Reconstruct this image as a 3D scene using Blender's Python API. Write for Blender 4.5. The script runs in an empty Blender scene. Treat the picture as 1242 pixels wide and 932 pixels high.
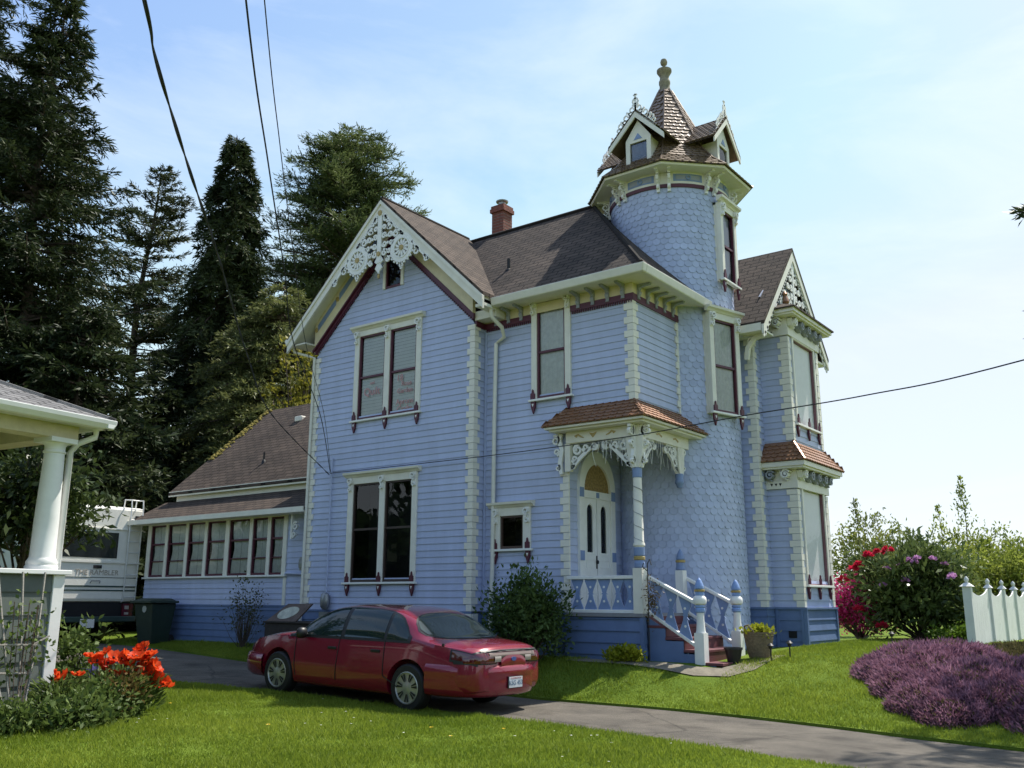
import bpy, bmesh, math, random
import numpy as np
from mathutils import Matrix, Vector

# ------------------------------------------------------------------ camera, sky, sun, exposure
SC = bpy.context.scene
COL = SC.collection
yaw, pit, rol = math.radians(-37.0746), math.radians(13.2028), math.radians(.26499)
fw = Vector((math.sin(yaw)*math.cos(pit), math.cos(yaw)*math.cos(pit), math.sin(pit)))
rt = fw.cross(Vector((0, 0, 1))).normalized(); up = rt.cross(fw)
r2 = math.cos(rol)*rt + math.sin(rol)*up; u2 = -math.sin(rol)*rt + math.cos(rol)*up
cd = bpy.data.cameras.new('camera'); cam = bpy.data.objects.new('camera', cd); COL.objects.link(cam)
M = Matrix((r2, u2, -fw)).transposed().to_4x4(); M.translation = Vector((0, 0, 1.5)); cam.matrix_world = M
cd.sensor_width = 36; cd.lens = 32.498; cd.clip_end = 2000; cd.clip_start = .05
SC.camera = cam
SUN_AZ, SUN_EL = math.radians(16), math.radians(58)      # azimuth from +Y towards +X
W = bpy.data.worlds.new('World'); SC.world = W; W.use_nodes = True
nt = W.node_tree; nt.nodes.clear()
wo = nt.nodes.new('ShaderNodeOutputWorld'); bg = nt.nodes.new('ShaderNodeBackground')
sky = nt.nodes.new('ShaderNodeTexSky'); sky.sky_type = 'NISHITA'; sky.sun_disc = False
sky.sun_elevation = SUN_EL; sky.sun_rotation = SUN_AZ
sky.air_density = 1.0; sky.dust_density = .6; sky.ozone_density = 1.0
# thin high cloud veil: procedural noise on the sky direction
tc = nt.nodes.new('ShaderNodeTexCoord'); mp = nt.nodes.new('ShaderNodeMapping'); mp.inputs['Scale'].default_value = (1.6, 1.6, 5.0)
mp.inputs['Rotation'].default_value = (.25, .1, .6)
nz = nt.nodes.new('ShaderNodeTexNoise'); nz.inputs['Scale'].default_value = 1.6; nz.inputs['Detail'].default_value = 7; nz.inputs['Roughness'].default_value = .6
nz.inputs['Distortion'].default_value = .5
cr = nt.nodes.new('ShaderNodeValToRGB'); cr.color_ramp.elements[0].position = .46; cr.color_ramp.elements[1].position = .90
cr.color_ramp.elements[1].color = (.62, .62, .62, 1)
mx = nt.nodes.new('ShaderNodeMix'); mx.data_type = 'RGBA'; mx.inputs[7].default_value = (4.2, 4.5, 4.7, 1)
nt.links.new(tc.outputs['Generated'], mp.inputs[0]); nt.links.new(mp.outputs[0], nz.inputs['Vector'])
nt.links.new(nz.outputs['Fac'], cr.inputs[0]); nt.links.new(cr.outputs[0], mx.inputs[0])
wb = nt.nodes.new('ShaderNodeMix'); wb.data_type = 'RGBA'; wb.blend_type = 'MULTIPLY'; wb.inputs[0].default_value = 1; wb.inputs[7].default_value = (1.0, .99, .98, 1)
cap = nt.nodes.new('ShaderNodeMix'); cap.data_type = 'RGBA'; cap.blend_type = 'DARKEN'; cap.inputs[0].default_value = .85; cap.inputs[7].default_value = (3.2, 3.45, 3.75, 1)
nt.links.new(sky.outputs[0], wb.inputs[6]); nt.links.new(wb.outputs[2], cap.inputs[6]); nt.links.new(cap.outputs[2], mx.inputs[6]); nt.links.new(mx.outputs[2], bg.inputs[0])
bg.inputs[1].default_value = .15
nt.links.new(bg.outputs[0], wo.inputs[0])
sd = bpy.data.lights.new('sun', 'SUN'); sun = bpy.data.objects.new('sun', sd); COL.objects.link(sun)
sd.energy = 4.0; sd.angle = math.radians(.53); sd.color = (1, .95, .86)
sv = Vector((math.sin(SUN_AZ)*math.cos(SUN_EL), math.cos(SUN_AZ)*math.cos(SUN_EL), math.sin(SUN_EL)))
sun.rotation_mode = 'QUATERNION'; sun.rotation_quaternion = sv.to_track_quat('Z', 'Y'); sun.location = (0, 0, 60)
SC.view_settings.view_transform = 'Standard'; SC.view_settings.look = 'None'
SC.view_settings.exposure = 0.8; SC.view_settings.gamma = 1
SC.render.engine = 'CYCLES'
cy = SC.cycles; cy.max_bounces = 8; cy.diffuse_bounces = 3; cy.glossy_bounces = 3; cy.transmission_bounces = 4
cy.transparent_max_bounces = 12; cy.use_denoising = True; cy.caustics_reflective = False; cy.caustics_refractive = False

# ------------------------------------------------------------------ helpers
R = math.radians
rnd = random.Random(7)

class Fr:
    """upright plane: origin (x,y), unit direction u along it, outward normal n"""
    def __init__(s, o, u, n):
        s.o, s.u, s.n = o, u, n
    def P(s, u, n, z):
        return (s.o[0]+s.u[0]*u+s.n[0]*n, s.o[1]+s.u[1]*u+s.n[1]*n, z)

class MB:
    def __init__(s):
        s.v = []; s.f = []; s.uv = {}
    def add(s, vs, fs):
        b = len(s.v); s.v += [tuple(p) for p in vs]; s.f += [tuple(i+b for i in f) for f in fs]
        return s
    def face(s, pts, uv=None):
        b = len(s.v); s.v += [tuple(p) for p in pts]; s.f.append(tuple(range(b, b+len(pts))))
        if uv: s.uv[len(s.f)-1] = uv
        return s
    def hexa(s, p):      # 8 points: bottom 4, top 4
        return s.add(p, [(3, 2, 1, 0), (4, 5, 6, 7), (0, 1, 5, 4), (1, 2, 6, 5), (2, 3, 7, 6), (3, 0, 4, 7)])
    def box(s, x0, x1, y0, y1, z0, z1):
        return s.hexa([(x0, y0, z0), (x1, y0, z0), (x1, y1, z0), (x0, y1, z0), (x0, y0, z1), (x1, y0, z1), (x1, y1, z1), (x0, y1, z1)])
    def fbox(s, F, u0, u1, n0, n1, z0, z1):
        return s.hexa([F.P(u0, n0, z0), F.P(u1, n0, z0), F.P(u1, n1, z0), F.P(u0, n1, z0), F.P(u0, n0, z1), F.P(u1, n0, z1), F.P(u1, n1, z1), F.P(u0, n1, z1)])
    def prism(s, pts, vec):
        n = len(pts); q = [tuple(np.add(p, vec)) for p in pts]
        return s.add(list(pts)+q, [tuple(range(n-1, -1, -1)), tuple(range(n, 2*n))]+[(i, (i+1) % n, n+(i+1) % n, n+i) for i in range(n)])
    def fpoly(s, F, pts, n0, n1):
        return s.prism([F.P(u, n0, z) for u, z in pts], (F.n[0]*(n1-n0), F.n[1]*(n1-n0), 0))
    def ribbon(s, F, pts, w, n0, n1, closed=False):
        """flat sawn strip following a (u,z) line"""
        k = len(pts); a = np.array(pts, float); vs = []
        for i in range(k):
            p = a[(i-1) % k] if (i > 0 or closed) else a[i]; q = a[(i+1) % k] if (i < k-1 or closed) else a[i]
            t = q-p; t = t/(np.hypot(*t)+1e-9); nn = np.array((-t[1], t[0]))
            ww = w[i] if hasattr(w, '__len__') else w
            L, Rr = a[i]+nn*ww/2, a[i]-nn*ww/2
            vs += [F.P(L[0], n0, L[1]), F.P(Rr[0], n0, Rr[1]), F.P(Rr[0], n1, Rr[1]), F.P(L[0], n1, L[1])]
        fs = []
        for i in range(k if closed else k-1):
            b, c = 4*i, 4*((i+1) % k)
            fs += [(b+j, b+(j+1) % 4, c+(j+1) % 4, c+j) for j in range(4)]
        if not closed:
            fs += [(0, 1, 2, 3), (4*k-4, 4*k-3, 4*k-2, 4*k-1)]
        return s.add(vs, fs)
    def ring(s, F, u, z, r, w, n0, n1, seg=18):
        return s.ribbon(F, [(u+r*math.cos(2*math.pi*i/seg), z+r*math.sin(2*math.pi*i/seg)) for i in range(seg)], w, n0, n1, True)
    def disc(s, F, u, z, r, n0, n1, seg=14, sz=1):
        return s.fpoly(F, [(u+r*math.cos(2*math.pi*i/seg), z+sz*r*math.sin(2*math.pi*i/seg)) for i in range(seg)], n0, n1)
    def spiral(s, F, u, z, r0, r1, a0, turns, w, n0, n1, flip=1, seg=9):
        n = max(6, int(abs(turns)*seg))
        pts = []
        for i in range(n+1):
            t = i/n; a = a0+turns*2*math.pi*t; r = r0+(r1-r0)*t
            pts.append((u+flip*r*math.cos(a), z+r*math.sin(a)))
        return s.ribbon(F, pts, [w*(1.1-.5*i/n) for i in range(n+1)], n0, n1)
    def tube(s, path, r, n=8, cap=True):
        P = [Vector(p) for p in path]; vs = []; fs = []; k = len(P)
        side = None
        for i in range(k):
            t = (P[min(i+1, k-1)]-P[max(i-1, 0)]).normalized()
            if side is None: side = t.orthogonal().normalized()
            side = (side-t*side.dot(t)).normalized(); b = t.cross(side)
            rr = r[i] if hasattr(r, '__len__') else r
            vs += [tuple(P[i]+(side*math.cos(2*math.pi*j/n)+b*math.sin(2*math.pi*j/n))*rr) for j in range(n)]
        for i in range(k-1):
            fs += [(i*n+j, i*n+(j+1) % n, (i+1)*n+(j+1) % n, (i+1)*n+j) for j in range(n)]
        if cap: fs += [tuple(range(n-1, -1, -1)), tuple(range((k-1)*n, k*n))]
        return s.add(vs, fs)
    def lathe(s, cx, cy, prof, n=20, a0=0, sx=1, sy=1):
        vs = []; fs = []; k = len(prof)
        for r, z in prof:
            vs += [(cx+sx*r*math.cos(a0+2*math.pi*j/n), cy+sy*r*math.sin(a0+2*math.pi*j/n), z) for j in range(n)]
        for i in range(k-1):
            fs += [(i*n+j, i*n+(j+1) % n, (i+1)*n+(j+1) % n, (i+1)*n+j) for j in range(n)]
        fs += [tuple(range(n-1, -1, -1)), tuple(range((k-1)*n, k*n))]
        return s.add(vs, fs)
    def cyl(s, p0, p1, r, n=12):
        return s.tube([p0, p1], r, n)
    def build(s, name, m, parent=None, smooth=None, bevel=0, recalc=True):
        me = bpy.data.meshes.new(name); me.from_pydata(s.v, [], s.f)
        if s.uv:
            L = me.uv_layers.new(name='UVMap')
            for pi, p in enumerate(me.polygons):
                q = s.uv.get(pi)
                if q:
                    for k, li in enumerate(p.loop_indices): L.data[li].uv = q[k]
        if recalc and not s.uv:
            bm = bmesh.new(); bm.from_mesh(me); bmesh.ops.recalc_face_normals(bm, faces=bm.faces); bm.to_mesh(me); bm.free()
        if smooth:
            me.polygons.foreach_set('use_smooth', [True]*len(me.polygons)); me.set_sharp_from_angle(angle=R(smooth))
        o = link(name, me, m, parent)
        if bevel:
            b = o.modifiers.new('bevel', 'BEVEL'); b.width = bevel; b.segments = 2; b.limit_method = 'ANGLE'; b.angle_limit = R(40)
        return o

# parts are modelled in world coordinates; a part's inverse undoes its root's place, a sub-part's parent already sits at identity
def link(name, data, m=None, parent=None):
    o = bpy.data.objects.new(name, data); COL.objects.link(o)
    if m is not None: data.materials.append(m)
    if parent is not None:
        o.parent = parent
        if parent.type == 'EMPTY': o.matrix_parent_inverse = Matrix.Translation(-Vector(parent.location))
    return o
def thing(name, label, cat, loc, group=None):
    o = bpy.data.objects.new(name, None); COL.objects.link(o); o.location = loc; o.empty_display_size = .2
    return tag(o, label, cat, group)
def tag(o, label, cat=None, group=None):
    o['label'] = label
    if cat: o['category'] = cat
    if group: o['group'] = group
    return o
def kind(o, k):
    o['kind'] = k; return o
def copy_tree(o, parent=None):
    c = o.copy(); COL.objects.link(c)
    if parent is not None: c.parent = parent; c.matrix_parent_inverse = o.matrix_parent_inverse
    for ch in list(o.children): copy_tree(ch, c)
    return c
def text(name, body, size, X, Y, pos, m, parent, depth=.003):
    c = bpy.data.curves.new(name, 'FONT'); c.body = body; c.size = size; c.extrude = depth; c.align_x = 'CENTER'; c.align_y = 'CENTER'
    o = link(name, c, m, parent)
    X, Y = Vector(X).normalized(), Vector(Y).normalized(); Z = X.cross(Y)
    mm = Matrix((X, Y, Z)).transposed().to_4x4(); mm.translation = Vector(pos)
    o.matrix_basis = mm
    return o

# ------------------------------------------------------------------ materials
def mat(name, col, rough=.6, var=.12, scale=6, bump=0, bscale=60, metal=0, spec=.5, coat=0, dirt=None, stretch=None, island=0):
    m = bpy.data.materials.new(name); m.use_nodes = True; t = m.node_tree; b = t.nodes['Principled BSDF']
    b.inputs['Roughness'].default_value = rough; b.inputs['Metallic'].default_value = metal; b.inputs['Specular IOR Level'].default_value = spec
    b.inputs['Coat Weight'].default_value = coat; b.inputs['Coat Roughness'].default_value = .05
    tcn = t.nodes.new('ShaderNodeTexCoord')
    n = t.nodes.new('ShaderNodeTexNoise'); n.inputs['Scale'].default_value = scale; n.inputs['Detail'].default_value = 5; n.inputs['Roughness'].default_value = .65
    if stretch:
        mpn = t.nodes.new('ShaderNodeMapping'); mpn.inputs['Scale'].default_value = stretch
        t.links.new(tcn.outputs['Object'], mpn.inputs[0]); t.links.new(mpn.outputs[0], n.inputs['Vector'])
    else: t.links.new(tcn.outputs['Object'], n.inputs['Vector'])
    r = t.nodes.new('ShaderNodeValToRGB'); r.color_ramp.elements[0].position = .3; r.color_ramp.elements[1].position = .7
    lo = tuple(c*(1-var) for c in col) if dirt is None else dirt
    r.color_ramp.elements[0].color = (*lo, 1); r.color_ramp.elements[1].color = (*[min(1, c*(1+var)) for c in col], 1)
    t.links.new(n.outputs['Fac'], r.inputs[0]); t.links.new(r.outputs[0], b.inputs['Base Color'])
    if island:                                # every board or scale weathers a little differently
        gi = t.nodes.new('ShaderNodeNewGeometry'); mr = t.nodes.new('ShaderNodeMapRange'); mr.inputs[3].default_value = 1-island; mr.inputs[4].default_value = 1+island*.6
        vm = t.nodes.new('ShaderNodeVectorMath'); vm.operation = 'SCALE'
        t.links.new(gi.outputs['Random Per Island'], mr.inputs[0]); t.links.new(r.outputs[0], vm.inputs[0]); t.links.new(mr.outputs[0], vm.inputs['Scale']); t.links.new(vm.outputs[0], b.inputs['Base Color'])
    if bump:
        n2 = t.nodes.new('ShaderNodeTexNoise'); n2.inputs['Scale'].default_value = bscale; n2.inputs['Detail'].default_value = 4
        t.links.new(tcn.outputs['Object'], n2.inputs['Vector'])
        bp = t.nodes.new('ShaderNodeBump'); bp.inputs['Strength'].default_value = bump; bp.inputs['Distance'].default_value = .02
        t.links.new(n2.outputs['Fac'], bp.inputs['Height']); t.links.new(bp.outputs[0], b.inputs['Normal'])
    return m
def leafmat(name, c0, c1, trans=.35, scale=.9, rough=.5, spec=.2):
    m = bpy.data.materials.new(name); m.use_nodes = True; t = m.node_tree; t.nodes.clear()
    out = t.nodes.new('ShaderNodeOutputMaterial'); geo = t.nodes.new('ShaderNodeNewGeometry'); tcn = t.nodes.new('ShaderNodeTexCoord')
    n = t.nodes.new('ShaderNodeTexNoise'); n.inputs['Scale'].default_value = scale; n.inputs['Detail'].default_value = 3
    t.links.new(tcn.outputs['Object'], n.inputs['Vector'])
    ad = t.nodes.new('ShaderNodeMath'); ad.operation = 'MULTIPLY_ADD'; ad.inputs[1].default_value = .55
    t.links.new(geo.outputs['Random Per Island'], ad.inputs[0])
    sb = t.nodes.new('ShaderNodeMath'); sb.operation = 'MULTIPLY_ADD'; sb.inputs[1].default_value = 1.6; sb.inputs[2].default_value = -.6
    t.links.new(n.outputs['Fac'], sb.inputs[0]); t.links.new(sb.outputs[0], ad.inputs[2])
    r = t.nodes.new('ShaderNodeValToRGB'); r.color_ramp.elements[0].color = (*c0, 1); r.color_ramp.elements[1].color = (*c1, 1)
    t.links.new(ad.outputs[0], r.inputs[0])
    pb = t.nodes.new('ShaderNodeBsdfPrincipled'); pb.inputs['Roughness'].default_value = rough; pb.inputs['Specular IOR Level'].default_value = spec
    tr = t.nodes.new('ShaderNodeBsdfTranslucent'); ms = t.nodes.new('ShaderNodeMixShader'); ms.inputs[0].default_value = trans
    t.links.new(r.outputs[0], pb.inputs['Base Color']); t.links.new(r.outputs[0], tr.inputs['Color'])
    t.links.new(pb.outputs[0], ms.inputs[1]); t.links.new(tr.outputs[0], ms.inputs[2]); t.links.new(ms.outputs[0], out.inputs[0])
    return m
def glassmat(name, tint=(.93, .95, .95), boost=1.0):
    m = bpy.data.materials.new(name); m.use_nodes = True; t = m.node_tree; t.nodes.clear()
    out = t.nodes.new('ShaderNodeOutputMaterial'); fr = t.nodes.new('ShaderNodeFresnel'); fr.inputs[0].default_value = 1.52
    mu = t.nodes.new('ShaderNodeMath'); mu.operation = 'MULTIPLY'; mu.use_clamp = True; mu.inputs[1].default_value = boost
    g = t.nodes.new('ShaderNodeBsdfGlossy'); g.inputs['Roughness'].default_value = .015; tr = t.nodes.new('ShaderNodeBsdfTransparent'); tr.inputs[0].default_value = (*tint, 1)
    tcn = t.nodes.new('ShaderNodeTexCoord'); n = t.nodes.new('ShaderNodeTexNoise'); n.inputs['Scale'].default_value = 1.3
    bp = t.nodes.new('ShaderNodeBump'); bp.inputs['Strength'].default_value = .04; bp.inputs['Distance'].default_value = .3
    t.links.new(tcn.outputs['Object'], n.inputs['Vector']); t.links.new(n.outputs['Fac'], bp.inputs['Height']); t.links.new(bp.outputs[0], g.inputs['Normal'])
    ms = t.nodes.new('ShaderNodeMixShader'); t.links.new(fr.outputs[0], mu.inputs[0]); t.links.new(mu.outputs[0], ms.inputs[0])
    t.links.new(tr.outputs[0], ms.inputs[1]); t.links.new(g.outputs[0], ms.inputs[2]); t.links.new(ms.outputs[0], out.inputs[0])
    return m
def shinglemat(name, c1, c2, gap, bw=.3, rh=.14, rough=.9, mossy=None):
    m = bpy.data.materials.new(name); m.use_nodes = True; t = m.node_tree; b = t.nodes['Principled BSDF']; b.inputs['Roughness'].default_value = rough
    b.inputs['Specular IOR Level'].default_value = .25
    uv = t.nodes.new('ShaderNodeTexCoord'); br = t.nodes.new('ShaderNodeTexBrick')
    br.inputs['Scale'].default_value = 1; br.inputs['Brick Width'].default_value = bw; br.inputs['Row Height'].default_value = rh; br.inputs['Mortar Size'].default_value = .016
    br.inputs['Mortar Smooth'].default_value = .3; br.inputs['Bias'].default_value = -.1
    br.inputs['Color1'].default_value = (*c1, 1); br.inputs['Color2'].default_value = (*c2, 1); br.inputs['Mortar'].default_value = (*gap, 1)
    t.links.new(uv.outputs['UV'], br.inputs['Vector'])
    n = t.nodes.new('ShaderNodeTexNoise'); n.inputs['Scale'].default_value = 1.1; n.inputs['Detail'].default_value = 8; n.inputs['Roughness'].default_value = .7
    t.links.new(uv.outputs['Object'], n.inputs['Vector'])
    r = t.nodes.new('ShaderNodeValToRGB'); r.color_ramp.elements[0].position = .3; r.color_ramp.elements[0].color = (.6, .6, .6, 1); r.color_ramp.elements[1].position = .72; r.color_ramp.elements[1].color = (1.3, 1.25, 1.2, 1)
    t.links.new(n.outputs['Fac'], r.inputs[0])
    mu = t.nodes.new('ShaderNodeMix'); mu.data_type = 'RGBA'; mu.blend_type = 'MULTIPLY'; mu.inputs[0].default_value = 1
    t.links.new(br.outputs['Color'], mu.inputs[6]); t.links.new(r.outputs[0], mu.inputs[7]); last = mu.outputs[2]
    t.links.new(last, b.inputs['Base Color'])
    n3 = t.nodes.new('ShaderNodeTexNoise'); n3.inputs['Scale'].default_value = 90; t.links.new(uv.outputs['Object'], n3.inputs['Vector'])
    ad = t.nodes.new('ShaderNodeMath'); ad.operation = 'MULTIPLY_ADD'; ad.inputs[1].default_value = -1.2; t.links.new(br.outputs['Fac'], ad.inputs[0]); t.links.new(n3.outputs['Fac'], ad.inputs[2])
    bp = t.nodes.new('ShaderNodeBump'); bp.inputs['Strength'].default_value = .7; bp.inputs['Distance'].default_value = .02
    t.links.new(ad.outputs[0], bp.inputs['Height']); t.links.new(bp.outputs[0], b.inputs['Normal'])
    return m

BLUE = mat('blue_siding_paint', (.445, .495, .68), .5, .08, 1.6, .06, 120, stretch=(2.2, 2.2, .35), island=.06)
BLUE2 = mat('blue_shingle_paint', (.45, .505, .685), .42, .08, 1.8, stretch=(1.8, 1.8, .4), island=.12)
DBLUE = mat('dark_blue_base_paint', (.12, .18, .33), .5, .12, 3)
MBLUE = mat('mid_blue_trim_paint', (.20, .28, .48), .5, .1, 5)
CREAM = mat('cream_trim_paint', (.77, .74, .65), .5, .07, 4)
YCREAM = mat('yellowish_frieze_paint', (.70, .61, .40), .5, .08, 4)
WHITE = mat('white_trim_paint', (.82, .81, .77), .45, .05, 5)
MAROON = mat('maroon_paint', (.085, .012, .03), .45, .15, 6)
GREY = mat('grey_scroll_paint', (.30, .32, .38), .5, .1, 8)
GOLD = mat('gold_ornament', (.42, .30, .10), .45, .2, 20)
TREAD = mat('maroon_step_paint', (.14, .045, .052), .55, .25, 8)
ROOF = shinglemat('brown_asphalt_shingle', (.105, .082, .068), (.070, .056, .048), (.02, .016, .014), .34, .15)
ROOFL = shinglemat('weathered_brown_shingle', (.108, .083, .067), (.075, .058, .049), (.028, .021, .018), .34, .15)
ROOFG = shinglemat('grey_composition_shingle', (.22, .22, .225), (.15, .15, .155), (.05, .05, .05), .3, .13)
TOWERTILE = mat('brown_metal_tile', (.21, .15, .105), .38, .35, 9, 0, 60, .25)
COPPER = mat('copper_tile', (.31, .16, .092), .38, .25, 9, 0, 60, .35)
BRICK = mat('red_brick', (.20, .065, .045), .85, .35, 14, .5, 40)
MORTAR = mat('brick_mortar', (.22, .19, .16), .9)
DARK = mat('dark_interior', (.012, .012, .014), .9, .2)
GUTTER = mat('gutter_enamel', (.72, .70, .62), .35, .06)
GLASS = glassmat('window_glass')
GLASSB = glassmat('bright_bay_glass', (.99, .99, .99), .45)
SHADE = mat('white_roller_shade', (.90, .91, .92), .8, .03)
CURTAIN = mat('white_lace_curtain', (.85, .85, .82), .9, .12, 12, .5, 18)
BLIND = mat('pale_window_blind', (.86, .89, .86), .7, .05)
REDINK = mat('red_marker_lettering', (.58, .30, .30), .6)
METALG = mat('grey_metal', (.30, .31, .32), .4, .1, 8, 0, 60, .6)
STONE = mat('concrete', (.33, .31, .28), .9, .2, 8, .3, 60)
BLACK = mat('black_rubber', (.012, .012, .013), .6, .2)
GRASSG = None
# ------------------------------------------------------------------ ground, driveway
EX = np.array([-300, -60, -40, -25.9, -20.7, -18.3, -16.5, -14, -10.5, -8.1, -6.7, -5.4, -4.2, -3.1, -1.9, 5, 20, 300.])
EY = np.array([18, 17, 15.5, 13.95, 13.25, 13.0, 12.8, 12.6, 12.45, 12.44, 12.45, 12.28, 12.02, 11.68, 11.42, 10.4, 8.8, 0.])
NX = np.array([-300, -60, -40, -25, -16.2, -14.2, -12.5, -9.3, -7.85, -6.45, -5.19, -4.13, -3.14, 5, 20, 300.])
NY = np.array([12, 11, 10, 9.35, 9.3, 9.35, 9.75, 10.05, 10.04, 9.86, 9.6, 9.36, 9.12, 7.2, 4, -20.])
def far_edge(x): return np.interp(x, EX, EY)
def near_edge(x): return np.interp(x, NX, NY)
def sstep(t):
    t = np.clip(t, 0, 1); return t*t*(3-2*t)
def drive_z(x): return np.clip(.03*(-9.2-x), -.01, .36)
def ground_z(x, y):
    x = np.asarray(x, float); y = np.asarray(y, float)
    e, n, zd = far_edge(x), near_edge(x), drive_z(x)
    T = .52+.18*sstep((y-14)/4)*sstep((x+9)/3)
    L = 1.5+2.8*sstep((x+8)/3.5)
    back = zd+.035+(T-zd-.035)*sstep((y-e)/L)
    front = zd+.035-.012*np.clip(n-y, 0, 30)+.02*np.sin(x*.9)*np.sin(y*.7)*sstep((n-y)/2)
    return np.where(y > e, back, np.where(y < n, front, zd-.05))
GROUNDM = bpy.data.materials.new('lawn_soil_and_grass'); GROUNDM.use_nodes = True
t = GROUNDM.node_tree; b = t.nodes['Principled BSDF']; b.inputs['Roughness'].default_value = .95; b.inputs['Specular IOR Level'].default_value = .1
tcn = t.nodes.new('ShaderNodeTexCoord'); n1 = t.nodes.new('ShaderNodeTexNoise'); n1.inputs['Scale'].default_value = .55; n1.inputs['Detail'].default_value = 8; n1.inputs['Roughness'].default_value = .7
rr = t.nodes.new('ShaderNodeValToRGB'); rr.color_ramp.elements[0].position = .35; rr.color_ramp.elements[0].color = (.085, .14, .015, 1); rr.color_ramp.elements[1].position = .7; rr.color_ramp.elements[1].color = (.17, .23, .03, 1)
t.links.new(tcn.outputs['Object'], n1.inputs['Vector']); t.links.new(n1.outputs['Fac'], rr.inputs[0]); t.links.new(rr.outputs[0], b.inputs['Base Color'])
n2 = t.nodes.new('ShaderNodeTexNoise'); n2.inputs['Scale'].default_value = 45; n2.inputs['Detail'].default_value = 6
bp = t.nodes.new('ShaderNodeBump'); bp.inputs['Strength'].default_value = .8; bp.inputs['Distance'].default_value = .04
t.links.new(tcn.outputs['Object'], n2.inputs['Vector']); t.links.new(n2.outputs['Fac'], bp.inputs['Height']); t.links.new(bp.outputs[0], b.inputs['Normal'])
xs = np.unique(np.concatenate([np.array([-300, -200, -120, -80, -60]), np.arange(-50, 10, .5), np.array([10, 14, 20, 30, 50, 90, 150, 300])]))
fo = [-120, -60, -30, -16, -11, -9, -7.5, -6, -5, -4, -3.2, -2.4, -1.6, -1, -.5, -.2, -.001]
bo = [.001, .12, .3, .5, .8, 1.1, 1.5, 2, 2.6, 3.3, 4.2, 5.2, 6.5, 8, 10, 13, 18, 28, 50, 100, 200, 400, 700]
V = []; NR = len(fo)+2+len(bo)
for x in xs:
    e, n = float(far_edge(x)), float(near_edge(x))
    ys = [n+k for k in fo]+[n+.01, e-.01]+[e+k for k in bo]
    V += [(x, y, float(ground_z(x, y))) for y in ys]
Fc = [(i*NR+j, (i+1)*NR+j, (i+1)*NR+j+1, i*NR+j+1) for i in range(len(xs)-1) for j in range(NR-1)]
g = MB(); g.add(V, Fc); kind(g.build('lawn', GROUNDM, smooth=60), 'structure')
ASPH = mat('grey_asphalt', (.108, .094, .076), .9, .40, 1.3, .6, 220)
t = ASPH.node_tree                                        # grit and two worn wheel tracks
vo = t.nodes.new('ShaderNodeTexNoise'); vo.inputs['Scale'].default_value = 130; vo.inputs['Detail'].default_value = 2
rp = t.nodes.new('ShaderNodeValToRGB'); rp.color_ramp.elements[0].position = .35; rp.color_ramp.elements[0].color = (.55, .55, .55, 1); rp.color_ramp.elements[1].position = .68; rp.color_ramp.elements[1].color = (1.5, 1.48, 1.42, 1)
mu = t.nodes.new('ShaderNodeMix'); mu.data_type = 'RGBA'; mu.blend_type = 'MULTIPLY'; mu.inputs[0].default_value = .75
b = t.nodes['Principled BSDF']; src = b.inputs['Base Color'].links[0].from_socket
tcx = [k for k in t.nodes if k.bl_idname == 'ShaderNodeTexCoord'][0]
t.links.new(tcx.outputs['Object'], vo.inputs['Vector']); t.links.new(vo.outputs['Fac'], rp.inputs[0])
t.links.new(src, mu.inputs[6]); t.links.new(rp.outputs[0], mu.inputs[7]); t.links.new(mu.outputs[2], b.inputs['Base Color'])
vz = t.nodes.new('ShaderNodeTexVoronoi'); vz.feature = 'DISTANCE_TO_EDGE'; vz.inputs['Scale'].default_value = .42      # hairline cracks
nd = t.nodes.new('ShaderNodeTexNoise'); nd.inputs['Scale'].default_value = 2.2; nd.inputs['Detail'].default_value = 6; vmx = t.nodes.new('ShaderNodeMix'); vmx.data_type = 'VECTOR'; vmx.inputs[0].default_value = .16
t.links.new(tcx.outputs['Object'], nd.inputs['Vector']); t.links.new(tcx.outputs['Object'], vmx.inputs[4]); t.links.new(nd.outputs['Color'], vmx.inputs[5]); t.links.new(vmx.outputs[1], vz.inputs['Vector'])
cp = t.nodes.new('ShaderNodeValToRGB'); cp.color_ramp.elements[0].position = .001; cp.color_ramp.elements[0].color = (.5, .5, .48, 1); cp.color_ramp.elements[1].position = .007
st = t.nodes.new('ShaderNodeTexNoise'); st.inputs['Scale'].default_value = 1.7; st.inputs['Detail'].default_value = 4; sr = t.nodes.new('ShaderNodeValToRGB'); sr.color_ramp.elements[0].position = .30; sr.color_ramp.elements[0].color = (.62, .6, .58, 1); sr.color_ramp.elements[1].position = .46
t.links.new(tcx.outputs['Object'], st.inputs['Vector']); t.links.new(st.outputs['Fac'], sr.inputs[0]); t.links.new(vz.outputs['Distance'], cp.inputs[0])
m3 = t.nodes.new('ShaderNodeMix'); m3.data_type = 'RGBA'; m3.blend_type = 'MULTIPLY'; m3.inputs[0].default_value = 1; m4 = t.nodes.new('ShaderNodeMix'); m4.data_type = 'RGBA'; m4.blend_type = 'MULTIPLY'; m4.inputs[0].default_value = 1
t.links.new(mu.outputs[2], m3.inputs[6]); t.links.new(cp.outputs[0], m3.inputs[7]); t.links.new(m3.outputs[2], m4.inputs[6]); t.links.new(sr.outputs[0], m4.inputs[7]); t.links.new(m4.outputs[2], b.inputs['Base Color'])
d = MB(); xs2 = np.arange(-48, 12.01, .4); V = []
for x in xs2:
    e, n, z = float(far_edge(x)), float(near_edge(x)), float(drive_z(x))
    wob = .05*math.sin(x*2.1)+.04*math.sin(x*5.3)
    for k in range(7):
        q = k/6; V.append((x, n+.012+(e-n-.024)*q, z+.012*math.sin(q*math.pi)))
d.add(V, [(i*7+j, (i+1)*7+j, (i+1)*7+j+1, i*7+j+1) for i in range(len(xs2)-1) for j in range(6)])
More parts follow.
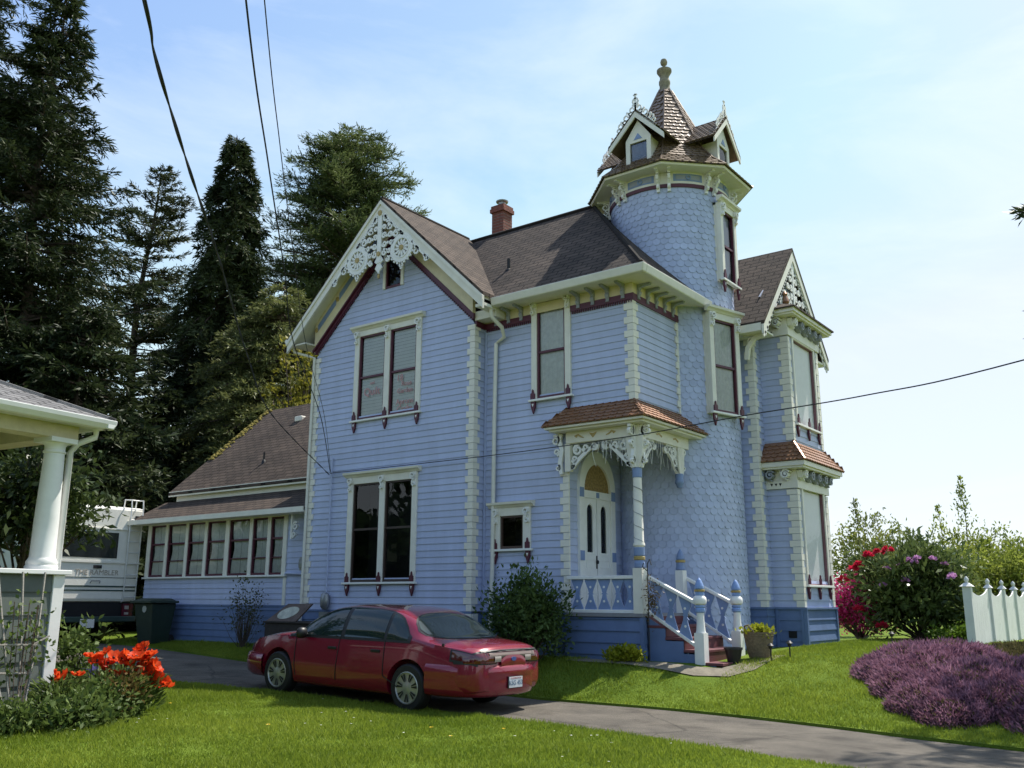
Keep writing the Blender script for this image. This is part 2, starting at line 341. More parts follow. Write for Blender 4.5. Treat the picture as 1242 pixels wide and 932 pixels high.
kind(d.build('driveway', ASPH, smooth=60), 'structure')
# narrow earth strip along the porch base and a small landing at the steps
p = MB()
def strip(pts, w):
    V = []
    for k, (x, y) in enumerate(pts):
        a = pts[max(0, k-1)]; c = pts[min(len(pts)-1, k+1)]; l = math.hypot(c[0]-a[0], c[1]-a[1]); nx, ny = -(c[1]-a[1])/l, (c[0]-a[0])/l
        for q in (-1, 0, 1):
            xx, yy = x+nx*w*q, y+ny*w*q; V.append((xx, yy, float(ground_z(xx, yy))+.016))
    b = len(p.v); p.add(V, [(i*3+j, (i+1)*3+j, (i+1)*3+j+1, i*3+j+1) for i in range(len(pts)-1) for j in range(2)])
strip([(-9.2, 13.92), (-8.6, 13.9), (-8.0, 13.88), (-7.4, 13.9), (-6.9, 13.98), (-6.5, 14.2), (-6.32, 14.6), (-6.3, 15.2), (-6.3, 15.9)], .17)
kind(p.build('garden_path', mat('packed_earth_path', (.20, .175, .13), .95, .3, 5, .6, 90), smooth=60), 'structure')
# ------------------------------------------------------------------ the Victorian house
HOUSE = thing('victorian_house', 'pale blue Victorian house with round shingled tower and lacy white gable trim', 'house', (-11.5, 16, .5))
FS = lambda y: Fr((0, y), (1, 0), (0, -1))       # a face towards -Y at Y=y, u = X
FE = lambda x: Fr((x, 0), (0, 1), (1, 0))        # a face towards +X at X=x, u = Y
FN = lambda y: Fr((0, y), (1, 0), (0, 1))
FW = lambda x: Fr((x, 0), (0, 1), (-1, 0))
PITCH = .13
def siding(mb, F, z0, z1, lf, rf, holes=(), pitch=PITCH, base=0.0, proud=.016):
    n = max(1, int(math.ceil((z1-z0)/pitch-1e-6)))
    for i in range(n):
        a, b = z0+i*pitch, min(z1, z0+(i+1)*pitch)
        mid = (a+b)/2; L0, L1, R0, R1 = lf(a), lf(b), rf(a), rf(b)
        if R0-L0 < .01 and R1-L1 < .01: continue
        cuts = sorted((max(h[0], min(L0, L1)), min(h[1], max(R0, R1))) for h in holes if h[2] < mid < h[3] and h[1] > L0 and h[0] < R0)
        segs = []; la, lb = L0, L1
        for c0, c1 in cuts:
            segs.append((la, lb, c0, c0)); la = lb = c1
        segs.append((la, lb, R0, R1))
        for sa, sb, ea, eb in segs:
            if ea-sa < .004 and eb-sb < .004: continue
            v = [F.P(sa, base+proud, a), F.P(ea, base+proud, a), F.P(ea, base+proud, a+.012), F.P(sa, base+proud, a+.012)]
            mb.add(v, [(0, 1, 2, 3)])
            bz = b-.004
            mb.add([F.P(sa, base+proud, a+.012), F.P(ea, base+proud, a+.012), F.P(eb, base+.002, b), F.P(sb, base+.002, b)], [(0, 1, 2, 3)])
            mb.add([F.P(sa, base+proud, a), F.P(ea, base+proud, a), F.P(ea, base, a), F.P(sa, base, a)], [(0, 1, 2, 3)])
def const(v): return lambda z: v
def quoins(mb, F, u, s, z0, z1, wide=.16, narrow=.095, ext=.036, pitch=PITCH):
    """corner blocks on plane F: they run from the corner (plus ext outwards) inwards; s=+1 inward is +u"""
    i = 0; z = z0
    while z < z1-.03:
        w = wide if i % 2 else narrow
        a, b = (u-ext*1.0, u+w) if s > 0 else (u-w, u+ext)
        mb.fbox(F, a, b, .0, .036 if i % 2 else .033, z+.004, min(z+pitch, z1)-.004)
        z += pitch; i += 1
def scroll_bracket(mb, F, u, z, h=.3, flip=1, n0=.05, n1=.13, w=.028):
    """S scroll hanging under a hood: a big curl above, a small curl below"""
    r = h*.24
    mb.spiral(F, u, z-r-.01, r, r*.32, R(-70), -1.35, w, n0, n1, flip)
    mb.spiral(F, u+flip*.01, z-h+r*.62, r*.62, r*.25, R(95), 1.2, w*.85, n0, n1-.02, flip)
    mb.ribbon(F, [(u+flip*r*.4, z-2*r), (u+flip*r*.05, z-h*.58), (u-flip*r*.35, z-h+r*1.1)], w*.9, n0, n1-.01)
    mb.fbox(F, u-.05, u+.05, n0-.01, n0+.012, z-h, z)
def spade(mb, F, u, z, w=.10, h=.24, n0=.03, n1=.07):
    mb.fpoly(F, [(u-w/2, z), (u+w/2, z), (u+w/2, z-h*.45), (u+w*.32, z-h*.62), (u+w*.1, z-h*.9), (u, z-h), (u-w*.1, z-h*.9), (u-w*.32, z-h*.62), (u-w/2, z-h*.45)], n0, n1)
def upspade(mb, F, u, z, w=.10, h=.2, n0=.05, n1=.08):
    mb.fpoly(F, [(u-w/2, z), (u+w/2, z), (u+w/2, z+h*.55), (u+w*.22, z+h*.62), (u+w*.12, z+h*.9), (u, z+h), (u-w*.12, z+h*.9), (u-w*.22, z+h*.62), (u-w/2, z+h*.55)], n0, n1)
def window(parent, F, u0, u1, z0, z1, lights, cas=.11, head=.16, hood=True, sill=True, sash=MAROON, mid=.5, brackets=(), aprons=(), glass=None,
           inside='dark', name='window', label=None, casing=None, base=0.0, room=.5, extra_rail=(), sw=.035):
    casing = casing or CREAM; glass = glass or GLASS
    m = MB(); us = [u0]+[x for l in lights for x in l]+[u1]
    zt = z1-head
    for k in range(0, len(us), 2): m.fbox(F, us[k], us[k+1], base-.06, base+.045, z0, zt)
    m.fbox(F, u0, u1, base-.06, base+.045, zt, z1)
    w = m.build(name, casing, parent, bevel=.006)
    if label: w['label'] = label
    sm, pm = MB(), MB()
    for a, b in lights:
        t_ = sw
        for q in [(a, a+t_, z0, zt), (b-t_, b, z0, zt), (a+t_, b-t_, zt-t_, zt), (a+t_, b-t_, z0, z0+t_*1.5)]: sm.fbox(F, q[0], q[1], base-.04, base+.02, q[2], q[3])
        if mid:
            zm = z0+(zt-z0)*mid; sm.fbox(F, a+t_, b-t_, base-.045, base+.012, zm-.022, zm+.022)
        for er in extra_rail:
            zm = z0+(zt-z0)*er; sm.fbox(F, a+t_, b-t_, base-.045, base+.008, zm-.012, zm+.012)
        pm.face([F.P(a+.01, base-.02, z0+.01), F.P(b-.01, base-.02, z0+.01), F.P(b-.01, base-.02, zt-.01), F.P(a+.01, base-.02, zt-.01)])
    sm.build('sash', sash, w); pm.build('pane', glass, w, recalc=False)
    rm = MB(); a, b = lights[0][0]-.03, lights[-1][1]+.03; za, zb = z0-.02, zt+.03; n0, n1 = base-.062, base-room
    P = F.P
    for q in ([P(a, n1, za), P(b, n1, za), P(b, n1, zb), P(a, n1, zb)], [P(a, n0, za), P(a, n1, za), P(a, n1, zb), P(a, n0, zb)], [P(b, n0, za), P(b, n1, za), P(b, n1, zb), P(b, n0, zb)],
              [P(a, n0, zb), P(a, n1, zb), P(b, n1, zb), P(b, n0, zb)], [P(a, n0, za), P(a, n1, za), P(b, n1, za), P(b, n0, za)]): rm.face(q)
    rm.build('room_behind', DARK, w, recalc=False)
    cm = MB()
    if inside == 'shade':
        for a, b in lights: cm.face([P(a+.01, base-.045, z0+.01), P(b-.01, base-.045, z0+.01), P(b-.01, base-.045, zt-.01), P(a+.01, base-.045, zt-.01)])
        cm.build('window_shade', SHADE, w, recalc=False)
    elif inside == 'blind':
        for a, b in lights:
            z = z0+.05
            while z < zt-.05:
                cm.add([P(a+.04, base-.055, z), P(b-.04, base-.055, z), P(b-.04, base-.062, z+.074), P(a+.04, base-.062, z+.074)], [(0, 1, 2, 3)]); z += .075
        cm.build('blind', BLIND, w, recalc=False)
    elif inside in ('sheer', 'tied', 'half'):
        for a, b in lights:
            nseg = 26; zb_ = z0+.03
            rows = 12
            for side in ((0, 1) if inside == 'tied' else (0,)):
                vs = []
                for r_ in range(rows+1):
                    zz = zb_+(zt-.04-zb_)*r_/rows; q = r_/rows
                    if inside == 'tied':
                        pinch = 1-.24*math.exp(-((q-.5)/.2)**2); half = (b-a)*.49*pinch
                        ua, ub = (a+.02+(b-a)*.5-half, a+(b-a)*.5) if side == 0 else (a+(b-a)*.5, a+(b-a)*.5+half-.02)
                    elif inside == 'half': ua, ub = a+.03, a+(b-a)*(.25+.45*q*q)
                    else: ua, ub = a+.02, b-.02
                    for s_ in range(nseg+1):
                        f_ = s_/nseg; vs.append(P(ua+(ub-ua)*f_, base-.055+.008*math.sin(f_*40), zz))
                cm.add(vs, [(r_*(nseg+1)+s_, r_*(nseg+1)+s_+1, (r_+1)*(nseg+1)+s_+1, (r_+1)*(nseg+1)+s_) for r_ in range(rows) for s_ in range(nseg)])
        cm.build('curtain', CURTAIN, w, smooth=60, recalc=False)
    if hood:
        h = MB(); q = [(base+.0, z1), (base+.06, z1), (base+.09, z1+.035), (base+.14, z1+.055), (base+.15, z1+.10), (base, z1+.115)]
        h.prism([P(u0-.09, n_, z_) for n_, z_ in q], tuple(np.subtract(P(u1+.09, 0, 0), P(u0-.09, 0, 0)))); h.build('hood', casing, w)
    if sill:
        s_ = MB(); s_.fbox(F, u0-.05, u1+.05, base+.0, base+.085, z0-.045, z0-.002); s_.build('sill', WHITE, w, bevel=.006)
    if len(brackets):
        for k, u in enumerate(brackets):
            bm_ = MB(); scroll_bracket(bm_, F, u, z1-.005, .3, 1 if k == len(brackets)-1 else -1, base+.047, base+.12); bm_.build('scroll_bracket', WHITE, w)
    for u in aprons:
        am = MB(); spade(am, F, u, z0-.046, n0=base+.02, n1=base+.06); upspade(am, F, u, z0, n0=base+.047, n1=base+.075); am.build('apron_drop', MAROON, w)
        hm = MB(); hm.fpoly(F, [(u-.025, z0-.09), (u+.025, z0-.09), (u, z0-.15)], base+.062, base+.066); hm.build('heart_cutout', WHITE, w)
    return w

# ---- walls
SL = .95
XW0, XW1, XC, YW = -16.30, -11.54, -13.92, 14.0
def wing_l(z): return XW0 if z < 7.07 else XW0+(z-7.07)/SL
def wing_r(z): return XW1 if z < 7.07 else XW1-(z-7.07)/SL
HL = lambda u0, u1, z0, z1: (u0+.05, u1-.05, z0+.03, z1-.05)
mb = MB(); fw_ = FS(YW)
siding(mb, fw_, 1.30, 9.33, wing_l, wing_r, [HL(-15.02, -13.0, 5.38, 7.46), HL(-15.02, -13.02, 1.88, 4.12), (-14.17, -13.60, 8.30, 9.2)])
siding(mb, FE(XW1), 1.30, 7.2, const(14.0), const(14.35)); mb.build('wing_wall', BLUE, HOUSE)
mb = MB(); fs_ = FS(14.35)
siding(mb, fs_, 1.30, 4.5, const(XW1), const(-9.52), [HL(-11.28, -10.36, 2.48, 3.28)])
siding(mb, fs_, 4.5, 7.1, const(XW1), const(-8.07), [HL(-10.33, -9.41, 5.34, 7.28)])
siding(mb, FE(-8.07), 4.44, 7.1, const(14.35), const(16.22)); mb.build('entrance_wall', BLUE, HOUSE)
mb = MB()                                             # plain back and side walls and the closed top of the porch
mb.box(-16.29, -16.2, 14.05, 18.9, .4, 7.8); mb.box(-16.2, -7.4, 20.5, 20.6, .4, 7.6); mb.box(-16.2, -16.1, 18.9, 20.5, .4, 7.6); mb.box(-9.6, -9.53, 14.40, 17, .4, 1.35)
mb.box(-9.5, -8.09, 14.37, 16.4, 4.41, 4.44); mb.build('rear_wall', BLUE, HOUSE)
mb = MB(); siding(mb, FE(-9.52), 1.30, 4.5, const(14.35), const(16.3), [(14.66, 15.92, 1.2, 3.5)], pitch=.15); mb.build('porch_wall', BLUE2, HOUSE)
mb = MB()
siding(mb, FS(17.9), 1.40, 7.1, const(-7.75), const(-7.25)); siding(mb, FE(-7.25), 1.40, 9.4, lambda z: 17.9 if z < 7.1 else 17.9+(z-7.1)/1.115, lambda z: 20.6 if z < 7.1 else 20.5-(z-7.1)/1.115)
mb.build('side_wall', BLUE, HOUSE)
# ---- base boards
mb = MB()
siding(mb, fw_, .45, 1.26, const(-16.32), const(XW1+.02), pitch=.16, base=.012); siding(mb, FE(XW1), .45, 1.26, const(13.98), const(14.34), pitch=.16, base=.012)
siding(mb, fs_, .45, 1.26, const(XW1), const(-9.4), pitch=.16, base=.012); mb.fbox(fw_, XW0-.03, XW1+.04, .0, .035, 1.262, 1.298); mb.fbox(fs_, XW1+.042, -9.45, .0, .035, 1.262, 1.298); mb.build('base_skirt', DBLUE, HOUSE); mb = MB(); siding(mb, FE(-7.25), .5, 1.36, const(17.88), const(20.62), pitch=.18, base=.012); siding(mb, FS(17.9), .5, 1.36, const(-7.75), const(-7.23), pitch=.18, base=.012)
mb.fbox(FE(-7.25), 17.86, 20.64, 0, .04, 1.362, 1.398); mb.fbox(FS(17.9), -7.7, -7.212, 0, .038, 1.362, 1.398)
mb.build('base_skirt', DBLUE, HOUSE)
# ---- corner blocks
def corner(name, parts_, plinth=None):
    m = MB()
    for i, (F, u, s, z0, z1) in enumerate(parts_): quoins(m, F, u, s, z0, z1, ext=.036 if i == 0 else 0)
    for q in plinth or []: m.fbox(*q)
    return m.build(name, CREAM, HOUSE)
corner('corner_blocks', [(fw_, XW1, -1, 1.3, 7.0), (FE(XW1), 14.0, 1, 1.3, 7.0)], [(fw_, XW1-.16, XW1+.04, 0, .05, .42, 1.255), (FE(XW1), 14.0, 14.16, 0, .05, .42, 1.255)])
corner('corner_blocks', [(fw_, XW0, 1, 1.3, 7.0)])
corner('corner_blocks', [(fs_, -8.07, -1, 5.06, 6.93), (FE(-8.07), 14.35, 1, 5.06, 6.93)])
corner('corner_blocks', [(fs_, -9.52, -1, 1.3, 3.85)])
corner('corner_blocks', [(FE(-8.07), 16.16, -1, 5.06, 6.93)])
corner('corner_blocks', [(FS(17.9), -7.25, -1, 1.4, 7.0), (FE(-7.25), 17.9, 1, 1.4, 7.0)])
mb = MB(); mb.fbox(fs_, XW1+.02, XW1+.07, 0, .03, 1.3, 6.95); mb.build('inner_corner_board', BLUE, HOUSE)

# ---- windows of the front
A3 = (-14.93, -13.98, -13.05)
window(HOUSE, fw_, -15.0, -12.98, 5.37, 7.42, [(-14.86, -14.06), (-13.90, -13.12)], head=.13, brackets=(-14.93, -13.98, -13.05), aprons=A3, inside='blind', label='upper window with pale blinds and red lettering')
window(HOUSE, fw_, -15.02, -12.98, 1.87, 4.10, [(-14.86, -14.06), (-13.90, -13.12)], head=.15, brackets=(-14.94, -13.98, -13.06), aprons=A3, inside='dark', mid=.53, sash=mat('dark_brown_sash', (.05, .03, .025), .5), label='lower window with dark bare panes')
window(HOUSE, fs_, -10.33, -9.41, 5.32, 7.34, [(-10.2, -9.54)], cas=.1, head=.07, hood=False, aprons=(-10.28, -9.46), inside='sheer', mid=.48, brackets=(-10.28, -9.46), base=.012)
window(HOUSE, fs_, -11.27, -10.36, 2.47, 3.26, [(-11.09, -10.54)], cas=.1, head=.16, brackets=(-11.19, -10.43), aprons=(-11.2, -10.42), inside='dark', mid=0, sash=mat('brown_sash', (.07, .04, .03), .5))
am = MB()                                             # attic light under the lace
AW = window(HOUSE, fw_, -14.2, -13.57, 8.28, 9.22, [(-14.12, -13.65)], cas=.06, head=.06, hood=False, sill=False, inside='dark', mid=0)
w0 = [o for o in HOUSE.children if o.name.startswith('window') and abs(o.data.vertices[0].co.z-5.37) < .3 and o.data.vertices[0].co.x < -12][0]
for bdy, sz, u, z in (('and', .10, -14.46, 6.18), ('Quilt', .24, -14.46, 5.98), ('18', .20, -13.62, 6.17), ('Rose', .15, -13.42, 6.03), ('Garden', .15, -13.46, 5.88), ('Aprons', .17, -13.46, 5.64), ('Crafts', .18, -13.46, 5.48)):
    text('window_lettering', bdy, sz, (1, 0, 0), (0, 0, 1), (u, YW+.012, z), REDINK, w0)

# ---- front gable: rake frieze, dentils, soffit, roof, bargeboard, lace
RZ = 10.28; EV = 2.95; YB = 13.56
def roof_slab(mb, pts, ud, vd, th=.07):
    ud, vd = np.array(ud, float), np.array(vd, float); o = np.array(pts[0], float)
    uv = [(float((np.array(p)-o)@ud)+rnd.random()*0, float((np.array(p)-o)@vd)) for p in pts]
    mb.face(pts, uv)
    lo = [(p[0], p[1], p[2]-th) for p in pts]
    mb.face(lo[::-1])
    for i in range(len(pts)):
        j = (i+1) % len(pts); mb.face([pts[i], lo[i], lo[j], pts[j]])
k = 1/math.hypot(1, SL)
mb = MB()
roof_slab(mb, [(XC-EV, YB-.03, RZ-EV*SL), (XC-EV, 19.0, RZ-EV*SL), (XC, 19.0, RZ), (XC, YB-.03, RZ)], (0, -1, 0), (k, 0, SL*k))
roof_slab(mb, [(XC+EV, YB-.03, RZ-EV*SL), (XC+EV, 15.0, RZ-EV*SL), (XC+1, 17.2, RZ-SL), (XC, 17.2, RZ), (XC, YB-.03, RZ)], (0, 1, 0), (-k, 0, SL*k))
mb.build('wing_roof', ROOFL, HOUSE)
def rake(mb, x0, x1, ztop, h, y0, y1):      # board parallel to the rake, on both sides; ztop at the centre line
    for s in (-1, 1):
        a, b = XC+s*x0, XC+s*x1
        mb.hexa([(a, y0, ztop-x0*SL-h), (b, y0, ztop-x1*SL-h), (b, y1, ztop-x1*SL-h), (a, y1, ztop-x0*SL-h), (a, y0, ztop-x0*SL), (b, y0, ztop-x1*SL), (b, y1, ztop-x1*SL), (a, y1, ztop-x0*SL)])
mb = MB(); rake(mb, 0, 2.4, RZ-.17, .60, 13.90, 13.998); mb.build('rake_frieze', YCREAM, HOUSE)
mb = MB(); rake(mb, 0, 2.4, RZ-.772, .13, 13.93, 13.985); rake(mb, 0, 2.44, RZ-.772, .05, 13.88, 13.929)
for s in (-1, 1):
    for i in range(46):
        x = .10+i*.05; c = RZ-.905-x*SL
        mb.prism([(XC+s*x-.012, 13.945, c+.01), (XC+s*x+.014, 13.945, c+.01), (XC+s*x+.014, 13.945, c-.055), (XC+s*x-.012, 13.945, c-.055)], (0, .03, 0))
mb.build('dentil_band', MAROON, HOUSE)
mb = MB()
for s in (-1, 1):
    for a, b in ((.25, .95), (1.15, 1.62), (1.72, 2.3)):
        P4 = [(XC+s*a, 13.892, RZ-.30-a*SL), (XC+s*b, 13.892, RZ-.30-b*SL), (XC+s*b, 13.892, RZ-.46-b*SL), (XC+s*a, 13.892, RZ-.46-a*SL)]
        mb.prism(P4, (0, .007, 0))
mb.build('rake_panel', MBLUE, HOUSE)
mb = MB()
for s in (-1, 1):
    for a in (1.05, 1.67, 2.34): mb.disc(FS(13.9), XC+s*a, RZ-.38-a*SL, .055, 0, .02)
mb.build('rake_rosette', GOLD, HOUSE)
mb = MB()
for s in (-1, 1):
    a, b = 0.06, EV-.06
    mb.hexa([(XC+s*a, 13.6, RZ-.12-a*SL-.05), (XC+s*b, 13.6, RZ-.12-b*SL-.05), (XC+s*b, 14.3, RZ-.12-b*SL-.05), (XC+s*a, 14.3, RZ-.12-a*SL-.05), (XC+s*a, 13.6, RZ-.1-a*SL), (XC+s*b, 13.6, RZ-.1-b*SL), (XC+s*b, 14.3, RZ-.1-b*SL), (XC+s*a, 14.3, RZ-.1-a*SL)])
mb.box(-16.82, -16.31, 13.62, 16.8, 7.30, 7.33); mb.build('gable_soffit', CREAM, HOUSE)
mb = MB(); rake(mb, 0, EV, RZ-.075, .27, YB-.02, YB+.03); rake(mb, 0, EV+.01, RZ-.072, .09, YB-.05, YB-.022)
mb.box(-16.87, -16.81, 13.53, 16.9, 7.33, 7.46)
mb.build('bargeboard', CREAM, HOUSE)
FB = FS(13.55); lm = MB(); n0, n1 = -.012, .018
lm.fbox(FB, XC-.06, XC+.06, n0, n1+.01, 8.72, 9.95)
for s in (-1, 1):
    cx, cz = XC+s*.68, 8.93
    lm.ring(FB, cx, cz, .285, .10, n0, n1, 26); lm.ring(FB, cx, cz, .225, .03, n0-.004, n1+.012, 26)
    for i in range(12):
        a = i*math.pi/6; lm.ribbon(FB, [(cx+.06*math.cos(a), cz+.06*math.sin(a)), (cx+.14*math.cos(a+.12), cz+.14*math.sin(a+.12)), (cx+.215*math.cos(a), cz+.215*math.sin(a))], [.026, .058, .026], n0, n1)
    for i in range(9):                                # bead fringe below the wheel
        a = R(200+i*17); lm.disc(FB, cx+.35*math.cos(a), cz+.35*math.sin(a), .028, n0, n1, 8)
    lm.ring(FB, cx, cz-.40, .045, .03, n0, n1, 10); lm.disc(FB, cx, cz-.47, .03, n0, n1, 8)
    lm.spiral(FB, cx+s*.42, cz-.17, .10, .03, R(120), -1.1, .048, n0, n1, s); lm.spiral(FB, cx+s*.72, cz-.40, .085, .03, R(150), -1.2, .048, n0, n1, s)
    lm.ribbon(FB, [(cx+s*.30, cz+.08), (cx+s*.55, cz-.2), (cx+s*.8, cz-.44)], .05, n0, n1)
    for (dx, dz, r, a0, tr, fl) in ((.16, .86, .07, 60, 1.2, 1), (.13, .66, .06, 200, -1.2, 1), (.30, .64, .085, 40, 1.3, -1), (.13, .46, .065, 20, 1.3, 1), (.32, .44, .075, 220, -1.3, -1), (.50, .42, .09, 60, 1.2, 1),
                                    (.15, .26, .07, 180, 1.3, 1), (.36, .26, .06, 30, -1.2, 1), (.14, .06, .075, 70, 1.4, -1), (.30, .08, .05, 200, 1.2, 1), (.26, -.12, .06, 100, -1.3, 1), (.66, .40, .05, 10, 1.3, -1)):
        lm.spiral(FB, XC+s*dx, cz+dz-.05, r, r*.3, R(a0), tr, .050, n0, n1, s*fl)
    for i in range(16):                               # running leaves joining the scrolls
        q = i/15; x = .08+.62*q; z = cz+.92-(x-.1)*SL*1.06
        lm.disc(FB, XC+s*x, z, .036, n0, n1, 7)
    for i in range(5): lm.disc(FB, XC+s*(.22+.03*(i % 2)), cz+.05+.17*i, .036, n0, n1, 7)
lm.fpoly(FB, [(XC-.07, 8.86), (XC-.13, 8.76), (XC-.05, 8.70), (XC-.11, 8.60), (XC-.03, 8.52), (XC, 8.44), (XC+.03, 8.52), (XC+.11, 8.60), (XC+.05, 8.70), (XC+.13, 8.76), (XC+.07, 8.86)], n0, n1)
lm.build('gable_lace', WHITE, HOUSE)
mb = MB()
for s in (-1, 1): mb.disc(FB, XC+s*.68, 8.93, .06, n1, n1+.02, 12)
mb.disc(FB, XC, 9.9, .065, n1+.01, n1+.03, 6); mb.disc(FB, XC, 8.93, .055, n1+.01, n1+.03, 10); mb.disc(FB, XC, 8.42, .03, n0, n1, 8, 2)
mb.build('lace_boss', GOLD, HOUSE)

# ---- main roof, eaves
k2 = 1/math.sqrt(2); RY, RZ2 = 16.65, 10.2; PX = -10.28
mb = MB()
roof_slab(mb, [(-11.0, 13.85, 7.40), (-7.57, 13.85, 7.40), (PX, RY, RZ2), (-13.95, RY, RZ2)], (1, 0, 0), (0, k2, k2))
ke = 1/math.hypot(PX+7.57, RZ2-7.4)
roof_slab(mb, [(-7.57, 13.85, 7.40), (-7.57, 19.45, 7.40), (PX, RY, RZ2)], (0, 1, 0), (-2.71*ke, 0, 2.8*ke))
roof_slab(mb, [(-7.57, 19.45, 7.40), (-16.6, 19.45, 7.40), (-16.6, RY, RZ2), (PX, RY, RZ2)], (-1, 0, 0), (0, -k2, k2))
mb.build('main_roof', ROOF, HOUSE)
mb = MB(); mb.tube([(PX, RY, RZ2+.01), (-8.9, 15.225, 8.79), (-7.6, 13.88, 7.44)], .045, 6); mb.tube([(-16.5, RY, RZ2+.01), (PX, RY, RZ2+.01)], .05, 6); mb.tube([(XC, YB, RZ+.0), (XC, 16.6, RZ)], .04, 6); mb.build('ridge_cap', ROOF, HOUSE)
mb = MB()
mb.hexa([(-10.97, 13.81, 7.24), (-7.53, 13.81, 7.24), (-7.53, 13.93, 7.24), (-10.97, 13.93, 7.24), (-10.97, 13.77, 7.40), (-7.49, 13.77, 7.40), (-7.49, 13.93, 7.40), (-10.97, 13.93, 7.40)])
mb.build('gutter', GUTTER, HOUSE, bevel=.02); mb = MB()
mb.hexa([(-7.63, 13.931, 7.24), (-7.53, 13.931, 7.24), (-7.53, 16.62, 7.24), (-7.63, 16.62, 7.24), (-7.63, 13.931, 7.40), (-7.49, 13.931, 7.40), (-7.49, 16.62, 7.40), (-7.63, 16.62, 7.40)])
mb.build('gutter', GUTTER, HOUSE, bevel=.02); mb = MB(); mb.tube([(-16.9, 13.52, 7.42), (-16.9, 18.5, 7.42)], .055, 8)
mb.build('gutter', GUTTER, HOUSE, bevel=.02)
mb = MB(); mb.box(-11.3, -7.64, 13.94, 14.34, 7.27, 7.30); mb.box(-8.06, -7.64, 14.341, 16.5, 7.27, 7.30); mb.build('eave_soffit', CREAM, HOUSE); mb = MB(); mb.box(-11.53, -10.99, 13.99, 14.30, 7.08, 7.262); mb.box(-11.2, -10.97, 13.6, 13.985, 7.2, 7.262); mb.build('eave_return', CREAM, HOUSE)
mb = MB(); mb.fbox(fs_, XW1+.0, -8.03, .002, .035, 7.07, 7.268); mb.fbox(FE(-8.07), 14.352, 16.25, .002, .035, 7.07, 7.268); mb.build('frieze', YCREAM, HOUSE)
mb = MB()
for a, b in ((XW1+.03, -10.335), (-9.405, -8.015)):
    mb.fbox(fs_, a, b, .0, .05, 6.95, 7.066)
    x = a+.03
    while x < b-.02:
        mb.fbox(fs_, x, x+.024, .018, .045, 6.895, 6.952); x += .05
    mb.build('dentil_band', MAROON, HOUSE); mb = MB()
mb.fbox(FE(-8.07), 14.303, 16.2, .0, .045, 6.93, 7.066); mb.build('dentil_band', MAROON, HOUSE); mb = MB(); mb.fbox(FE(XW1), 14.0, 14.3, 0, .05, 6.95, 7.066)
mb.build('dentil_band', MAROON, HOUSE)
def eave_bracket(F, u):
    m = MB(); q = [(.036, 6.98), (.075, 6.985), (.06, 7.03), (.09, 7.08), (.10, 7.12), (.075, 7.15), (.10, 7.2), (.2, 7.225), (.30, 7.23), (.31, 7.266), (.036, 7.266)]
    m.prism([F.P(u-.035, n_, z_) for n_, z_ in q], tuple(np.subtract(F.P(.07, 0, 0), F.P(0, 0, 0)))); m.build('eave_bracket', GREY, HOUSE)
for u in (-11.22, -10.9, -10.58, -9.22, -8.89, -8.56, -8.23): eave_bracket(fs_, u)
for u in (14.52, 14.86, 15.2, 15.54, 15.88): eave_bracket(FE(-8.07), u)
# downspouts
mb = MB(); mb.tube([(-11.02, 13.86, 7.26), (-11.02, 13.88, 7.05), (-10.93, 14.12, 6.86), (-10.98, 14.26, 6.70), (-11.2, 14.28, 6.6), (-11.22, 14.27, 5), (-11.24, 14.27, 2.05), (-11.30, 14.26, .5)], .042, 10); mb.build('downspout', GUTTER, HOUSE, smooth=40)
mb = MB(); mb.tube([(-16.86, 13.72, 7.36), (-16.84, 13.74, 7.2), (-16.5, 13.9, 7.08), (-16.33, 13.93, 7.02), (-16.33, 13.93, 4.5), (-16.33, 13.93, .6)], .032, 8); mb.build('downspout', GUTTER, HOUSE, smooth=40)
# chimney, roof vents
mb = MB(); mb.box(-13.50, -13.14, 17.0, 17.36, 9.5, 11.0); mb.box(-13.54, -13.10, 16.96, 17.40, 11.001, 11.10); mb.box(-13.52, -13.12, 16.98, 17.38, 11.101, 11.18); CH = mb.build('chimney', BRICK, HOUSE)
mb = MB()
for i in range(14):
    z = 9.9+i*.078; mb.box(-13.503, -13.137, 16.997, 17.363, z, z+.010)
mb.build('mortar_course', MORTAR, CH)
mb = MB(); mb.lathe(-13.32, 17.18, [(.10, 11.181), (.09, 11.25), (.10, 11.3), (.15, 11.31), (.16, 11.34), (.10, 11.37)], 14); mb.build('chimney_pot', METALG, CH, smooth=40)
def vent(x, y, z, h=.28, r=.035):
    m = MB(); m.lathe(x, y, [(r*2.6, z-.1), (r*2.2, z+.02), (r*1.05, z+.05), (r, z+h)], 10); m.build('vent_pipe', BLACK, HOUSE, smooth=40)
vent(-11.33, 14.86, 8.36)
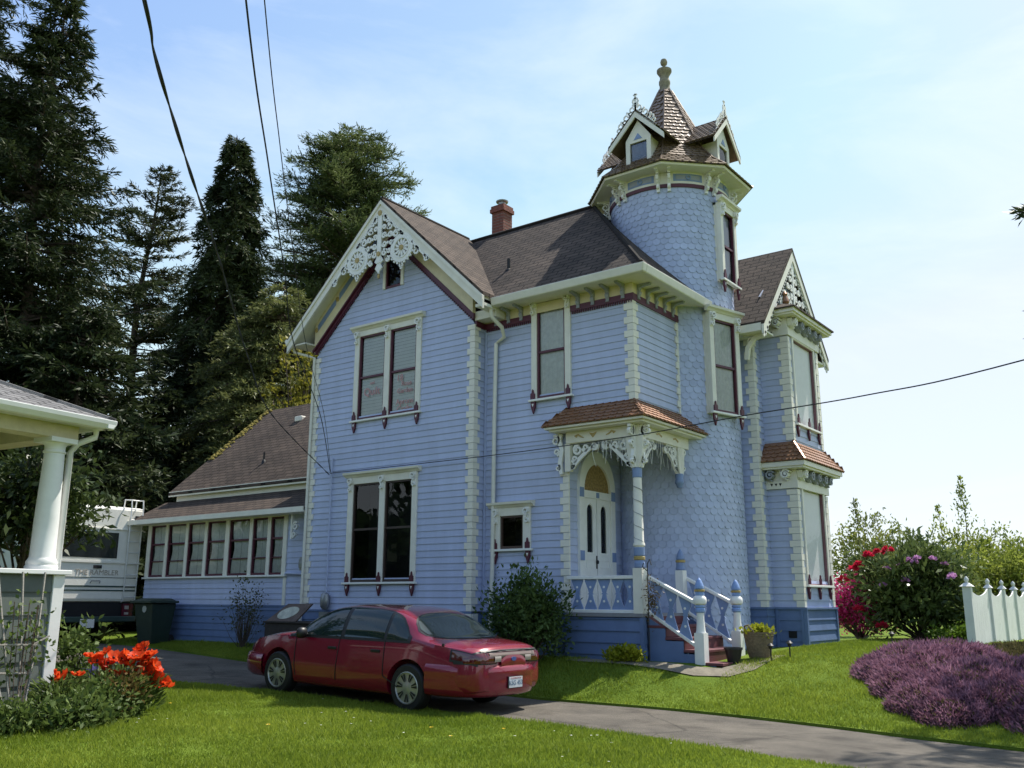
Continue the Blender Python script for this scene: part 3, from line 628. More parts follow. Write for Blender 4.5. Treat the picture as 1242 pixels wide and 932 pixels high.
# ---- tower
TX, TY, TR = -8.69, 17.23, 1.27
def scales(mb, fn, U, V0, V1, w, e, a_of=None, lift=.016, keep=None, jit=.0):
    """rows of half-hexagon shingles on a surface fn(u, v, out)"""
    nrow = int((V1-V0)/e)+1
    for r_ in range(nrow):
        v = V0+r_*e; u0, u1 = U(v) if callable(U) else U
        nn = max(1, int(round((u1-u0)/w))); ww = (u1-u0)/nn
        for i in range(nn+1 if r_ % 2 == 0 or a_of else nn):
            u = u0+(i+(.0 if r_ % 2 else .5))*ww
            if a_of is None and (u-ww/2 < u0-ww*.55 or u+ww/2 > u1+ww*.55): continue
            if a_of and i >= nn: continue
            if keep and not keep(u, v): continue
            h = ww*.488; lo = lift*(1+jit*(rnd.random()-.5)); top = min(v+1.45*e, V1+.3*e)
            cl = (lambda q: q) if a_of else (lambda q: min(max(q, u0), u1))
            pts = [(-h, v+.36*e), (-h*.52, v), (h*.52, v), (h, v+.36*e)]
            vs = [fn(cl(u+a), b, lo*(1-.5*(b-v)/(1.45*e))) for a, b in pts]+[fn(cl(u+h), top, .002), fn(cl(u-h), top, .002)]
            vs += [fn(cl(u+a), b, -.004) for a, b in pts]
            mb.add(vs, [(0, 1, 2, 3, 4, 5), (0, 6, 7, 1), (1, 7, 8, 2), (2, 8, 9, 3)])
def tower_fn(u, v, o):
    a = u/TR; return (TX+(TR+o)*math.sin(a), TY-(TR+o)*math.cos(a), v)     # u=0 faces -Y, grows towards +X
mb = MB(); mb.lathe(TX, TY, [(TR-.008, .45), (TR-.008, 10.2)], 72); mb.build('tower_wall', BLUE2, HOUSE, smooth=50)
mb = MB()
def tkeep(u, v):
    d = u/TR; d = (d+math.pi) % (2*math.pi)-math.pi
    if 1.24 < d < 1.90 and 7.85 < v < 9.75: return False
    if .95 < d < 1.62 and 5.05 < v < 7.3: return False
    return -1.75 < d < 2.3
scales(mb, tower_fn, (-math.pi*TR, math.pi*TR), .62, 9.86, .155, .125, a_of=1, keep=tkeep, jit=.4, lift=.016); mb.build('tower_shingle', BLUE2, HOUSE)
# tower top: maroon line, frieze with blue panels, scroll brackets in pairs, eight-sided eave and flared tile roof
mb = MB(); mb.lathe(TX, TY, [(TR+.0, 9.86), (TR+.035, 9.86), (TR+.045, 9.93), (TR, 9.93)], 72); mb.build('dentil_band', MAROON, HOUSE, smooth=30)
mb = MB(); mb.lathe(TX, TY, [(TR, 9.931), (TR+.03, 9.931), (TR+.03, 10.2), (TR, 10.2)], 72); mb.build('tower_frieze', CREAM, HOUSE, smooth=30)
mb = MB(); m2 = MB()
def arc_panel(m, a0, a1, z0, z1, ro, n=8):
    for i in range(n):
        p, q = a0+(a1-a0)*i/n, a0+(a1-a0)*(i+1)/n
        f = lambda a, r, z: (TX+r*math.sin(a), TY-r*math.cos(a), z)
        m.hexa([f(p, TR+.025, z0), f(q, TR+.025, z0), f(q, TR+ro, z0), f(p, TR+ro, z0), f(p, TR+.025, z1), f(q, TR+.025, z1), f(q, TR+ro, z1), f(p, TR+ro, z1)])
for kx in range(8):
    c = R(kx*45); arc_panel(mb, c-.24, c+.24, 9.99, 10.15, .036); arc_panel(m2, c-.2, c+.2, 10.02, 10.12, .041)
    a_, b_ = TX+(TR+.04)*math.sin(c), TY-(TR+.04)*math.cos(c); Fk = Fr((a_, b_), (math.cos(c), math.sin(c)), (math.sin(c), -math.cos(c)))
    mb.ring(Fk, 0, 10.07, .045, .025, 0, .02, 12)
    fp_ = mb.build('frieze_panel', MBLUE, HOUSE); m2.build('frieze_panel_field', GREY, fp_); mb = MB(); m2 = MB()
for kx in range(8):
    for dd in (-.085, .085):
        a = R(22.5+kx*45)+dd
        Fk = Fr((TX+TR*math.sin(a), TY-TR*math.cos(a)), (math.sin(a), -math.cos(a)), (math.cos(a), math.sin(a)))   # lies in the radial plane
        m = MB()
        m.spiral(Fk, .13, 10.06, .10, .03, R(60), 1.4, .035, -.028, .028); m.spiral(Fk, .075, 9.86, .065, .02, R(250), -1.3, .03, -.028, .028)
        m.ribbon(Fk, [(.04, 10.16), (.04, 9.76)], .05, -.034, .034); m.ribbon(Fk, [(.14, 9.97), (.08, 9.92)], .03, -.028, .028); m.ribbon(Fk, [(.03, 10.175), (.32, 10.175)], .03, -.034, .034)
        m.build('tower_bracket', WHITE, HOUSE)
OCT = [R(22.5+45*i) for i in range(8)]
def octp(r, z): return [(TX+r*math.sin(a), TY-r*math.cos(a), z) for a in OCT]
mb = MB(); a_, b_, c_ = octp(1.24, 10.19), octp(1.74, 10.19), octp(1.76, 10.235)
for i in range(8):
    j = (i+1) % 8; mb.face([a_[i], b_[i], b_[j], a_[j]]); mb.face([b_[i], c_[i], c_[j], b_[j]])
mb.build('tower_soffit', CREAM, HOUSE, recalc=False)
prof = [(1.80, 10.235), (1.42, 10.55), (1.12, 10.90), (.90, 11.25), (.14, 12.80)]
mb = MB()
for (ra, za), (rb, zb) in zip(prof[:-1], prof[1:]):
    A_, B_ = octp(ra, za), octp(rb, zb)
    for i in range(8):
        j = (i+1) % 8; a0, a1, b0, b1 = map(np.array, (A_[i], A_[j], B_[i], B_[j]))
        mb.face([a0, a1, b1, b0])
        mid0, mid1 = (a0+a1)/2, (b0+b1)/2; vv = mid1-mid0; Lv = np.linalg.norm(vv); vv = vv/Lv; uu = (a1-a0)/np.linalg.norm(a1-a0); nn = np.cross(uu, vv)
        if nn[2] < 0: nn = -nn
        wa, wb = np.linalg.norm(a1-a0)/2, np.linalg.norm(b1-b0)/2
        fn = lambda u, v, o, mid0=mid0, uu=uu, vv=vv, nn=nn: tuple(mid0+uu*u+vv*v+nn*o)
        Uf = lambda v, wa=wa, wb=wb, Lv=Lv: (-(wa+(wb-wa)*min(1, v/Lv)), wa+(wb-wa)*min(1, v/Lv))
        scales(mb, fn, Uf, 0.0, Lv-.02, .15, .115, lift=.028)
for i in range(8):
    mb.tube([tuple(octp(r_+.012, z_+.012)[i]) for r_, z_ in prof], .022, 5)
mb.build('tower_roof', TOWERTILE, HOUSE)
mb = MB(); mb.lathe(TX, TY, [(.15, 12.72), (.16, 12.76), (.13, 12.8), (.115, 12.95), (.13, 13.0), (.13, 13.06), (.11, 13.1), (.10, 13.18), (.14, 13.25), (.17, 13.30), (.17, 13.35), (.10, 13.38), (.035, 13.40), (.035, 13.47), (.07, 13.50), (.082, 13.56), (.065, 13.62), (.02, 13.65)], 18)
mb.build('finial', mat('lichened_finial', (.25, .22, .15), .8, .4, 14), HOUSE, smooth=40)
# dormers of the tower: four small gables with an iron-lace crest
def dormer(kx):
    c = R(kx*90); s, co = math.sin(c), math.cos(c)
    F = Fr((TX, TY), (co, s), (s, -co))
    rb = 1.41; ap, ev, hw = 11.66, 10.98, .66
    m = MB(); k_ = math.hypot(hw, ap-ev)
    for sg in (-1, 1):
        a0, a1 = F.P(0, rb+.03, ap+.03), F.P(sg*(hw+.02), rb+.03, ev+.01)
        b0, b1 = F.P(0, .45, ap+.03), F.P(sg*(hw+.02), .45, ev+.01)
        m.face([a0, a1, b1, b0]); m.face([np.array(p)-np.array((0, 0, .03)) for p in (a0, a1, b1, b0)])
        oo, uu = np.array(F.P(sg*(hw+.02), rb+.03, ev+.01)), np.array((-F.n[0], -F.n[1], 0)); vv = (np.array(a0)-np.array(a1)); Lv = np.linalg.norm(vv); vv /= Lv; nn = np.cross(uu, vv); nn = nn if nn[2] > 0 else -nn
        fn = lambda u, v, o, oo=oo, uu=uu, vv=vv, nn=nn: tuple(oo+uu*u+vv*v+nn*o)
        scales(m, fn, (0, .95), 0, Lv-.02, .14, .11, lift=.025)
    D = m.build('dormer', TOWERTILE, HOUSE)
    m = MB()
    for sg in (-1, 1): m.prism([F.P(0, rb, ap), F.P(sg*hw, rb, ev), F.P(sg*hw, rb, ev-.13), F.P(0, rb, ap-.13)], (F.n[0]*.03, F.n[1]*.03, 0))
    m.build('bargeboard', CREAM, D)
    m = MB(); nf = rb-.08
    m.fpoly(F, [(-.30, 10.46), (-.30, 11.08), (0, 11.5), (.30, 11.08), (.30, 10.46), (.20, 10.46), (.20, 11.0), (-.20, 11.0), (-.20, 10.46)], nf-.05, nf)
    m.fbox(F, -.30, -.27, .6, nf-.05, 10.46, 11.05); m.fbox(F, .27, .30, .6, nf-.05, 10.46, 11.05); m.fbox(F, -.34, .34, nf-.06, nf+.05, 10.42, 10.457)
    m.build('dormer_front', CREAM, D)
    m = MB(); m.fbox(F, -.20, .20, nf-.045, nf-.03, 10.46, 11.0); m.build('pane', GLASS, D)
    m = MB(); m.fbox(F, -.20, .20, nf-.12, nf-.1, 10.46, 11.0); m.build('shade', mat('dormer_dark', (.03, .035, .05), .5), D)
    m = MB(); m.fpoly(F, [(-.10, 11.06), (.10, 11.06), (0, 11.2)], nf+.001, nf+.01); m.build('gable_panel', MBLUE, D)
    m = MB(); t_ = .030
    for sg in (-1, 1):
        for q, r_ in ((.12, .075), (.34, .085), (.56, .07)):
            x = hw*q*1.0; z = ap+.05-(ap-ev)*q+.10
            m.spiral(F, sg*x, z+.02, r_*1.25, .03, R(90), 1.3, .040, rb-.02, rb-.0, sg); m.ring(F, sg*(x+.05), z-.08, .04, .03, rb-.02, rb, 9)
        m.ribbon(F, [(0, ap+.04), (sg*hw*.72, ev+.23)], .045, rb-.02, rb)
    m.ring(F, 0, ap+.26, .065, .04, rb-.02, rb, 12); m.ribbon(F, [(0, ap+.02), (0, ap+.44)], .045, rb-.02, rb); m.ribbon(F, [(-.05, ap+.41), (.05, ap+.41)], .025, rb-.02, rb)
    m.build('crest', WHITE, D)
for kx in range(4): dormer(kx)
# tower windows: framed boxes standing proud of the round wall
def tower_window(a, hw, z0, z1, hood_ext, out, curtain):
    s, co = math.sin(a), math.cos(a); F = Fr((TX+(TR+out)*s, TY-(TR+out)*co), (co, s), (s, -co))
    wv = window(HOUSE, F, -hw, hw, z0, z1, [(-hw+.12, hw-.12)], head=.14, inside=curtain, brackets=(-hw+.06, hw-.06), aprons=(-hw+.05, hw-.05), room=.35, mid=.5)
    m = MB()
    for sg in (-1, 1): m.fbox(F, sg*hw-(0 if sg < 0 else .04), sg*hw+(.04 if sg < 0 else 0), -.45, -.062, z0, z1)
    m.fbox(F, -hw, hw, -.45, -.062, z1-.05, z1); m.fbox(F, -hw, hw, -.45, -.062, z0-.03, z0-.001); m.build('window_cheek', CREAM, wv)
    return wv
tower_window(R(90), .39, 7.93, 9.62, .05, .05, 'dark')
tower_window(R(74), .445, 5.12, 7.16, .05, .06, 'sheer')

# ---- side gable and two-storey bay
GY, GZ, GS = 19.24, 9.2, 1.115; GX = -6.74
kg = 1/math.hypot(1, GS)
mb = MB()
roof_slab(mb, [(-11.5, GY-1.94, GZ-1.94*GS), (GX+.03, GY-1.94, GZ-1.94*GS), (GX+.03, GY, GZ), (-11.5, GY, GZ)], (1, 0, 0), (0, kg, GS*kg))
roof_slab(mb, [(GX+.03, GY+1.94, GZ-1.94*GS), (-11.5, GY+1.94, GZ-1.94*GS), (-11.5, GY, GZ), (GX+.03, GY, GZ)], (-1, 0, 0), (0, -kg, GS*kg))
mb.build('side_gable_roof', ROOF, HOUSE)
FG = FE(GX); mb = MB()
for s in (-1, 1):
    q = [(GY, GZ-.07), (GY+s*1.94, GZ-.07-1.94*GS), (GY+s*1.94, GZ-.27-1.94*GS), (GY, GZ-.30)]
    mb.fpoly(FG, q, -.03, .02)
mb.box(-7.7, GX-.04, GY-1.92, GY-1.30, 6.86, 6.90); mb.box(-7.26, GX-.04, GY+1.30, GY+1.92, 6.86, 6.90); mb.fbox(FS(GY-1.92), -7.8, GX-.04, -.03, .03, 6.84, 7.0)
mb.build('side_bargeboard', CREAM, HOUSE)
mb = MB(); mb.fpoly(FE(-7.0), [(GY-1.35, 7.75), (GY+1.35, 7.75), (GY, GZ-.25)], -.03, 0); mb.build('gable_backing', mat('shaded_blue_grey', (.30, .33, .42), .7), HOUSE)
lm = MB(); FL = FE(GX-.02)
lm.fbox(FL, GY-.035, GY+.035, -.015, .02, 7.85, GZ-.3)
for s in (-1, 1):
    for i, (dy, z, r_, a0, tr) in enumerate(((.10, 8.62, .07, 60, 1.2), (.16, 8.42, .08, 200, -1.2), (.12, 8.22, .07, 40, 1.3), (.33, 8.22, .08, 220, -1.3), (.14, 8.02, .07, 60, 1.2), (.33, 8.0, .075, 180, 1.3), (.53, 8.02, .085, 30, -1.2), (.24, 7.86, .06, 100, 1.3), (.48, 7.83, .06, 260, 1.3), (.68, 7.83, .07, 20, -1.3), (.82, 7.72, .06, 90, 1.2), (.95, 7.55, .06, 90, 1.2))):
        lm.spiral(FL, GY+s*dy, z, r_, r_*.3, R(a0), tr, .046, -.012, .015, s)
    for i in range(14):
        x = .08+i*.075; lm.disc(FL, GY+s*x, GZ-.36-x*GS, .05, -.012, .015, 7)
    for i in range(6): lm.disc(FL, GY+s*(1.2+i*.12), GZ-.38-(1.2+i*.12)*GS, .045, -.012, .015, 8)
for s in (-1, 1): lm.ribbon(FL, [(GY+s*.1, GZ-.40-.1*GS), (GY+s*1.9, GZ-.36-1.9*GS)], .05, -.012, .015); lm.ribbon(FL, [(GY, 7.84), (GY+s*1.1, 7.80)], .03, -.012, .015)
lm.build('gable_lace', WHITE, HOUSE)
# knee bracket under the low end of the side gable
mb = MB(); FK = FS(17.6)
mb.ribbon(FK, [(-7.24, 6.35), (-7.2, 6.6), (-7.05, 6.78), (-6.82, 6.84)], .09, -.04, .04); mb.spiral(FK, -7.12, 6.72, .09, .03, R(40), 1.2, .03, -.03, .03); mb.fbox(FK, -7.28, -6.8, -.05, .05, 6.83, 6.90); mb.build('knee_bracket', CREAM, HOUSE)
BX, B0, B1 = -6.64, 18.30, 20.05
FB_, FC_, FD_ = FE(BX), FS(B0), FN(B1)
hw2, hw1 = (18.50, 19.86, 5.10, 7.0), (18.50, 19.86, 1.84, 3.86)
mb = MB(); siding(mb, FB_, 4.6, 7.1, const(B0), const(B1), [HL(*hw2)]); siding(mb, FC_, 4.6, 7.1, const(-7.26), const(BX)); siding(mb, FD_, 4.6, 7.1, const(-7.26), const(BX))
siding(mb, FB_, 1.40, 4.1, const(B0), const(B1), [HL(*hw1)]); siding(mb, FC_, 1.40, 4.1, const(-7.26), const(BX)); siding(mb, FD_, 1.40, 4.1, const(-7.26), const(BX)); mb.build('bay_wall', BLUE, HOUSE)
mb = MB(); siding(mb, FB_, .55, 1.36, const(B0-.02), const(B1+.02), pitch=.2, base=.025, proud=.03); siding(mb, FC_, .55, 1.36, const(-7.26), const(BX+.02), pitch=.2, base=.02)
for F_, a, b in ((FB_, B0-.04, B0+.03), (FB_, B1-.03, B1+.04)): mb.fbox(F_, a, b, .0, .07, .5, 1.36)
mb.fbox(FB_, B0-.06, B1+.06, 0, .08, 1.362, 1.398); mb.fbox(FC_, -7.24, BX+.0, 0, .06, 1.362, 1.398); mb.fbox(FC_, BX-.05, BX-.001, .0, .06, .5, 1.36); mb.fbox(FC_, -7.2, -7.14, .0, .05, .5, 1.36); mb.build('bay_base', DBLUE, HOUSE)
mb = MB(); mb.fbox(FC_, -6.96, -6.80, .035, .05, .82, .95); mb.build('crawlspace_vent', DARK, HOUSE)
for z0, z1 in ((1.4, 3.72), (4.72, 6.92)):
    mb = MB(); quoins(mb, FC_, BX, -1, z0, z1, .19, .13); quoins(mb, FB_, B0, 1, z0, z1, .12, .09, ext=0); mb.build('corner_blocks', CREAM, HOUSE)
    mb = MB(); quoins(mb, FB_, B1, -1, z0, z1, .12, .09); mb.build('corner_blocks', CREAM, HOUSE)
BR3 = (18.55, 19.18, 19.81)
for zz in (hw2, hw1):
    window(HOUSE, FB_, zz[0], zz[1], zz[2], zz[3], [(zz[0]+.08, zz[1]-.08)], cas=.1, head=.09, hood=False, glass=GLASSB, inside='shade', mid=0, aprons=BR3, room=.45, sw=.014, sash=mat('mauve_sash', (.22, .10, .12), .5), label='tall single pane reflecting the sky, '+('upper' if zz is hw2 else 'lower')+' bay')
def ring_box(mb, o0, o1, z0, z1):     # a moulding round three sides of the bay
    mb.box(-7.24, BX+o0, B0-o1, B0-o0+.0, z0, z1) if False else None
    mb.box(-7.24, BX+o1, B0-o1, B0+.0, z0, z1); mb.box(BX-.0, BX+o1, B0+.001, B1-.001, z0, z1); mb.box(-7.24, BX+o1, B1, B1+o1, z0, z1)
def bay_cornice(z):                   # z = eave height
    m = MB(); ring_box(m, 0, .06, z-.52, z-.36); ring_box(m, 0, .30, z-.10, z-.005); ring_box(m, 0, .26, z-.14, z-.101); ring_box(m, 0, .035, z-.358, z-.141)
    c = m.build('bay_cornice', CREAM, HOUSE)
    for F, us in ((FB_, (B0+.12, B0+.50, B0+.9, B0+1.3, B0+1.62)), (FC_, (-7.1, -6.78))):
        for u in us:
            q = MB(); q.spiral(F, u, z-.245, .095, .03, R(30), 1.4, .03, .04, .20, 1); q.disc(F, u, z-.245, .028, .04, .21, 8); q.ribbon(F, [(u-.13, z-.16), (u-.09, z-.30), (u+.02, z-.36)], .03, .04, .14)
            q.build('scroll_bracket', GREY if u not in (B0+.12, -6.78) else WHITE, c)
    q = MB()
    for u in (-7.12, -7.03, -6.94): q.fpoly(FC_, [(u-.03, z-.41), (u+.03, z-.41), (u, z-.47)], .061, .064)
    q.build('arrow_inlay', DARK, c)
bay_cornice(7.46); bay_cornice(4.26)
# upper bay roof: low hipped asphalt apron with a boss; lower one: copper tiles
mb = MB(); o = .34; E0 = [(-7.24, B0-o, 7.462), (BX+o, B0-o, 7.462), (BX+o, B1+o, 7.462), (-7.24, B1+o, 7.462)]; T0 = [(-7.24, B0+.25, 7.80), (-6.95, B0+.35, 7.80), (-6.95, B1-.35, 7.80), (-7.24, B1-.25, 7.80)]
for i in range(3): roof_slab(mb, [E0[i], E0[i+1], T0[i+1], T0[i]], tuple((np.array(E0[i+1])-E0[i])/np.linalg.norm(np.array(E0[i+1])-E0[i])), (0, .6, .8) if i != 1 else (-.6, 0, .8), .035)
mb.face(T0); mb.build('bay_roof', ROOF, HOUSE)
mb = MB(); mb.lathe(-6.72, B0+.30, [(.06, 7.72), (.09, 7.76), (.07, 7.84), (.04, 7.9), (.06, 7.94), (.02, 8.0)], 10); mb.build('roof_boss', COPPER, HOUSE, smooth=40)
def tile_faces(mb, quads, w=.145, e=.105):
    for a0, a1, b1, b0 in quads:
        a0, a1, b0, b1 = map(lambda p: np.array(p, float), (a0, a1, b0, b1))
        mb.face([a0, a1, b1, b0]); uu = (a1-a0)/np.linalg.norm(a1-a0); nn = np.cross(uu, b0-a0+1e-6); nn /= np.linalg.norm(nn); nn = nn if nn[2] > 0 else -nn
        vv = np.cross(nn, uu); vv = vv if vv[2] > 0 else -vv; Lv = (b0-a0)@vv; La = np.linalg.norm(a1-a0); x0, x1 = (b0-a0)@uu, (b1-a0)@uu
        fn = lambda u, v, o: tuple(a0+uu*u+vv*v+nn*o)
        scales(mb, fn, lambda v: (x0*min(1, v/Lv), La+(x1-La)*min(1, v/Lv)), 0, Lv-.03, w, e, lift=.026)
    return mb
mb = MB(); z = 4.262; o = .33; E1 = [(-7.24, B0-o, z), (BX+o, B0-o, z), (BX+o, B1+o, z), (-7.24, B1+o, z)]; T1 = [(-7.24, B0-.0, 4.70), (BX, B0, 4.70), (BX, B1, 4.70), (-7.24, B1, 4.70)]
tile_faces(mb, [(E1[i], E1[i+1], T1[i+1], T1[i]) for i in range(3)])
for i in (1, 2): mb.tube([E1[i], T1[i]], .03, 6)
mb.build('copper_bay_roof', COPPER, HOUSE)
mb = MB(); mb.lathe(-7.75, 18.3, [(.09, 7.9), (.085, 8.28), (.13, 8.3), (.13, 8.36), (.05, 8.4)], 12); mb.build('roof_vent', COPPER, HOUSE, smooth=40)

# ---- entrance porch
mb = MB(); mb.box(-9.50, -7.93, 14.20, 16.3, 1.24, 1.298); mb.build('porch_floor', mat('grey_deck_paint', (.25, .25, .27), .6), HOUSE)
mb = MB(); siding(mb, FS(14.24), .4, 1.23, const(-9.53), const(-7.98), pitch=.20, base=0, proud=.025); mb.fbox(FS(14.24), -8.0, -7.93, -.05, .035, .4, 1.235); siding(mb, FE(-7.97), .4, 1.23, const(14.25), const(16.2), pitch=.2, proud=.02); mb.build('porch_skirt', DBLUE, HOUSE)
PCX, PCY = -8.02, 14.29
mb = MB(); mb.box(PCX-.09, PCX+.09, PCY-.09, PCY+.09, 1.299, 2.06); mb.lathe(PCX, PCY, [(.075, 2.30), (.09, 2.34), (.09, 2.38), (.085, 2.42), (.105, 2.44), (.105, 2.47), (.088, 2.5), (.078, 3.62)], 18)
PC = mb.build('porch_column', CREAM, HOUSE, smooth=35)
mb = MB(); mb.lathe(PCX, PCY, [(.078, 2.061), (.095, 2.08), (.095, 2.14), (.085, 2.18), (.085, 2.2)], 18); mb.lathe(PCX, PCY, [(.085, 2.26), (.097, 2.28), (.097, 2.40), (.08, 2.42)], 18); mb.lathe(PCX, PCY, [(.082, 3.62), (.088, 3.64), (.088, 3.78), (.08, 3.80)], 18); mb.build('column_band', MBLUE, PC, smooth=35)
mb = MB(); mb.lathe(PCX, PCY, [(.08, 2.19), (.10, 2.205), (.10, 2.25), (.08, 2.27)], 18); mb.build('column_bead', GOLD, PC, smooth=35)
mb = MB()
for i in range(5):                                   # a cord of small lights wound round the shaft
    pass
mb.tube([(PCX+.086*math.cos(i*.35), PCY-.086*math.sin(i*.35), 2.5+i*.0125) for i in range(90)], .006, 4); mb.build('light_cord', METALG, PC)
mb = MB(); mb.fbox(FS(14.22), -9.48, -7.93, -.14, 0, 4.36, 4.57); mb.box(-8.07, -7.94, 14.361, 16.2, 4.36, 4.57)
mb.box(-9.72, -7.74, 14.02, 14.34, 4.571, 4.61); mb.box(-8.06, -7.74, 14.341, 16.4, 4.571, 4.61); mb.box(-9.79, -7.68, 13.95, 14.34, 4.611, 4.655); mb.box(-8.06, -7.68, 14.341, 16.45, 4.611, 4.655)
mb.build('porch_beam', CREAM, HOUSE, bevel=.006)
mb = MB(); G1 = FS(14.22)
for u, s in ((-9.2, 1), (-8.48, -1)): mb.ribbon(G1, [(u-.08*s, 4.48), (u, 4.50), (u+.06*s, 4.46), (u+.12*s, 4.44)], [.02, .035, .03, .015], 0, .008); mb.disc(G1, u-.04*s, 4.47, .02, 0, .01, 8)
mb.fpoly(G1, [(-8.96, 4.52), (-8.88, 4.50), (-8.80, 4.52), (-8.84, 4.46), (-8.88, 4.42), (-8.92, 4.46)], 0, .008)
G2 = FE(-7.94); mb.ribbon(G2, [(14.9, 4.48), (15.0, 4.5), (15.1, 4.46)], .03, 0, .008); mb.ribbon(G2, [(15.55, 4.48), (15.65, 4.5), (15.75, 4.45)], .03, 0, .008); mb.build('gilt_motif', GOLD, HOUSE)
def fret(F, u, s, z0, z1, wtop, name='fret_bracket', wbot=.05, thick=.045, outer=0):
    """pierced bracket growing from a narrow foot (u) to a wide top; s = side it leans to"""
    m = MB(); n0, n1 = -thick/2, thick/2
    m.ribbon(F, [(u+s*.03, z0), (u+s*.05, z0+.1), (u+s*.04, z0+.25), (u+s*.05, z1)], .055, n0, n1)
    m.ribbon(F, [(u+s*.03, z0+.02), (u+s*.12, z0+.10), (u+s*wtop*.45, z0+.24), (u+s*wtop*.72, z1-.16), (u+s*wtop, z1-.06)], [.05, .075, .07, .065, .05], n0, n1)
    m.spiral(F, u+s*(wtop-.02), z1-.09, .075, .02, R(20), -1.3, .045, n0, n1, s); m.spiral(F, u+s*(.05+wtop*.28), z1-.13, .10, .03, R(80), 1.4, .05, n0, n1, s); m.spiral(F, u+s*(.02+wtop*.60), z1-.10, .07, .02, R(200), 1.3, .042, n0, n1, s)
    m.spiral(F, u+s*.14, z0+.23, .065, .02, R(200), 1.3, .045, n0, n1, s); m.spiral(F, u+s*.10, z0+.09, .045, .015, R(40), -1.2, .04, n0, n1, s)
    m.ribbon(F, [(u, z1-.012), (u+s*wtop, z1-.012)], .024, n0, n1)
    return m.build(name, WHITE, HOUSE)
G1c = FS(14.29)
fret(G1c, -9.47, 1, 3.84, 4.36, .60); fret(G1c, PCX-.04, -1, 3.80, 4.36, .60)
G2c = FE(-8.0); fret(G2c, PCY+.04, 1, 3.80, 4.36, .55); fret(G2c, 15.83, -1, 3.86, 4.36, .50)
def outer_scroll(F, u, z0, z1, s=1):
    m = MB(); m.ribbon(F, [(u, z0), (u+s*.03, z0+.2), (u-s*.02, z0+.45), (u+s*.05, z1-.12), (u+s*.02, z1)], [.06, .09, .08, .09, .09], -.03, .03)
    m.spiral(F, u+s*.12, z1-.12, .10, .03, R(60), 1.4, .04, -.03, .03, s); m.spiral(F, u+s*.10, z0+.42, .07, .02, R(260), -1.3, .035, -.03, .03, s); m.spiral(F, u+s*.07, z0+.12, .06, .02, R(100), 1.2, .03, -.03, .03, s)
    return m.build('outer_scroll', WHITE, HOUSE)
outer_scroll(FS(14.26), -9.60, 3.80, 4.565, -1); outer_scroll(FE(PCX), 14.20, 3.80, 4.565, -1); outer_scroll(FS(PCY), PCX+.09, 3.80, 4.565, 1); outer_scroll(FE(-7.99), 15.95, 3.86, 4.565, 1)
mb = MB(); mb.fpoly(FS(14.2), [(PCX-.08, 3.80), (PCX+.08, 3.80), (PCX+.15, 4.05), (PCX+.17, 4.36), (PCX-.17, 4.36), (PCX-.15, 4.05)], -.14, -.02); mb.build('bracket_core', CREAM, HOUSE); mb = MB(); mb.fpoly(FE(-7.95), [(15.80, 3.86), (15.95, 3.86), (16.0, 4.1), (16.02, 4.36), (15.75, 4.36), (15.77, 4.1)], -.10, 0); mb.build('bracket_core', CREAM, HOUSE); mb = MB(); mb.fbox(G1c, -9.52, -9.40, -.05, .05, 3.84, 4.36); mb.build('bracket_core', CREAM, HOUSE)
mb = MB(); mb.lathe(-8.0, 15.87, [(.075, 3.86), (.085, 3.82), (.07, 3.76), (.085, 3.73), (.085, 3.68), (.06, 3.65), (.05, 3.60)], 14); mb.build('drop_pendant', MBLUE, HOUSE, smooth=40)
mb = MB(); zb, zt = 4.657, 5.06
tile_faces(mb, [((-9.82, 13.92, zb), (-7.64, 13.92, zb), (-8.07, 14.34, zt), (-9.49, 14.34, zt)), ((-7.64, 13.92, zb), (-7.64, 16.9, zb), (-8.07, 16.6, zt), (-8.07, 14.34, zt)), ((-9.82, 14.34, zb), (-9.82, 13.92, zb), (-9.49, 14.34, zt), (-9.49, 14.341, zt))])
mb.tube([(-7.64, 13.92, zb), (-8.07, 14.34, zt)], .03, 6); mb.tube([(-9.82, 13.92, zb), (-9.49, 14.34, zt)], .025, 6); mb.build('copper_porch_roof', COPPER, HOUSE)
# the double door in its arch
FD = FE(-9.52); DC = 15.28; mb = MB()
def arch(u, r, zb_, n=18, k=1.05): return [(u+r*math.cos(math.pi*i/n), zb_+k*r*math.sin(math.pi*i/n)) for i in range(n+1)]
outer = arch(DC, .65, 3.60, 18, 1.15); inner = arch(DC, .48, 3.56, 18, 1.10)
for i in range(18): mb.fpoly(FD, [outer[i], outer[i+1], inner[i+1], inner[i]], 0, .07)
for s in (-1, 1): mb.fbox(FD, min(DC+s*.49, DC+s*.65), max(DC+s*.49, DC+s*.65), 0, .065, 1.3, 3.6)
mb.fbox(FD, DC-.488, DC+.488, 0, .06, 3.42, 3.56); DR = mb.build('door_surround', WHITE, HOUSE)
mb = MB(); mb.fpoly(FD, inner[::1], 0, .02); mb.build('fanlight_panel', mat('amber_carved_panel', (.30, .20, .07), .6, .5, 22, .8, 14), DR)
mb = MB()
for s in (-1, 1):
    mb.fbox(FD, DC+s*.57-.07, DC+s*.57+.07, .066, .075, 3.42, 3.60); mb.fbox(FD, DC+s*.57-.07, DC+s*.57+.07, .066, .075, 2.24, 2.42)
mb.fbox(FD, DC-.05, DC+.05, .061, .07, 3.44, 3.54); mb.build('blue_square', MBLUE, DR)
mb = MB(); mb.disc(FD, DC, 4.43, .06, .03, .09, 10, 1.4); mb.build('keystone_ornament', GOLD, DR)
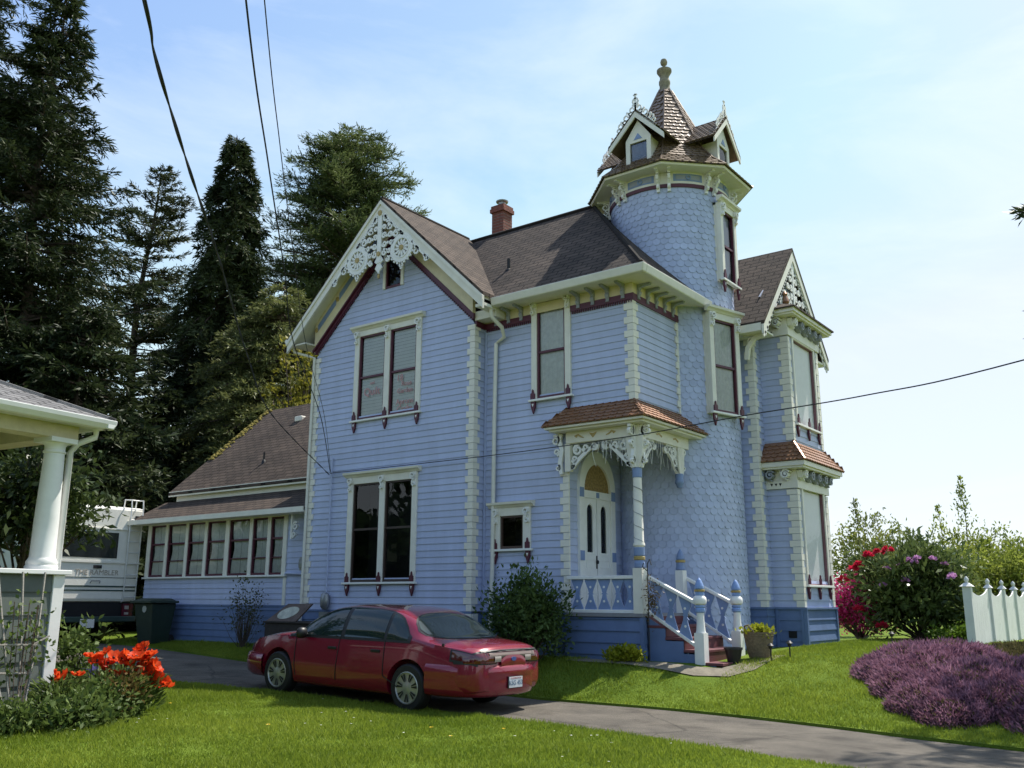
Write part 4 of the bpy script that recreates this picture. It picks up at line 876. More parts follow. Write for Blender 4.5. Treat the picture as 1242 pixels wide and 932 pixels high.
for s in (-1, 1):
    a, b = sorted((DC+s*.01, DC+s*.485)); m = MB(); c = (a+b)/2
    top = [(c+.10*math.cos(math.pi*i/10), 3.18+.12*math.sin(math.pi*i/10)) for i in range(11)]
    hole = [(c+.10, 2.40)]+top+[(c-.10, 2.40)]
    m.fbox(FD, a, c-.10, .0, .035, 1.3, 3.42); m.fbox(FD, c+.10, b, .0, .035, 1.3, 3.42); m.fbox(FD, c-.10, c+.10, 0, .035, 1.3, 2.40); m.fpoly(FD, [(c-.10, 3.42), (c-.10, 3.18)]+top[::-1][0:0]+[(p[0], p[1]) for p in top[::-1]]+[(c+.10, 3.42)], 0, .035)
    LF = m.build('door_leaf', WHITE, HOUSE, bevel=.004)
    m = MB(); m.fbox(FD, c-.10, c+.10, .012, .018, 2.40, 3.30); m.build('pane', GLASS, LF)
    m = MB(); m.fbox(FD, c-.10, c+.10, -.12, -.08, 2.38, 3.32); m.build('dark_hall', DARK, LF)
    m = MB(); m.fpoly(FD, [(c-.10, 3.28), (c+.04, 3.28), (c-.02, 2.85), (c-.06, 2.42), (c-.10, 2.42)], -.02, -.015); m.build('lace_curtain', CURTAIN, LF)
    m = MB()
    for z0, z1 in ((2.12, 2.26), (1.5, 1.98)): m.ribbon(FD, [(c-.15, z0), (c+.15, z0), (c+.15, z1), (c-.15, z1)], .02, .035, .043, True)
    m.ribbon(FD, [(c-.13, 2.36), (c+.13, 2.36), (c+.13, 3.2), (c+.08, 3.3), (c, 3.335), (c-.08, 3.3), (c-.13, 3.2)], .02, .035, .045, True); m.build('panel_moulding', WHITE, LF)
mb = MB(); mb.fbox(FD, DC-.05, DC-.02, .036, .05, 2.10, 2.34); mb.lathe(-9.46, DC-.035, [(.02, 2.19), (.03, 2.21), (.03, 2.24), (.015, 2.26)], 8); mb.build('door_lock', BLACK, HOUSE)
# railing, steps, newels
def hourglass(F, u, z0, z1, w, shear=0):
    hh = z1-z0; L_ = [(.5, 0), (.5, .06), (.36, .2), (.20, .38), (.14, .5), (.30, .5), (.14, .54), (.22, .66), (.36, .8), (.5, .94), (.5, 1)]
    f = lambda a, q: (u+a*w, z0+q*hh+shear*a*w)
    m = MB(); pts = [f(a, q) for a, q in L_]+[f(-a, q) for a, q in L_[::-1]]
    m.fpoly(F, pts, -.012, .012)
    return m
def railing(F, u0, u1, zb0, zb1, zt0, zt1, us, w, P=HOUSE):
    m = MB(); s0 = (zb1-zb0)/(u1-u0)
    for za, zb, h_, t_ in ((zt0, zt1, .06, .05), (zb0, zb1, .06, .045)):
        m.hexa([F.P(u0, -t_, za-h_), F.P(u1, -t_, zb-h_), F.P(u1, t_, zb-h_), F.P(u0, t_, za-h_), F.P(u0, -t_, za), F.P(u1, -t_, zb), F.P(u1, t_, zb), F.P(u0, t_, za)])
    o = m.build('railing', WHITE, P, bevel=.008)
    for u in us:
        q = (u-u0)/(u1-u0); z0 = zb0+(zb1-zb0)*q; z1 = zt0+(zt1-zt0)*q-.06
        hourglass(F, u, z0, z1, w, s0).build('baluster', MBLUE, o)
        h = MB()
        for f_ in (.27, .74): h.disc(F, u, z0+(z1-z0)*f_, .022, -.016, .016, 10)  # white discs painted for the light showing through the two sawn holes
        h.build('baluster_hole_light', WHITE, o)
FR = FS(14.29)
railing(FR, -9.5, -8.11, 1.36, 1.36, 1.94, 1.94, (-9.30, -9.02, -8.74, -8.46, -8.22), .235)
SX0, SX1 = -7.93, -7.02
FSt = FS(14.40)
railing(FSt, SX0, SX1, 1.36, .80, 1.95, 1.50, (-7.76, -7.5, -7.24), .22)
FSr = FS(15.86)
railing(FSr, SX0, SX1, 1.36, .80, 1.95, 1.50, (-7.76, -7.5, -7.24), .22)
mb = MB()
for i in range(4):
    x0, z1 = -7.94+i*.33, 1.298-.19*(i+1)
    mb.box(x0, x0+.36, 14.36, 15.9, z1-.045, z1); mb.box(x0-.0, x0+.02, 14.38, 15.88, z1-.0+.001, z1+.144)
mb.build('step', TREAD, HOUSE, bevel=.006)
mb = MB()
for y in (14.37, 15.86):
    mb.prism([(-7.93, y, 1.23), (-7.93, y, .35), (-6.72, y, .35), (-6.72, y, .50), (-6.95, y, .50), (-6.95, y, .66), (-7.28, y, .66), (-7.28, y, .86), (-7.61, y, .86), (-7.61, y, 1.05)], (0, .03, 0))
mb.build('stair_stringer', DBLUE, HOUSE)
def newel(x, y, zb, tall=1.15):
    m = MB(); m.box(x-.085, x+.085, y-.085, y+.085, zb-.2, zb+.30); m.lathe(x, y, [(.085, zb+.301), (.075, zb+.34), (.062, zb+.50), (.06, zb+.62)], 16); N_ = m.build('newel_post', WHITE, HOUSE, smooth=40)
    m = MB(); m.lathe(x, y, [(.062, zb+.62), (.082, zb+.64), (.082, zb+.68), (.07, zb+.70), (.085, zb+.72), (.07, zb+.745)], 16); m.lathe(x, y, [(.07, zb+.90), (.08, zb+.915), (.078, zb+.95), (.07, zb+.96)], 16); m.lathe(x, y, [(.066, zb+1.0), (.078, zb+1.015), (.076, zb+1.05), (.06, zb+1.10), (.035, zb+1.155), (.006, zb+1.19)], 16); m.build('newel_band', mat('newel_blue', (.22, .34, .62), .45), N_, smooth=40)
    m = MB(); m.lathe(x, y, [(.07, zb+.745), (.105, zb+.77), (.115, zb+.82), (.105, zb+.87), (.07, zb+.90)], 16); m.build('newel_drum', WHITE, N_, smooth=40)
    m = MB(); m.lathe(x, y, [(.07, zb+.96), (.088, zb+.965), (.088, zb+.995), (.07, zb+1.0)], 16); m.build('newel_bead', GOLD, N_, smooth=40)
newel(-6.98, 14.42, .70); newel(-6.98, 15.88, .70)
mb = MB(); mb.box(-8.05, -7.9, 15.66, 15.82, 1.3, 2.06); N_ = mb.build('newel_post', WHITE, HOUSE)
mb = MB(); mb.lathe(-7.975, 15.74, [(.075, 2.061), (.09, 2.08), (.08, 2.14), (.08, 2.2)], 14); mb.lathe(-7.975, 15.74, [(.07, 2.25), (.08, 2.27), (.07, 2.33), (.04, 2.40), (.006, 2.45)], 14); mb.build('newel_band', MBLUE, N_, smooth=40)
mb = MB(); mb.lathe(-7.975, 15.74, [(.075, 2.2), (.09, 2.205), (.09, 2.245), (.07, 2.25)], 14); mb.build('newel_bead', GOLD, N_, smooth=40)
# icicle lights hanging under the beam
mb = MB(); r3 = random.Random(3)
for i in range(60):
    if i < 34: x, y = -8.9+r3.random()*.95, 14.24
    else: x, y = -7.93, 14.4+r3.random()*1.5
    L_ = .1+r3.random()*.45; mb.tube([(x, y, 4.36), (x+r3.uniform(-.03, .03), y+r3.uniform(-.03, .03), 4.36-L_*.5), (x+r3.uniform(-.05, .05), y+r3.uniform(-.04, .04), 4.36-L_)], .0035, 3)
o = mb.build('icicle_lights', WHITE, HOUSE)

# ---- sunroom and back roof at the left
YS = 14.3; FS2 = FS(YS); mu_ = [-23.02, -22.21, -21.31, -20.49, -19.59, -18.68, -18.0, -17.42]
mb = MB(); siding(mb, FS2, 1.38, 2.06, const(-23.1), const(-16.31)); siding(mb, FS2, 2.06, 3.6, const(-17.36), const(-16.31))
siding(mb, FW(-23.12), 1.38, 3.6, const(YS), const(20.5)); mb.build('sunroom_wall', BLUE, HOUSE)
mb = MB(); siding(mb, FS2, .3, 1.34, const(-23.1), const(-16.33), pitch=.16, base=.012); mb.fbox(FS2, -23.1, -16.34, 0, .03, 1.342, 1.378); mb.build('sunroom_base', DBLUE, HOUSE)
mb = MB(); mb.fbox(FS2, -17.40, -17.30, 0, .035, 1.38, 2.0); mb.build('trim_board', CREAM, HOUSE)
mb = MB(); mb.fbox(FS2, -16.78, -16.56, 0, .03, .5, 3.4); mb.build('cable_board', BLUE, HOUSE)
lights = [(mu_[i]+(.06 if i else .08), mu_[i+1]-(.06 if i != 3 else .10)) for i in range(7)]
window(HOUSE, FS2, -23.1, -17.34, 2.07, 3.56, lights, head=.14, hood=False, aprons=(), inside='tied', mid=.63, extra_rail=(.30,), name='sunroom_window', room=.8)
km = 1/math.hypot(1.0, .58)
mb = MB(); roof_slab(mb, [(-23.5, 13.88, 3.54), (-16.35, 13.88, 3.54), (-16.35, 14.96, 4.14), (-23.5, 14.96, 4.14)], (1, 0, 0), (0, km, .58*km), .05); mb.build('sunroom_roof', ROOFL, HOUSE)
mb = MB(); mb.box(-23.5, -16.36, 13.84, 13.88, 3.44, 3.56); mb.box(-23.45, -16.36, 13.881, 14.29, 3.44, 3.47); mb.build('sunroom_fascia', CREAM, HOUSE)
mb = MB(); mb.box(-23.0, -16.31, 14.98, 15.0, 4.0, 4.36); mb.box(-23.05, -22.9, 15.0, 20.5, 3.5, 4.3); mb.build('clerestory_band', CREAM, HOUSE)
mb = MB(); mb.box(-23.2, -16.34, 14.84, 14.90, 4.27, 4.41); mb.build('back_fascia', CREAM, HOUSE)
kb = 1/math.hypot(3.1, 2.83)
mb = MB(); roof_slab(mb, [(-23.2, 14.83, 4.38), (-16.33, 14.83, 4.38), (-16.33, 18.0, 7.24), (-23.2, 18.0, 7.24)], (1, 0, 0), (0, 3.1*kb, 2.83*kb)); roof_slab(mb, [(-16.33, 21.2, 4.38), (-23.2, 21.2, 4.38), (-23.2, 18.0, 7.24), (-16.33, 18.0, 7.24)], (-1, 0, 0), (0, -3.1*kb, 2.83*kb))
mb.prism([(-22.9, 15.0, 4.2), (-22.9, 20.9, 4.2), (-22.9, 18.0, 7.1)], (.1, 0, 0)); mb.build('back_roof', ROOFL, HOUSE)
mo = MB(); r4 = random.Random(9)
for i in range(260):
    q = r4.random()**.8; y = 14.9+3.1*(.35+.65*q); z = 4.38+(y-14.83)*.902; x = -23.18+abs(r4.gauss(0, .12)); s = r4.uniform(.02, .06)
    mo.lathe(x, y, [(s, z), (s*.8, z+s*.6), (s*.2, z+s)], 6)
kind(mo.build('roof_moss', mat('yellow_moss', (.22, .17, .03), .95, .4, 12), HOUSE), 'stuff')
vent(-20.1, 15.6, 5.1, .25, .025)
mb = MB(); mb.box(-20.9, -20.6, 17.2, 17.45, 6.52, 6.68); mb.build('roof_vent', CREAM, HOUSE, bevel=.03)
mb = MB(); mb.spiral(FS(14.1), -16.85, 3.15, .1, .03, R(60), 1.3, .035, -.03, .03); mb.spiral(FS(14.1), -16.88, 2.95, .07, .02, R(250), -1.2, .03, -.03, .03); mb.ribbon(FS(14.1), [(-16.98, 3.42), (-16.98, 2.86)], .04, -.03, .03); mb.build('scroll_bracket', WHITE, HOUSE)
# meters and conduit on the wall
mb = MB(); mb.box(-16.72, -16.5, 14.15, 14.27, 2.15, 2.45); mb.lathe(-16.61, 14.12, [(.08, 2.2), (.09, 2.3), (.08, 2.4)], 12, sy=.6); mb.build('electric_meter', METALG, HOUSE, bevel=.01)
mb = MB(); mb.cyl((-16.61, 14.22, 2.15), (-16.61, 14.22, 1.0), .025); mb.cyl((-16.61, 14.22, 2.45), (-16.61, 14.22, 4.5), .03); mb.cyl((-17.3, 14.25, 2.1), (-16.4, 14.25, 2.06), .03); mb.build('conduit', BLUE, HOUSE, smooth=40)
mb = MB(); mb.lathe(-15.53, 13.9, [(.05, 1.30), (.11, 1.36), (.12, 1.5), (.10, 1.62), (.04, 1.66)], 14, sy=.7); mb.box(-15.68, -15.40, 13.88, 13.97, .95, 1.25); mb.build('gas_meter', METALG, HOUSE, smooth=40)
mb = MB(); mb.cyl((-15.53, 13.93, 1.6), (-15.57, 13.95, 4.6), .018, 6); mb.build('conduit', BLUE, HOUSE)
# ------------------------------------------------------------------ red sedan
def gz(x, y): return float(ground_z(x, y))
def catmull(P, t):
    """P: (n,k) control rows, t in [0, n-1]"""
    P = np.asarray(P, float); n = len(P); i = int(min(max(math.floor(t), 0), n-2)); f = t-i
    p0, p1, p2, p3 = P[max(i-1, 0)], P[i], P[i+1], P[min(i+2, n-1)]
    return .5*((2*p1)+(-p0+p2)*f+(2*p0-5*p1+4*p2-p3)*f*f+(-p0+3*p1-3*p2+p3)*f**3)
def curve(xs, ys, x):
    xs = np.asarray(xs, float); ys = np.asarray(ys, float); k = len(xs)
    d = np.diff(ys)/np.diff(xs); m = np.zeros(k); m[0], m[-1] = d[0], d[-1]
    for i in range(1, k-1): m[i] = 0 if d[i-1]*d[i] <= 0 else 2*d[i-1]*d[i]/(d[i-1]+d[i])
    i = int(np.clip(np.searchsorted(xs, x)-1, 0, k-2)); h = xs[i+1]-xs[i]; t_ = np.clip((x-xs[i])/h, 0, 1)
    return ys[i]*(1+2*t_)*(1-t_)**2+m[i]*h*t_*(1-t_)**2+ys[i+1]*t_*t_*(3-2*t_)+m[i+1]*h*t_*t_*(t_-1)
CT = ([-2.50, -2.47, -2.40, -2.28, -1.82, -1.55, -1.25, -.95, -.5, -.1, .3, .62, .92, 1.2, 1.75, 2.15, 2.40, 2.50], [.82, .885, .925, .945, .985, 1.10, 1.26, 1.36, 1.40, 1.405, 1.37, 1.275, 1.13, .985, .905, .80, .66, .52])
CBELT = ([-2.50, -2.4, -2.1, -1.6, -.8, .5, 1.3, 1.9, 2.3, 2.5], [.74, .80, .86, .905, .90, .885, .87, .80, .64, .48])
CW = ([-2.50, -2.46, -2.35, -2.1, -1.6, -.9, 0, 1.0, 1.6, 2.0, 2.25, 2.42, 2.50], [.62, .70, .79, .86, .905, .922, .925, .915, .89, .83, .74, .60, .46])
CBOT = ([-2.5, -2.3, -1.8, -1.3, 1.3, 1.9, 2.5], [.34, .29, .25, .19, .19, .22, .30])
def csec(x):
    w, zb, zt, z0 = curve(*CW, x), curve(*CBELT, x), curve(*CT, x), curve(*CBOT, x)
    wb = w*.955; h = max(zt-zb, .01); cab = sstep(np.clip((h-.08)/.3, 0, 1))
    f = lambda a, b: a+(b-a)*float(cab)
    zm = z0+(zb-z0)*.5
    return np.array([(0, z0), (w*.80, z0), (w*.95, z0+.05), (w*.995, z0+(zm-z0)*.55), (w, zm+.02), (wb, zb),
                     (wb*f(.93, .915), zb+h*f(.42, .45)), (wb*f(.80, .80), zb+h*f(.74, .82)), (wb*f(.60, .64), zb+h*f(.92, .955)), (wb*f(.33, .36), zb+h*.99), (0, zt)])
def cpt(x, t_, off=0.0):
    y, z = catmull(csec(x), t_)
    if off:
        y1, z1 = catmull(csec(x), min(10, t_+.05)); y0, z0 = catmull(csec(x), max(0, t_-.05)); tv = np.array((y1-y0, z1-z0)); tv /= (np.hypot(*tv)+1e-9)
        y, z = y+tv[1]*off, z-tv[0]*off
    return y, z
CAR = thing('parked_car', 'dark red four-door sedan parked on the driveway with its tail towards us', 'car', (-10.57, 10.68, .0))
CARM = Matrix.Translation((-10.57, 10.68, .042)) @ Matrix.Rotation(R(1.5), 4, 'Y') @ Matrix.Rotation(math.pi, 4, 'Z')
def tocar(mb):
    mb.v = [tuple(CARM @ Vector(p)) for p in mb.v]; return mb
PAINT = mat('dark_red_car_paint', (.235, .007, .030), .27, .03, 2, 0, 60, .2, .5, 1.0)
CGLASS = mat('tinted_car_glass', (.016, .030, .030), .04, .2, 2, 0, 60, 0, .7)
CBLACK = mat('black_car_plastic', (.015, .015, .016), .45, .1)
CHUB = mat('silver_hubcap', (.42, .42, .38), .35, .08, 6, 0, 60, .6)
TAIL = mat('red_tail_lens', (.10, .004, .008), .10, .1, 9, 0, 60, 0, .6, 1)
CLEAR = mat('pale_reverse_lens', (.42, .36, .32), .15, .1)
xs_ = np.concatenate([[-2.5, -2.49, -2.475, -2.455, -2.43, -2.40, -2.36, -2.31, -2.25], np.arange(-2.18, 2.19, .07), [2.24, 2.3, 2.35, 2.40, 2.44, 2.47, 2.49, 2.5]])
ts_ = np.arange(0, 10.01, .4)
V = []; nT = len(ts_)*2-2
for x in xs_:
    half = [cpt(x, t_) for t_ in ts_]
    V += [(x, y, z) for y, z in half]+[(x, -y, z) for y, z in half[-2:0:-1]]
Fc = [(i*nT+j, i*nT+(j+1) % nT, (i+1)*nT+(j+1) % nT, (i+1)*nT+j) for i in range(len(xs_)-1) for j in range(nT)]
Fc += [tuple(range(nT)), tuple(range((len(xs_)-1)*nT, len(xs_)*nT))[::-1]]
body = MB(); body.add(V, Fc); tocar(body); BODY = body.build('body', PAINT, CAR, smooth=50)
cut = MB()
for x in (-1.378, 1.378):
    for s in (-1, 1):
        cut.tube([(x, s*.62, .33), (x, s*1.1, .33)], .375, 40)
tocar(cut); me = bpy.data.meshes.new('cut'); me.from_pydata(cut.v, [], cut.f); bm = bmesh.new(); bm.from_mesh(me); bmesh.ops.recalc_face_normals(bm, faces=bm.faces); bm.to_mesh(me); bm.free()
CO = bpy.data.objects.new('cut', me); COL.objects.link(CO)
bo_ = BODY.modifiers.new('wheel_arches', 'BOOLEAN'); bo_.object = CO; bo_.operation = 'DIFFERENCE'; bo_.solver = 'EXACT'
dg = bpy.context.evaluated_depsgraph_get(); dg.update(); nm = bpy.data.meshes.new_from_object(BODY.evaluated_get(dg))
BODY.modifiers.clear(); BODY.data = nm; bpy.data.objects.remove(CO); BODY.data.set_sharp_from_angle(angle=R(40))
def panel(name, xs, tlo, thi, m, off=.005, nt_=8, mirror=True, parent=None, side=1, rim=.02):
    mb = MB()
    for s in ((1, -1) if mirror else (side,)):
        V = []
        for x in xs:
            a, b_ = tlo(x), thi(x)
            for q in range(nt_+1):
                y, z = cpt(x, a+(b_-a)*q/nt_, off); V.append((x, s*y, z))
        k = nt_+1; mb.add(V, [(i*k+j, i*k+j+1, (i+1)*k+j+1, (i+1)*k+j) for i in range(len(xs)-1) for j in range(nt_)])
    tocar(mb); return mb.build(name, m, parent or CAR, smooth=50)
def side_hi(x): return float(np.interp(x, [-1.36, -1.26, -1.1, -.85, -.3, .2, .5, .78, .98, 1.10], [5.35, 6.1, 6.85, 7.2, 7.35, 7.3, 7.05, 6.7, 6.1, 5.25]))
def side_lo(x): return 5.16
for a, b, nm_ in ((.02, 1.09, 'front_door_window'), (-.86, -.06, 'rear_door_window'), (-1.32, -.92, 'quarter_window')):
    for s in (1, -1): panel(nm_, np.linspace(a, b, 16), side_lo, side_hi, CGLASS, .006, 8, False, None, s)
for s in (1, -1):
    panel('window_seal', np.linspace(-1.38, 1.16, 40), lambda x: 5.02, lambda x: max(5.05, min(7.55, side_hi(max(min(x, 1.09), -1.35))+.22)), CBLACK, .0035, 8, False, None, s)
def glass_cap(name, xc, xa, yw, m, off, p=2.4):
    """oval pane over the cabin end: rows follow the section, columns follow x"""
    mb = MB(); V = []; n = 25; k = 14
    for i in range(n):
        yy = yw*(-1+2*i/(n-1)); L = xa*max(.02, (1-abs(yy/yw)**p))**(1/p)
        for j in range(k+1):
            x = xc-L+2*L*j/k
            sec = [cpt(x, t_, off) for t_ in np.linspace(5.2, 10, 60)]
            ys_ = np.array([q[0] for q in sec])[::-1]; zs_ = np.array([q[1] for q in sec])[::-1]
            V.append((x, yy, float(np.interp(abs(yy), ys_, zs_))))
    mb.add(V, [(i*(k+1)+j, i*(k+1)+j+1, (i+1)*(k+1)+j+1, (i+1)*(k+1)+j) for i in range(n-1) for j in range(k)])
    tocar(mb); return mb.build(name, m, CAR, smooth=60)
RGLASS = mat('rear_window_glass', (.045, .060, .055), .05, .4, 1.5, 0, 60, 0, .7)
glass_cap('rear_window_seal', -1.50, .37, .755, CBLACK, .004); glass_cap('rear_window', -1.50, .345, .725, RGLASS, .008)
glass_cap('windscreen', .86, .34, .74, CGLASS, .006, 4)
# bumpers: a swollen band swept round the ends
def bumper(name, prof, path, m):
    mb = MB(); V = []; P = np.array(path, float)
    for i in range(len(P)):
        tv = P[min(i+1, len(P)-1)]-P[max(i-1, 0)]; tv /= np.hypot(*tv); nn = np.array((tv[1], -tv[0]))
        for o_, z in prof: V.append((P[i][0]+nn[0]*o_, P[i][1]+nn[1]*o_, z))
    k = len(prof); mb.add(V, [(i*k+j, i*k+j+1, (i+1)*k+j+1, (i+1)*k+j) for i in range(len(P)-1) for j in range(k-1)])
    tocar(mb); return mb.build(name, m, CAR, smooth=60)
th = np.linspace(-1, 1, 41)
rear_path = [(-1.72-.80*(1-abs(q)**2.6)**(1/2.2) if abs(q) < 1 else -1.72, .905*np.sign(q)*abs(q)**.8) for q in th]
rear_path = [(float(x), float(y)) for x, y in rear_path][::-1]
bumper('rear_bumper', [(-.05, .68), (.005, .665), (.035, .63), (.042, .56), (.03, .52), (.034, .46), (.03, .36), (.0, .28), (-.08, .25)], rear_path, PAINT)
front_path = [(1.75+.78*(1-abs(q)**2.6)**(1/2.2) if abs(q) < 1 else 1.75, .89*np.sign(q)*abs(q)**.8) for q in th]
front_path = [(float(x), float(y)) for x, y in front_path]
bumper('front_bumper', [(-.06, .60), (.0, .58), (.03, .52), (.03, .42), (.01, .3), (-.06, .24)], front_path, PAINT)
# rear face: tail lamps, reflector strip, red garnish, plate
def rearpt(y, o=0.0):
    q = abs(y)/.905; q = q**(1/.8); x = -1.72-.80*max(0, 1-q**2.6)**(1/2.2); return x-o
_secs = [(x, [cpt(x, t_) for t_ in np.linspace(0, 10, 60)]) for x in np.linspace(-2.5, -1.95, 45)]
def rear_x(y, z):
    """rearmost body point at height z and offset y"""
    y = abs(y)
    for x, sec in _secs:
        ys = [p[0] for p in sec]; zs = [p[1] for p in sec]
        zu = np.interp(y, ys[:29:-1], zs[:29:-1]); wl = np.interp(z, zs[8:31], ys[8:31])
        if (z <= zs[30] and y <= wl) or (z > zs[30] and z <= zu and y <= ys[30]): return x
    return -1.95
def rear_panel(name, y0, y1, z0f, z1f, m, o=.008, n=18, k=5):
    mb = MB(); V = []
    for i in range(n+1):
        y = y0+(y1-y0)*i/n; a, b = z0f(y), z1f(y)
        for j in range(k+1):
            z = a+(b-a)*j/k; V.append((rear_x(y, z)-o-.008*math.sin(math.pi*j/k), y+math.copysign(o*.6, y), z))
    mb.add(V, [(i*(k+1)+j, i*(k+1)+j+1, (i+1)*(k+1)+j+1, (i+1)*(k+1)+j) for i in range(n) for j in range(k)])
    tocar(mb); return mb.build(name, m, CAR, smooth=60)
for s in (1, -1):
    a, b = sorted((s*.34, s*.84)); rear_panel('lamp_surround', a, b, lambda y: .685, lambda y: .855-.06*max(0, (abs(y)-.6)/.2)**2, CBLACK, .008, 26)
    panel('lamp_surround', np.linspace(-2.46, -2.09, 10), lambda x: 4.45, lambda x: 5.08+.10*(-2.09-x)/.3, CBLACK, .007, 6, False, None, s)
    a, b = sorted((s*.36, s*.80)); rear_panel('tail_lamp', a, b, lambda y: .70+.0*abs(y), lambda y: .835-.06*max(0, (abs(y)-.6)/.2)**2, TAIL, .014, 26)
    panel('tail_lamp', np.linspace(-2.44, -2.12, 10), lambda x: 4.55, lambda x: 4.98+.10*(-2.12-x)/.3, TAIL, .012, 6, False, None, s)
    a, b = sorted((s*.26, s*.40)); rear_panel('reverse_lamp', a, b, lambda y: .715, lambda y: .80, CLEAR, .022, 8)
rear_panel('trunk_garnish', -.50, .50, lambda y: .765, lambda y: .835, mat('grey_reflector_strip', (.20, .15, .13), .3), .018, 24)
rear_panel('trunk_panel', -.26, .26, lambda y: .63, lambda y: .80-.06*(abs(y)/.26)**3, PAINT, .026, 20)
rear_panel('trunk_gap', -.62, .62, lambda y: .845, lambda y: .872, CBLACK, .012, 24)
mb = MB(); mb.lathe(0, 0, [(.055, -.006), (.055, .006)], 18, sx=1.0, sy=.5); mb.v = [(-2.535-z, x, .745+y) for x, y, z in mb.v]; tocar(mb); mb.build('oval_badge', mat('blue_badge', (.06, .10, .30), .3), CAR)
mb = MB(); mb.box(rearpt(0)-.052, rearpt(0)-.035, -.155, .155, .36, .515); tocar(mb); mb.build('plate_recess', CBLACK, CAR)
mb = MB(); mb.box(rearpt(0)-.062, rearpt(0)-.053, -.15, .15, .37, .51); tocar(mb); PL = mb.build('license_plate', mat('white_plate', (.66, .68, .70), .4), CAR)
cx = CARM @ Vector((rearpt(0)-.0635, 0, .43)); text('plate_lettering', 'KSG 453', .085, (0, 1, 0), (.026, 0, 1), cx, mat('blue_plate_ink', (.04, .12, .22), .5), PL, .001)
cx = CARM @ Vector((rearpt(0)-.0635, 0, .492)); text('plate_lettering', 'WASHINGTON', .035, (0, 1, 0), (.026, 0, 1), cx, REDINK, PL, .001)
# door gaps, handles, mirror, lamps, antenna, wheels
def seam(x0, x1, ta, tb, n=10):
    for s in (1, -1):
        mb = MB(); P = []
        for i in range(n+1):
            q = i/n; y, z = cpt(x0+(x1-x0)*q, ta+(tb-ta)*q, .001); P.append((x0+(x1-x0)*q, s*y, z))
        mb.tube(P, .008, 4); tocar(mb); mb.build('panel_gap', CBLACK, CAR)
seam(.05, .02, 2.6, 5.1); seam(.95, 1.0, 2.6, 5.1); seam(-.93, -.90, 3.4, 5.1); seam(-.93, -1.2, 3.4, 2.6)
for s in (1, -1):
    for x in (.16, -.74):
        y, z = cpt(x, 4.62, .004); mb = MB(); mb.box(x-.09, x+.09, s*y-.012, s*y+.012, z-.02, z+.02); tocar(mb); mb.build('door_handle', CBLACK, CAR, bevel=.008)
    y, z = cpt(.80, 5.1); mb = MB(); mb.lathe(0, 0, [(.02, -.09), (.075, -.06), (.085, 0), (.075, .06), (.03, .09)], 14, sx=.8); mb.v = [(.78+px, s*(y+.10)+pz, z+.05+py) for px, py, pz in mb.v]; mb.tube([(.78, s*(y-.02), z+.02), (.78, s*(y+.1), z+.05)], .025, 6); tocar(mb); mb.build('side_mirror', CBLACK, CAR, smooth=50)
    panel('headlamp', np.linspace(2.18, 2.44, 8), lambda x: 4.9, lambda x: 5.9, CLEAR, .006, 6, False, None, s)
    panel('side_marker', np.linspace(2.28, 2.42, 5), lambda x: 4.2, lambda x: 4.5, mat('amber_lens', (.45, .16, .03), .2), .03, 3, False, None, s)
y, z = cpt(-1.95, 5.3); mb = MB(); mb.cyl((-1.95, y, z), (-1.95, y, z+.03), .02); tocar(mb); mb.build('antenna_base', CBLACK, CAR)
def wheel(x, s):
    yo = s*.905
    def q(prof, n=32):
        m = MB(); m.lathe(0, 0, prof, n); m.v = [(x+px, yo-s*(.20-pz) if False else s*(.70+pz), .322+py) for px, py, pz in m.v]; return m
    T = tocar(q([(.20, 0), (.29, .0), (.318, .02), (.322, .06), (.322, .15), (.318, .18), (.295, .205), (.22, .21), (.215, .19)])).build('tyre', BLACK, CAR, smooth=40)
    Hc = tocar(q([(.215, .15), (.218, .205), (.205, .212), (.198, .196), (.10, .19), (.06, .205), (.0, .208)])).build('hubcap', CHUB, T, smooth=30)
    m = MB()
    for k_ in range(7):
        a = 2*math.pi*k_/7+.2
        pts = [(.085, a-.16), (.185, a-.23), (.19, a-.05), (.085, a-.04)]; pts2 = [(.085, a+.04), (.19, a+.05), (.185, a+.23), (.085, a+.16)]
        for pp in (pts, pts2):
            m.face([(x+r_*math.cos(t_), s*(.70+.2015), .322+r_*math.sin(t_)) for r_, t_ in pp])
    tocar(m); m.build('hubcap_slot', CBLACK, Hc, recalc=False)
for x in (-1.378, 1.378):
    for s in (1, -1): wheel(x, s)

# ------------------------------------------------------------------ motorhome, bin, box with tilted lid
RV = thing('motorhome', 'white motorhome seen from behind beside the sunroom, ladder on its right', 'motorhome', (-27, 13.1, .35))
RX = -23.45; FR_ = FE(RX); RVW = mat('rv_white_fibreglass', (.82, .80, .72), .35, .05); RVG = mat('rv_dark_green', (.04, .07, .06), .4)
mb = MB(); mb.box(-30.2, RX, 11.85, 14.32, 1.42, 3.92); mb.build('body', RVW, RV, bevel=.09)
mb = MB(); mb.fbox(FR_, 11.87, 14.30, .0, .035, 2.42, 2.47); mb.fbox(FR_, 11.87, 14.30, .0, .03, 3.30, 3.33); mb.build('rear_ledge', RVW, RV, bevel=.01)
mb = MB(); mb.fbox(FR_, 12.15, 13.62, .004, .02, 2.55, 3.22); mb.build('rear_window', mat('rv_dark_glass', (.02, .025, .025), .08, .1, 3, 0, 60, 0, .6), RV, bevel=.06)
mb = MB(); mb.fbox(FR_, 11.88, 14.29, .002, .012, 1.80, 1.84); mb.fbox(FR_, 11.88, 14.29, .002, .012, 1.70, 1.735); mb.fbox(FR_, 11.88, 14.29, .002, .008, 2.04, 2.055); mb.build('stripe', RVG, RV)
mb = MB(); mb.box(-30, RX-.05, 11.9, 14.28, .9, 1.42); mb.build('underbody', DARK, RV)
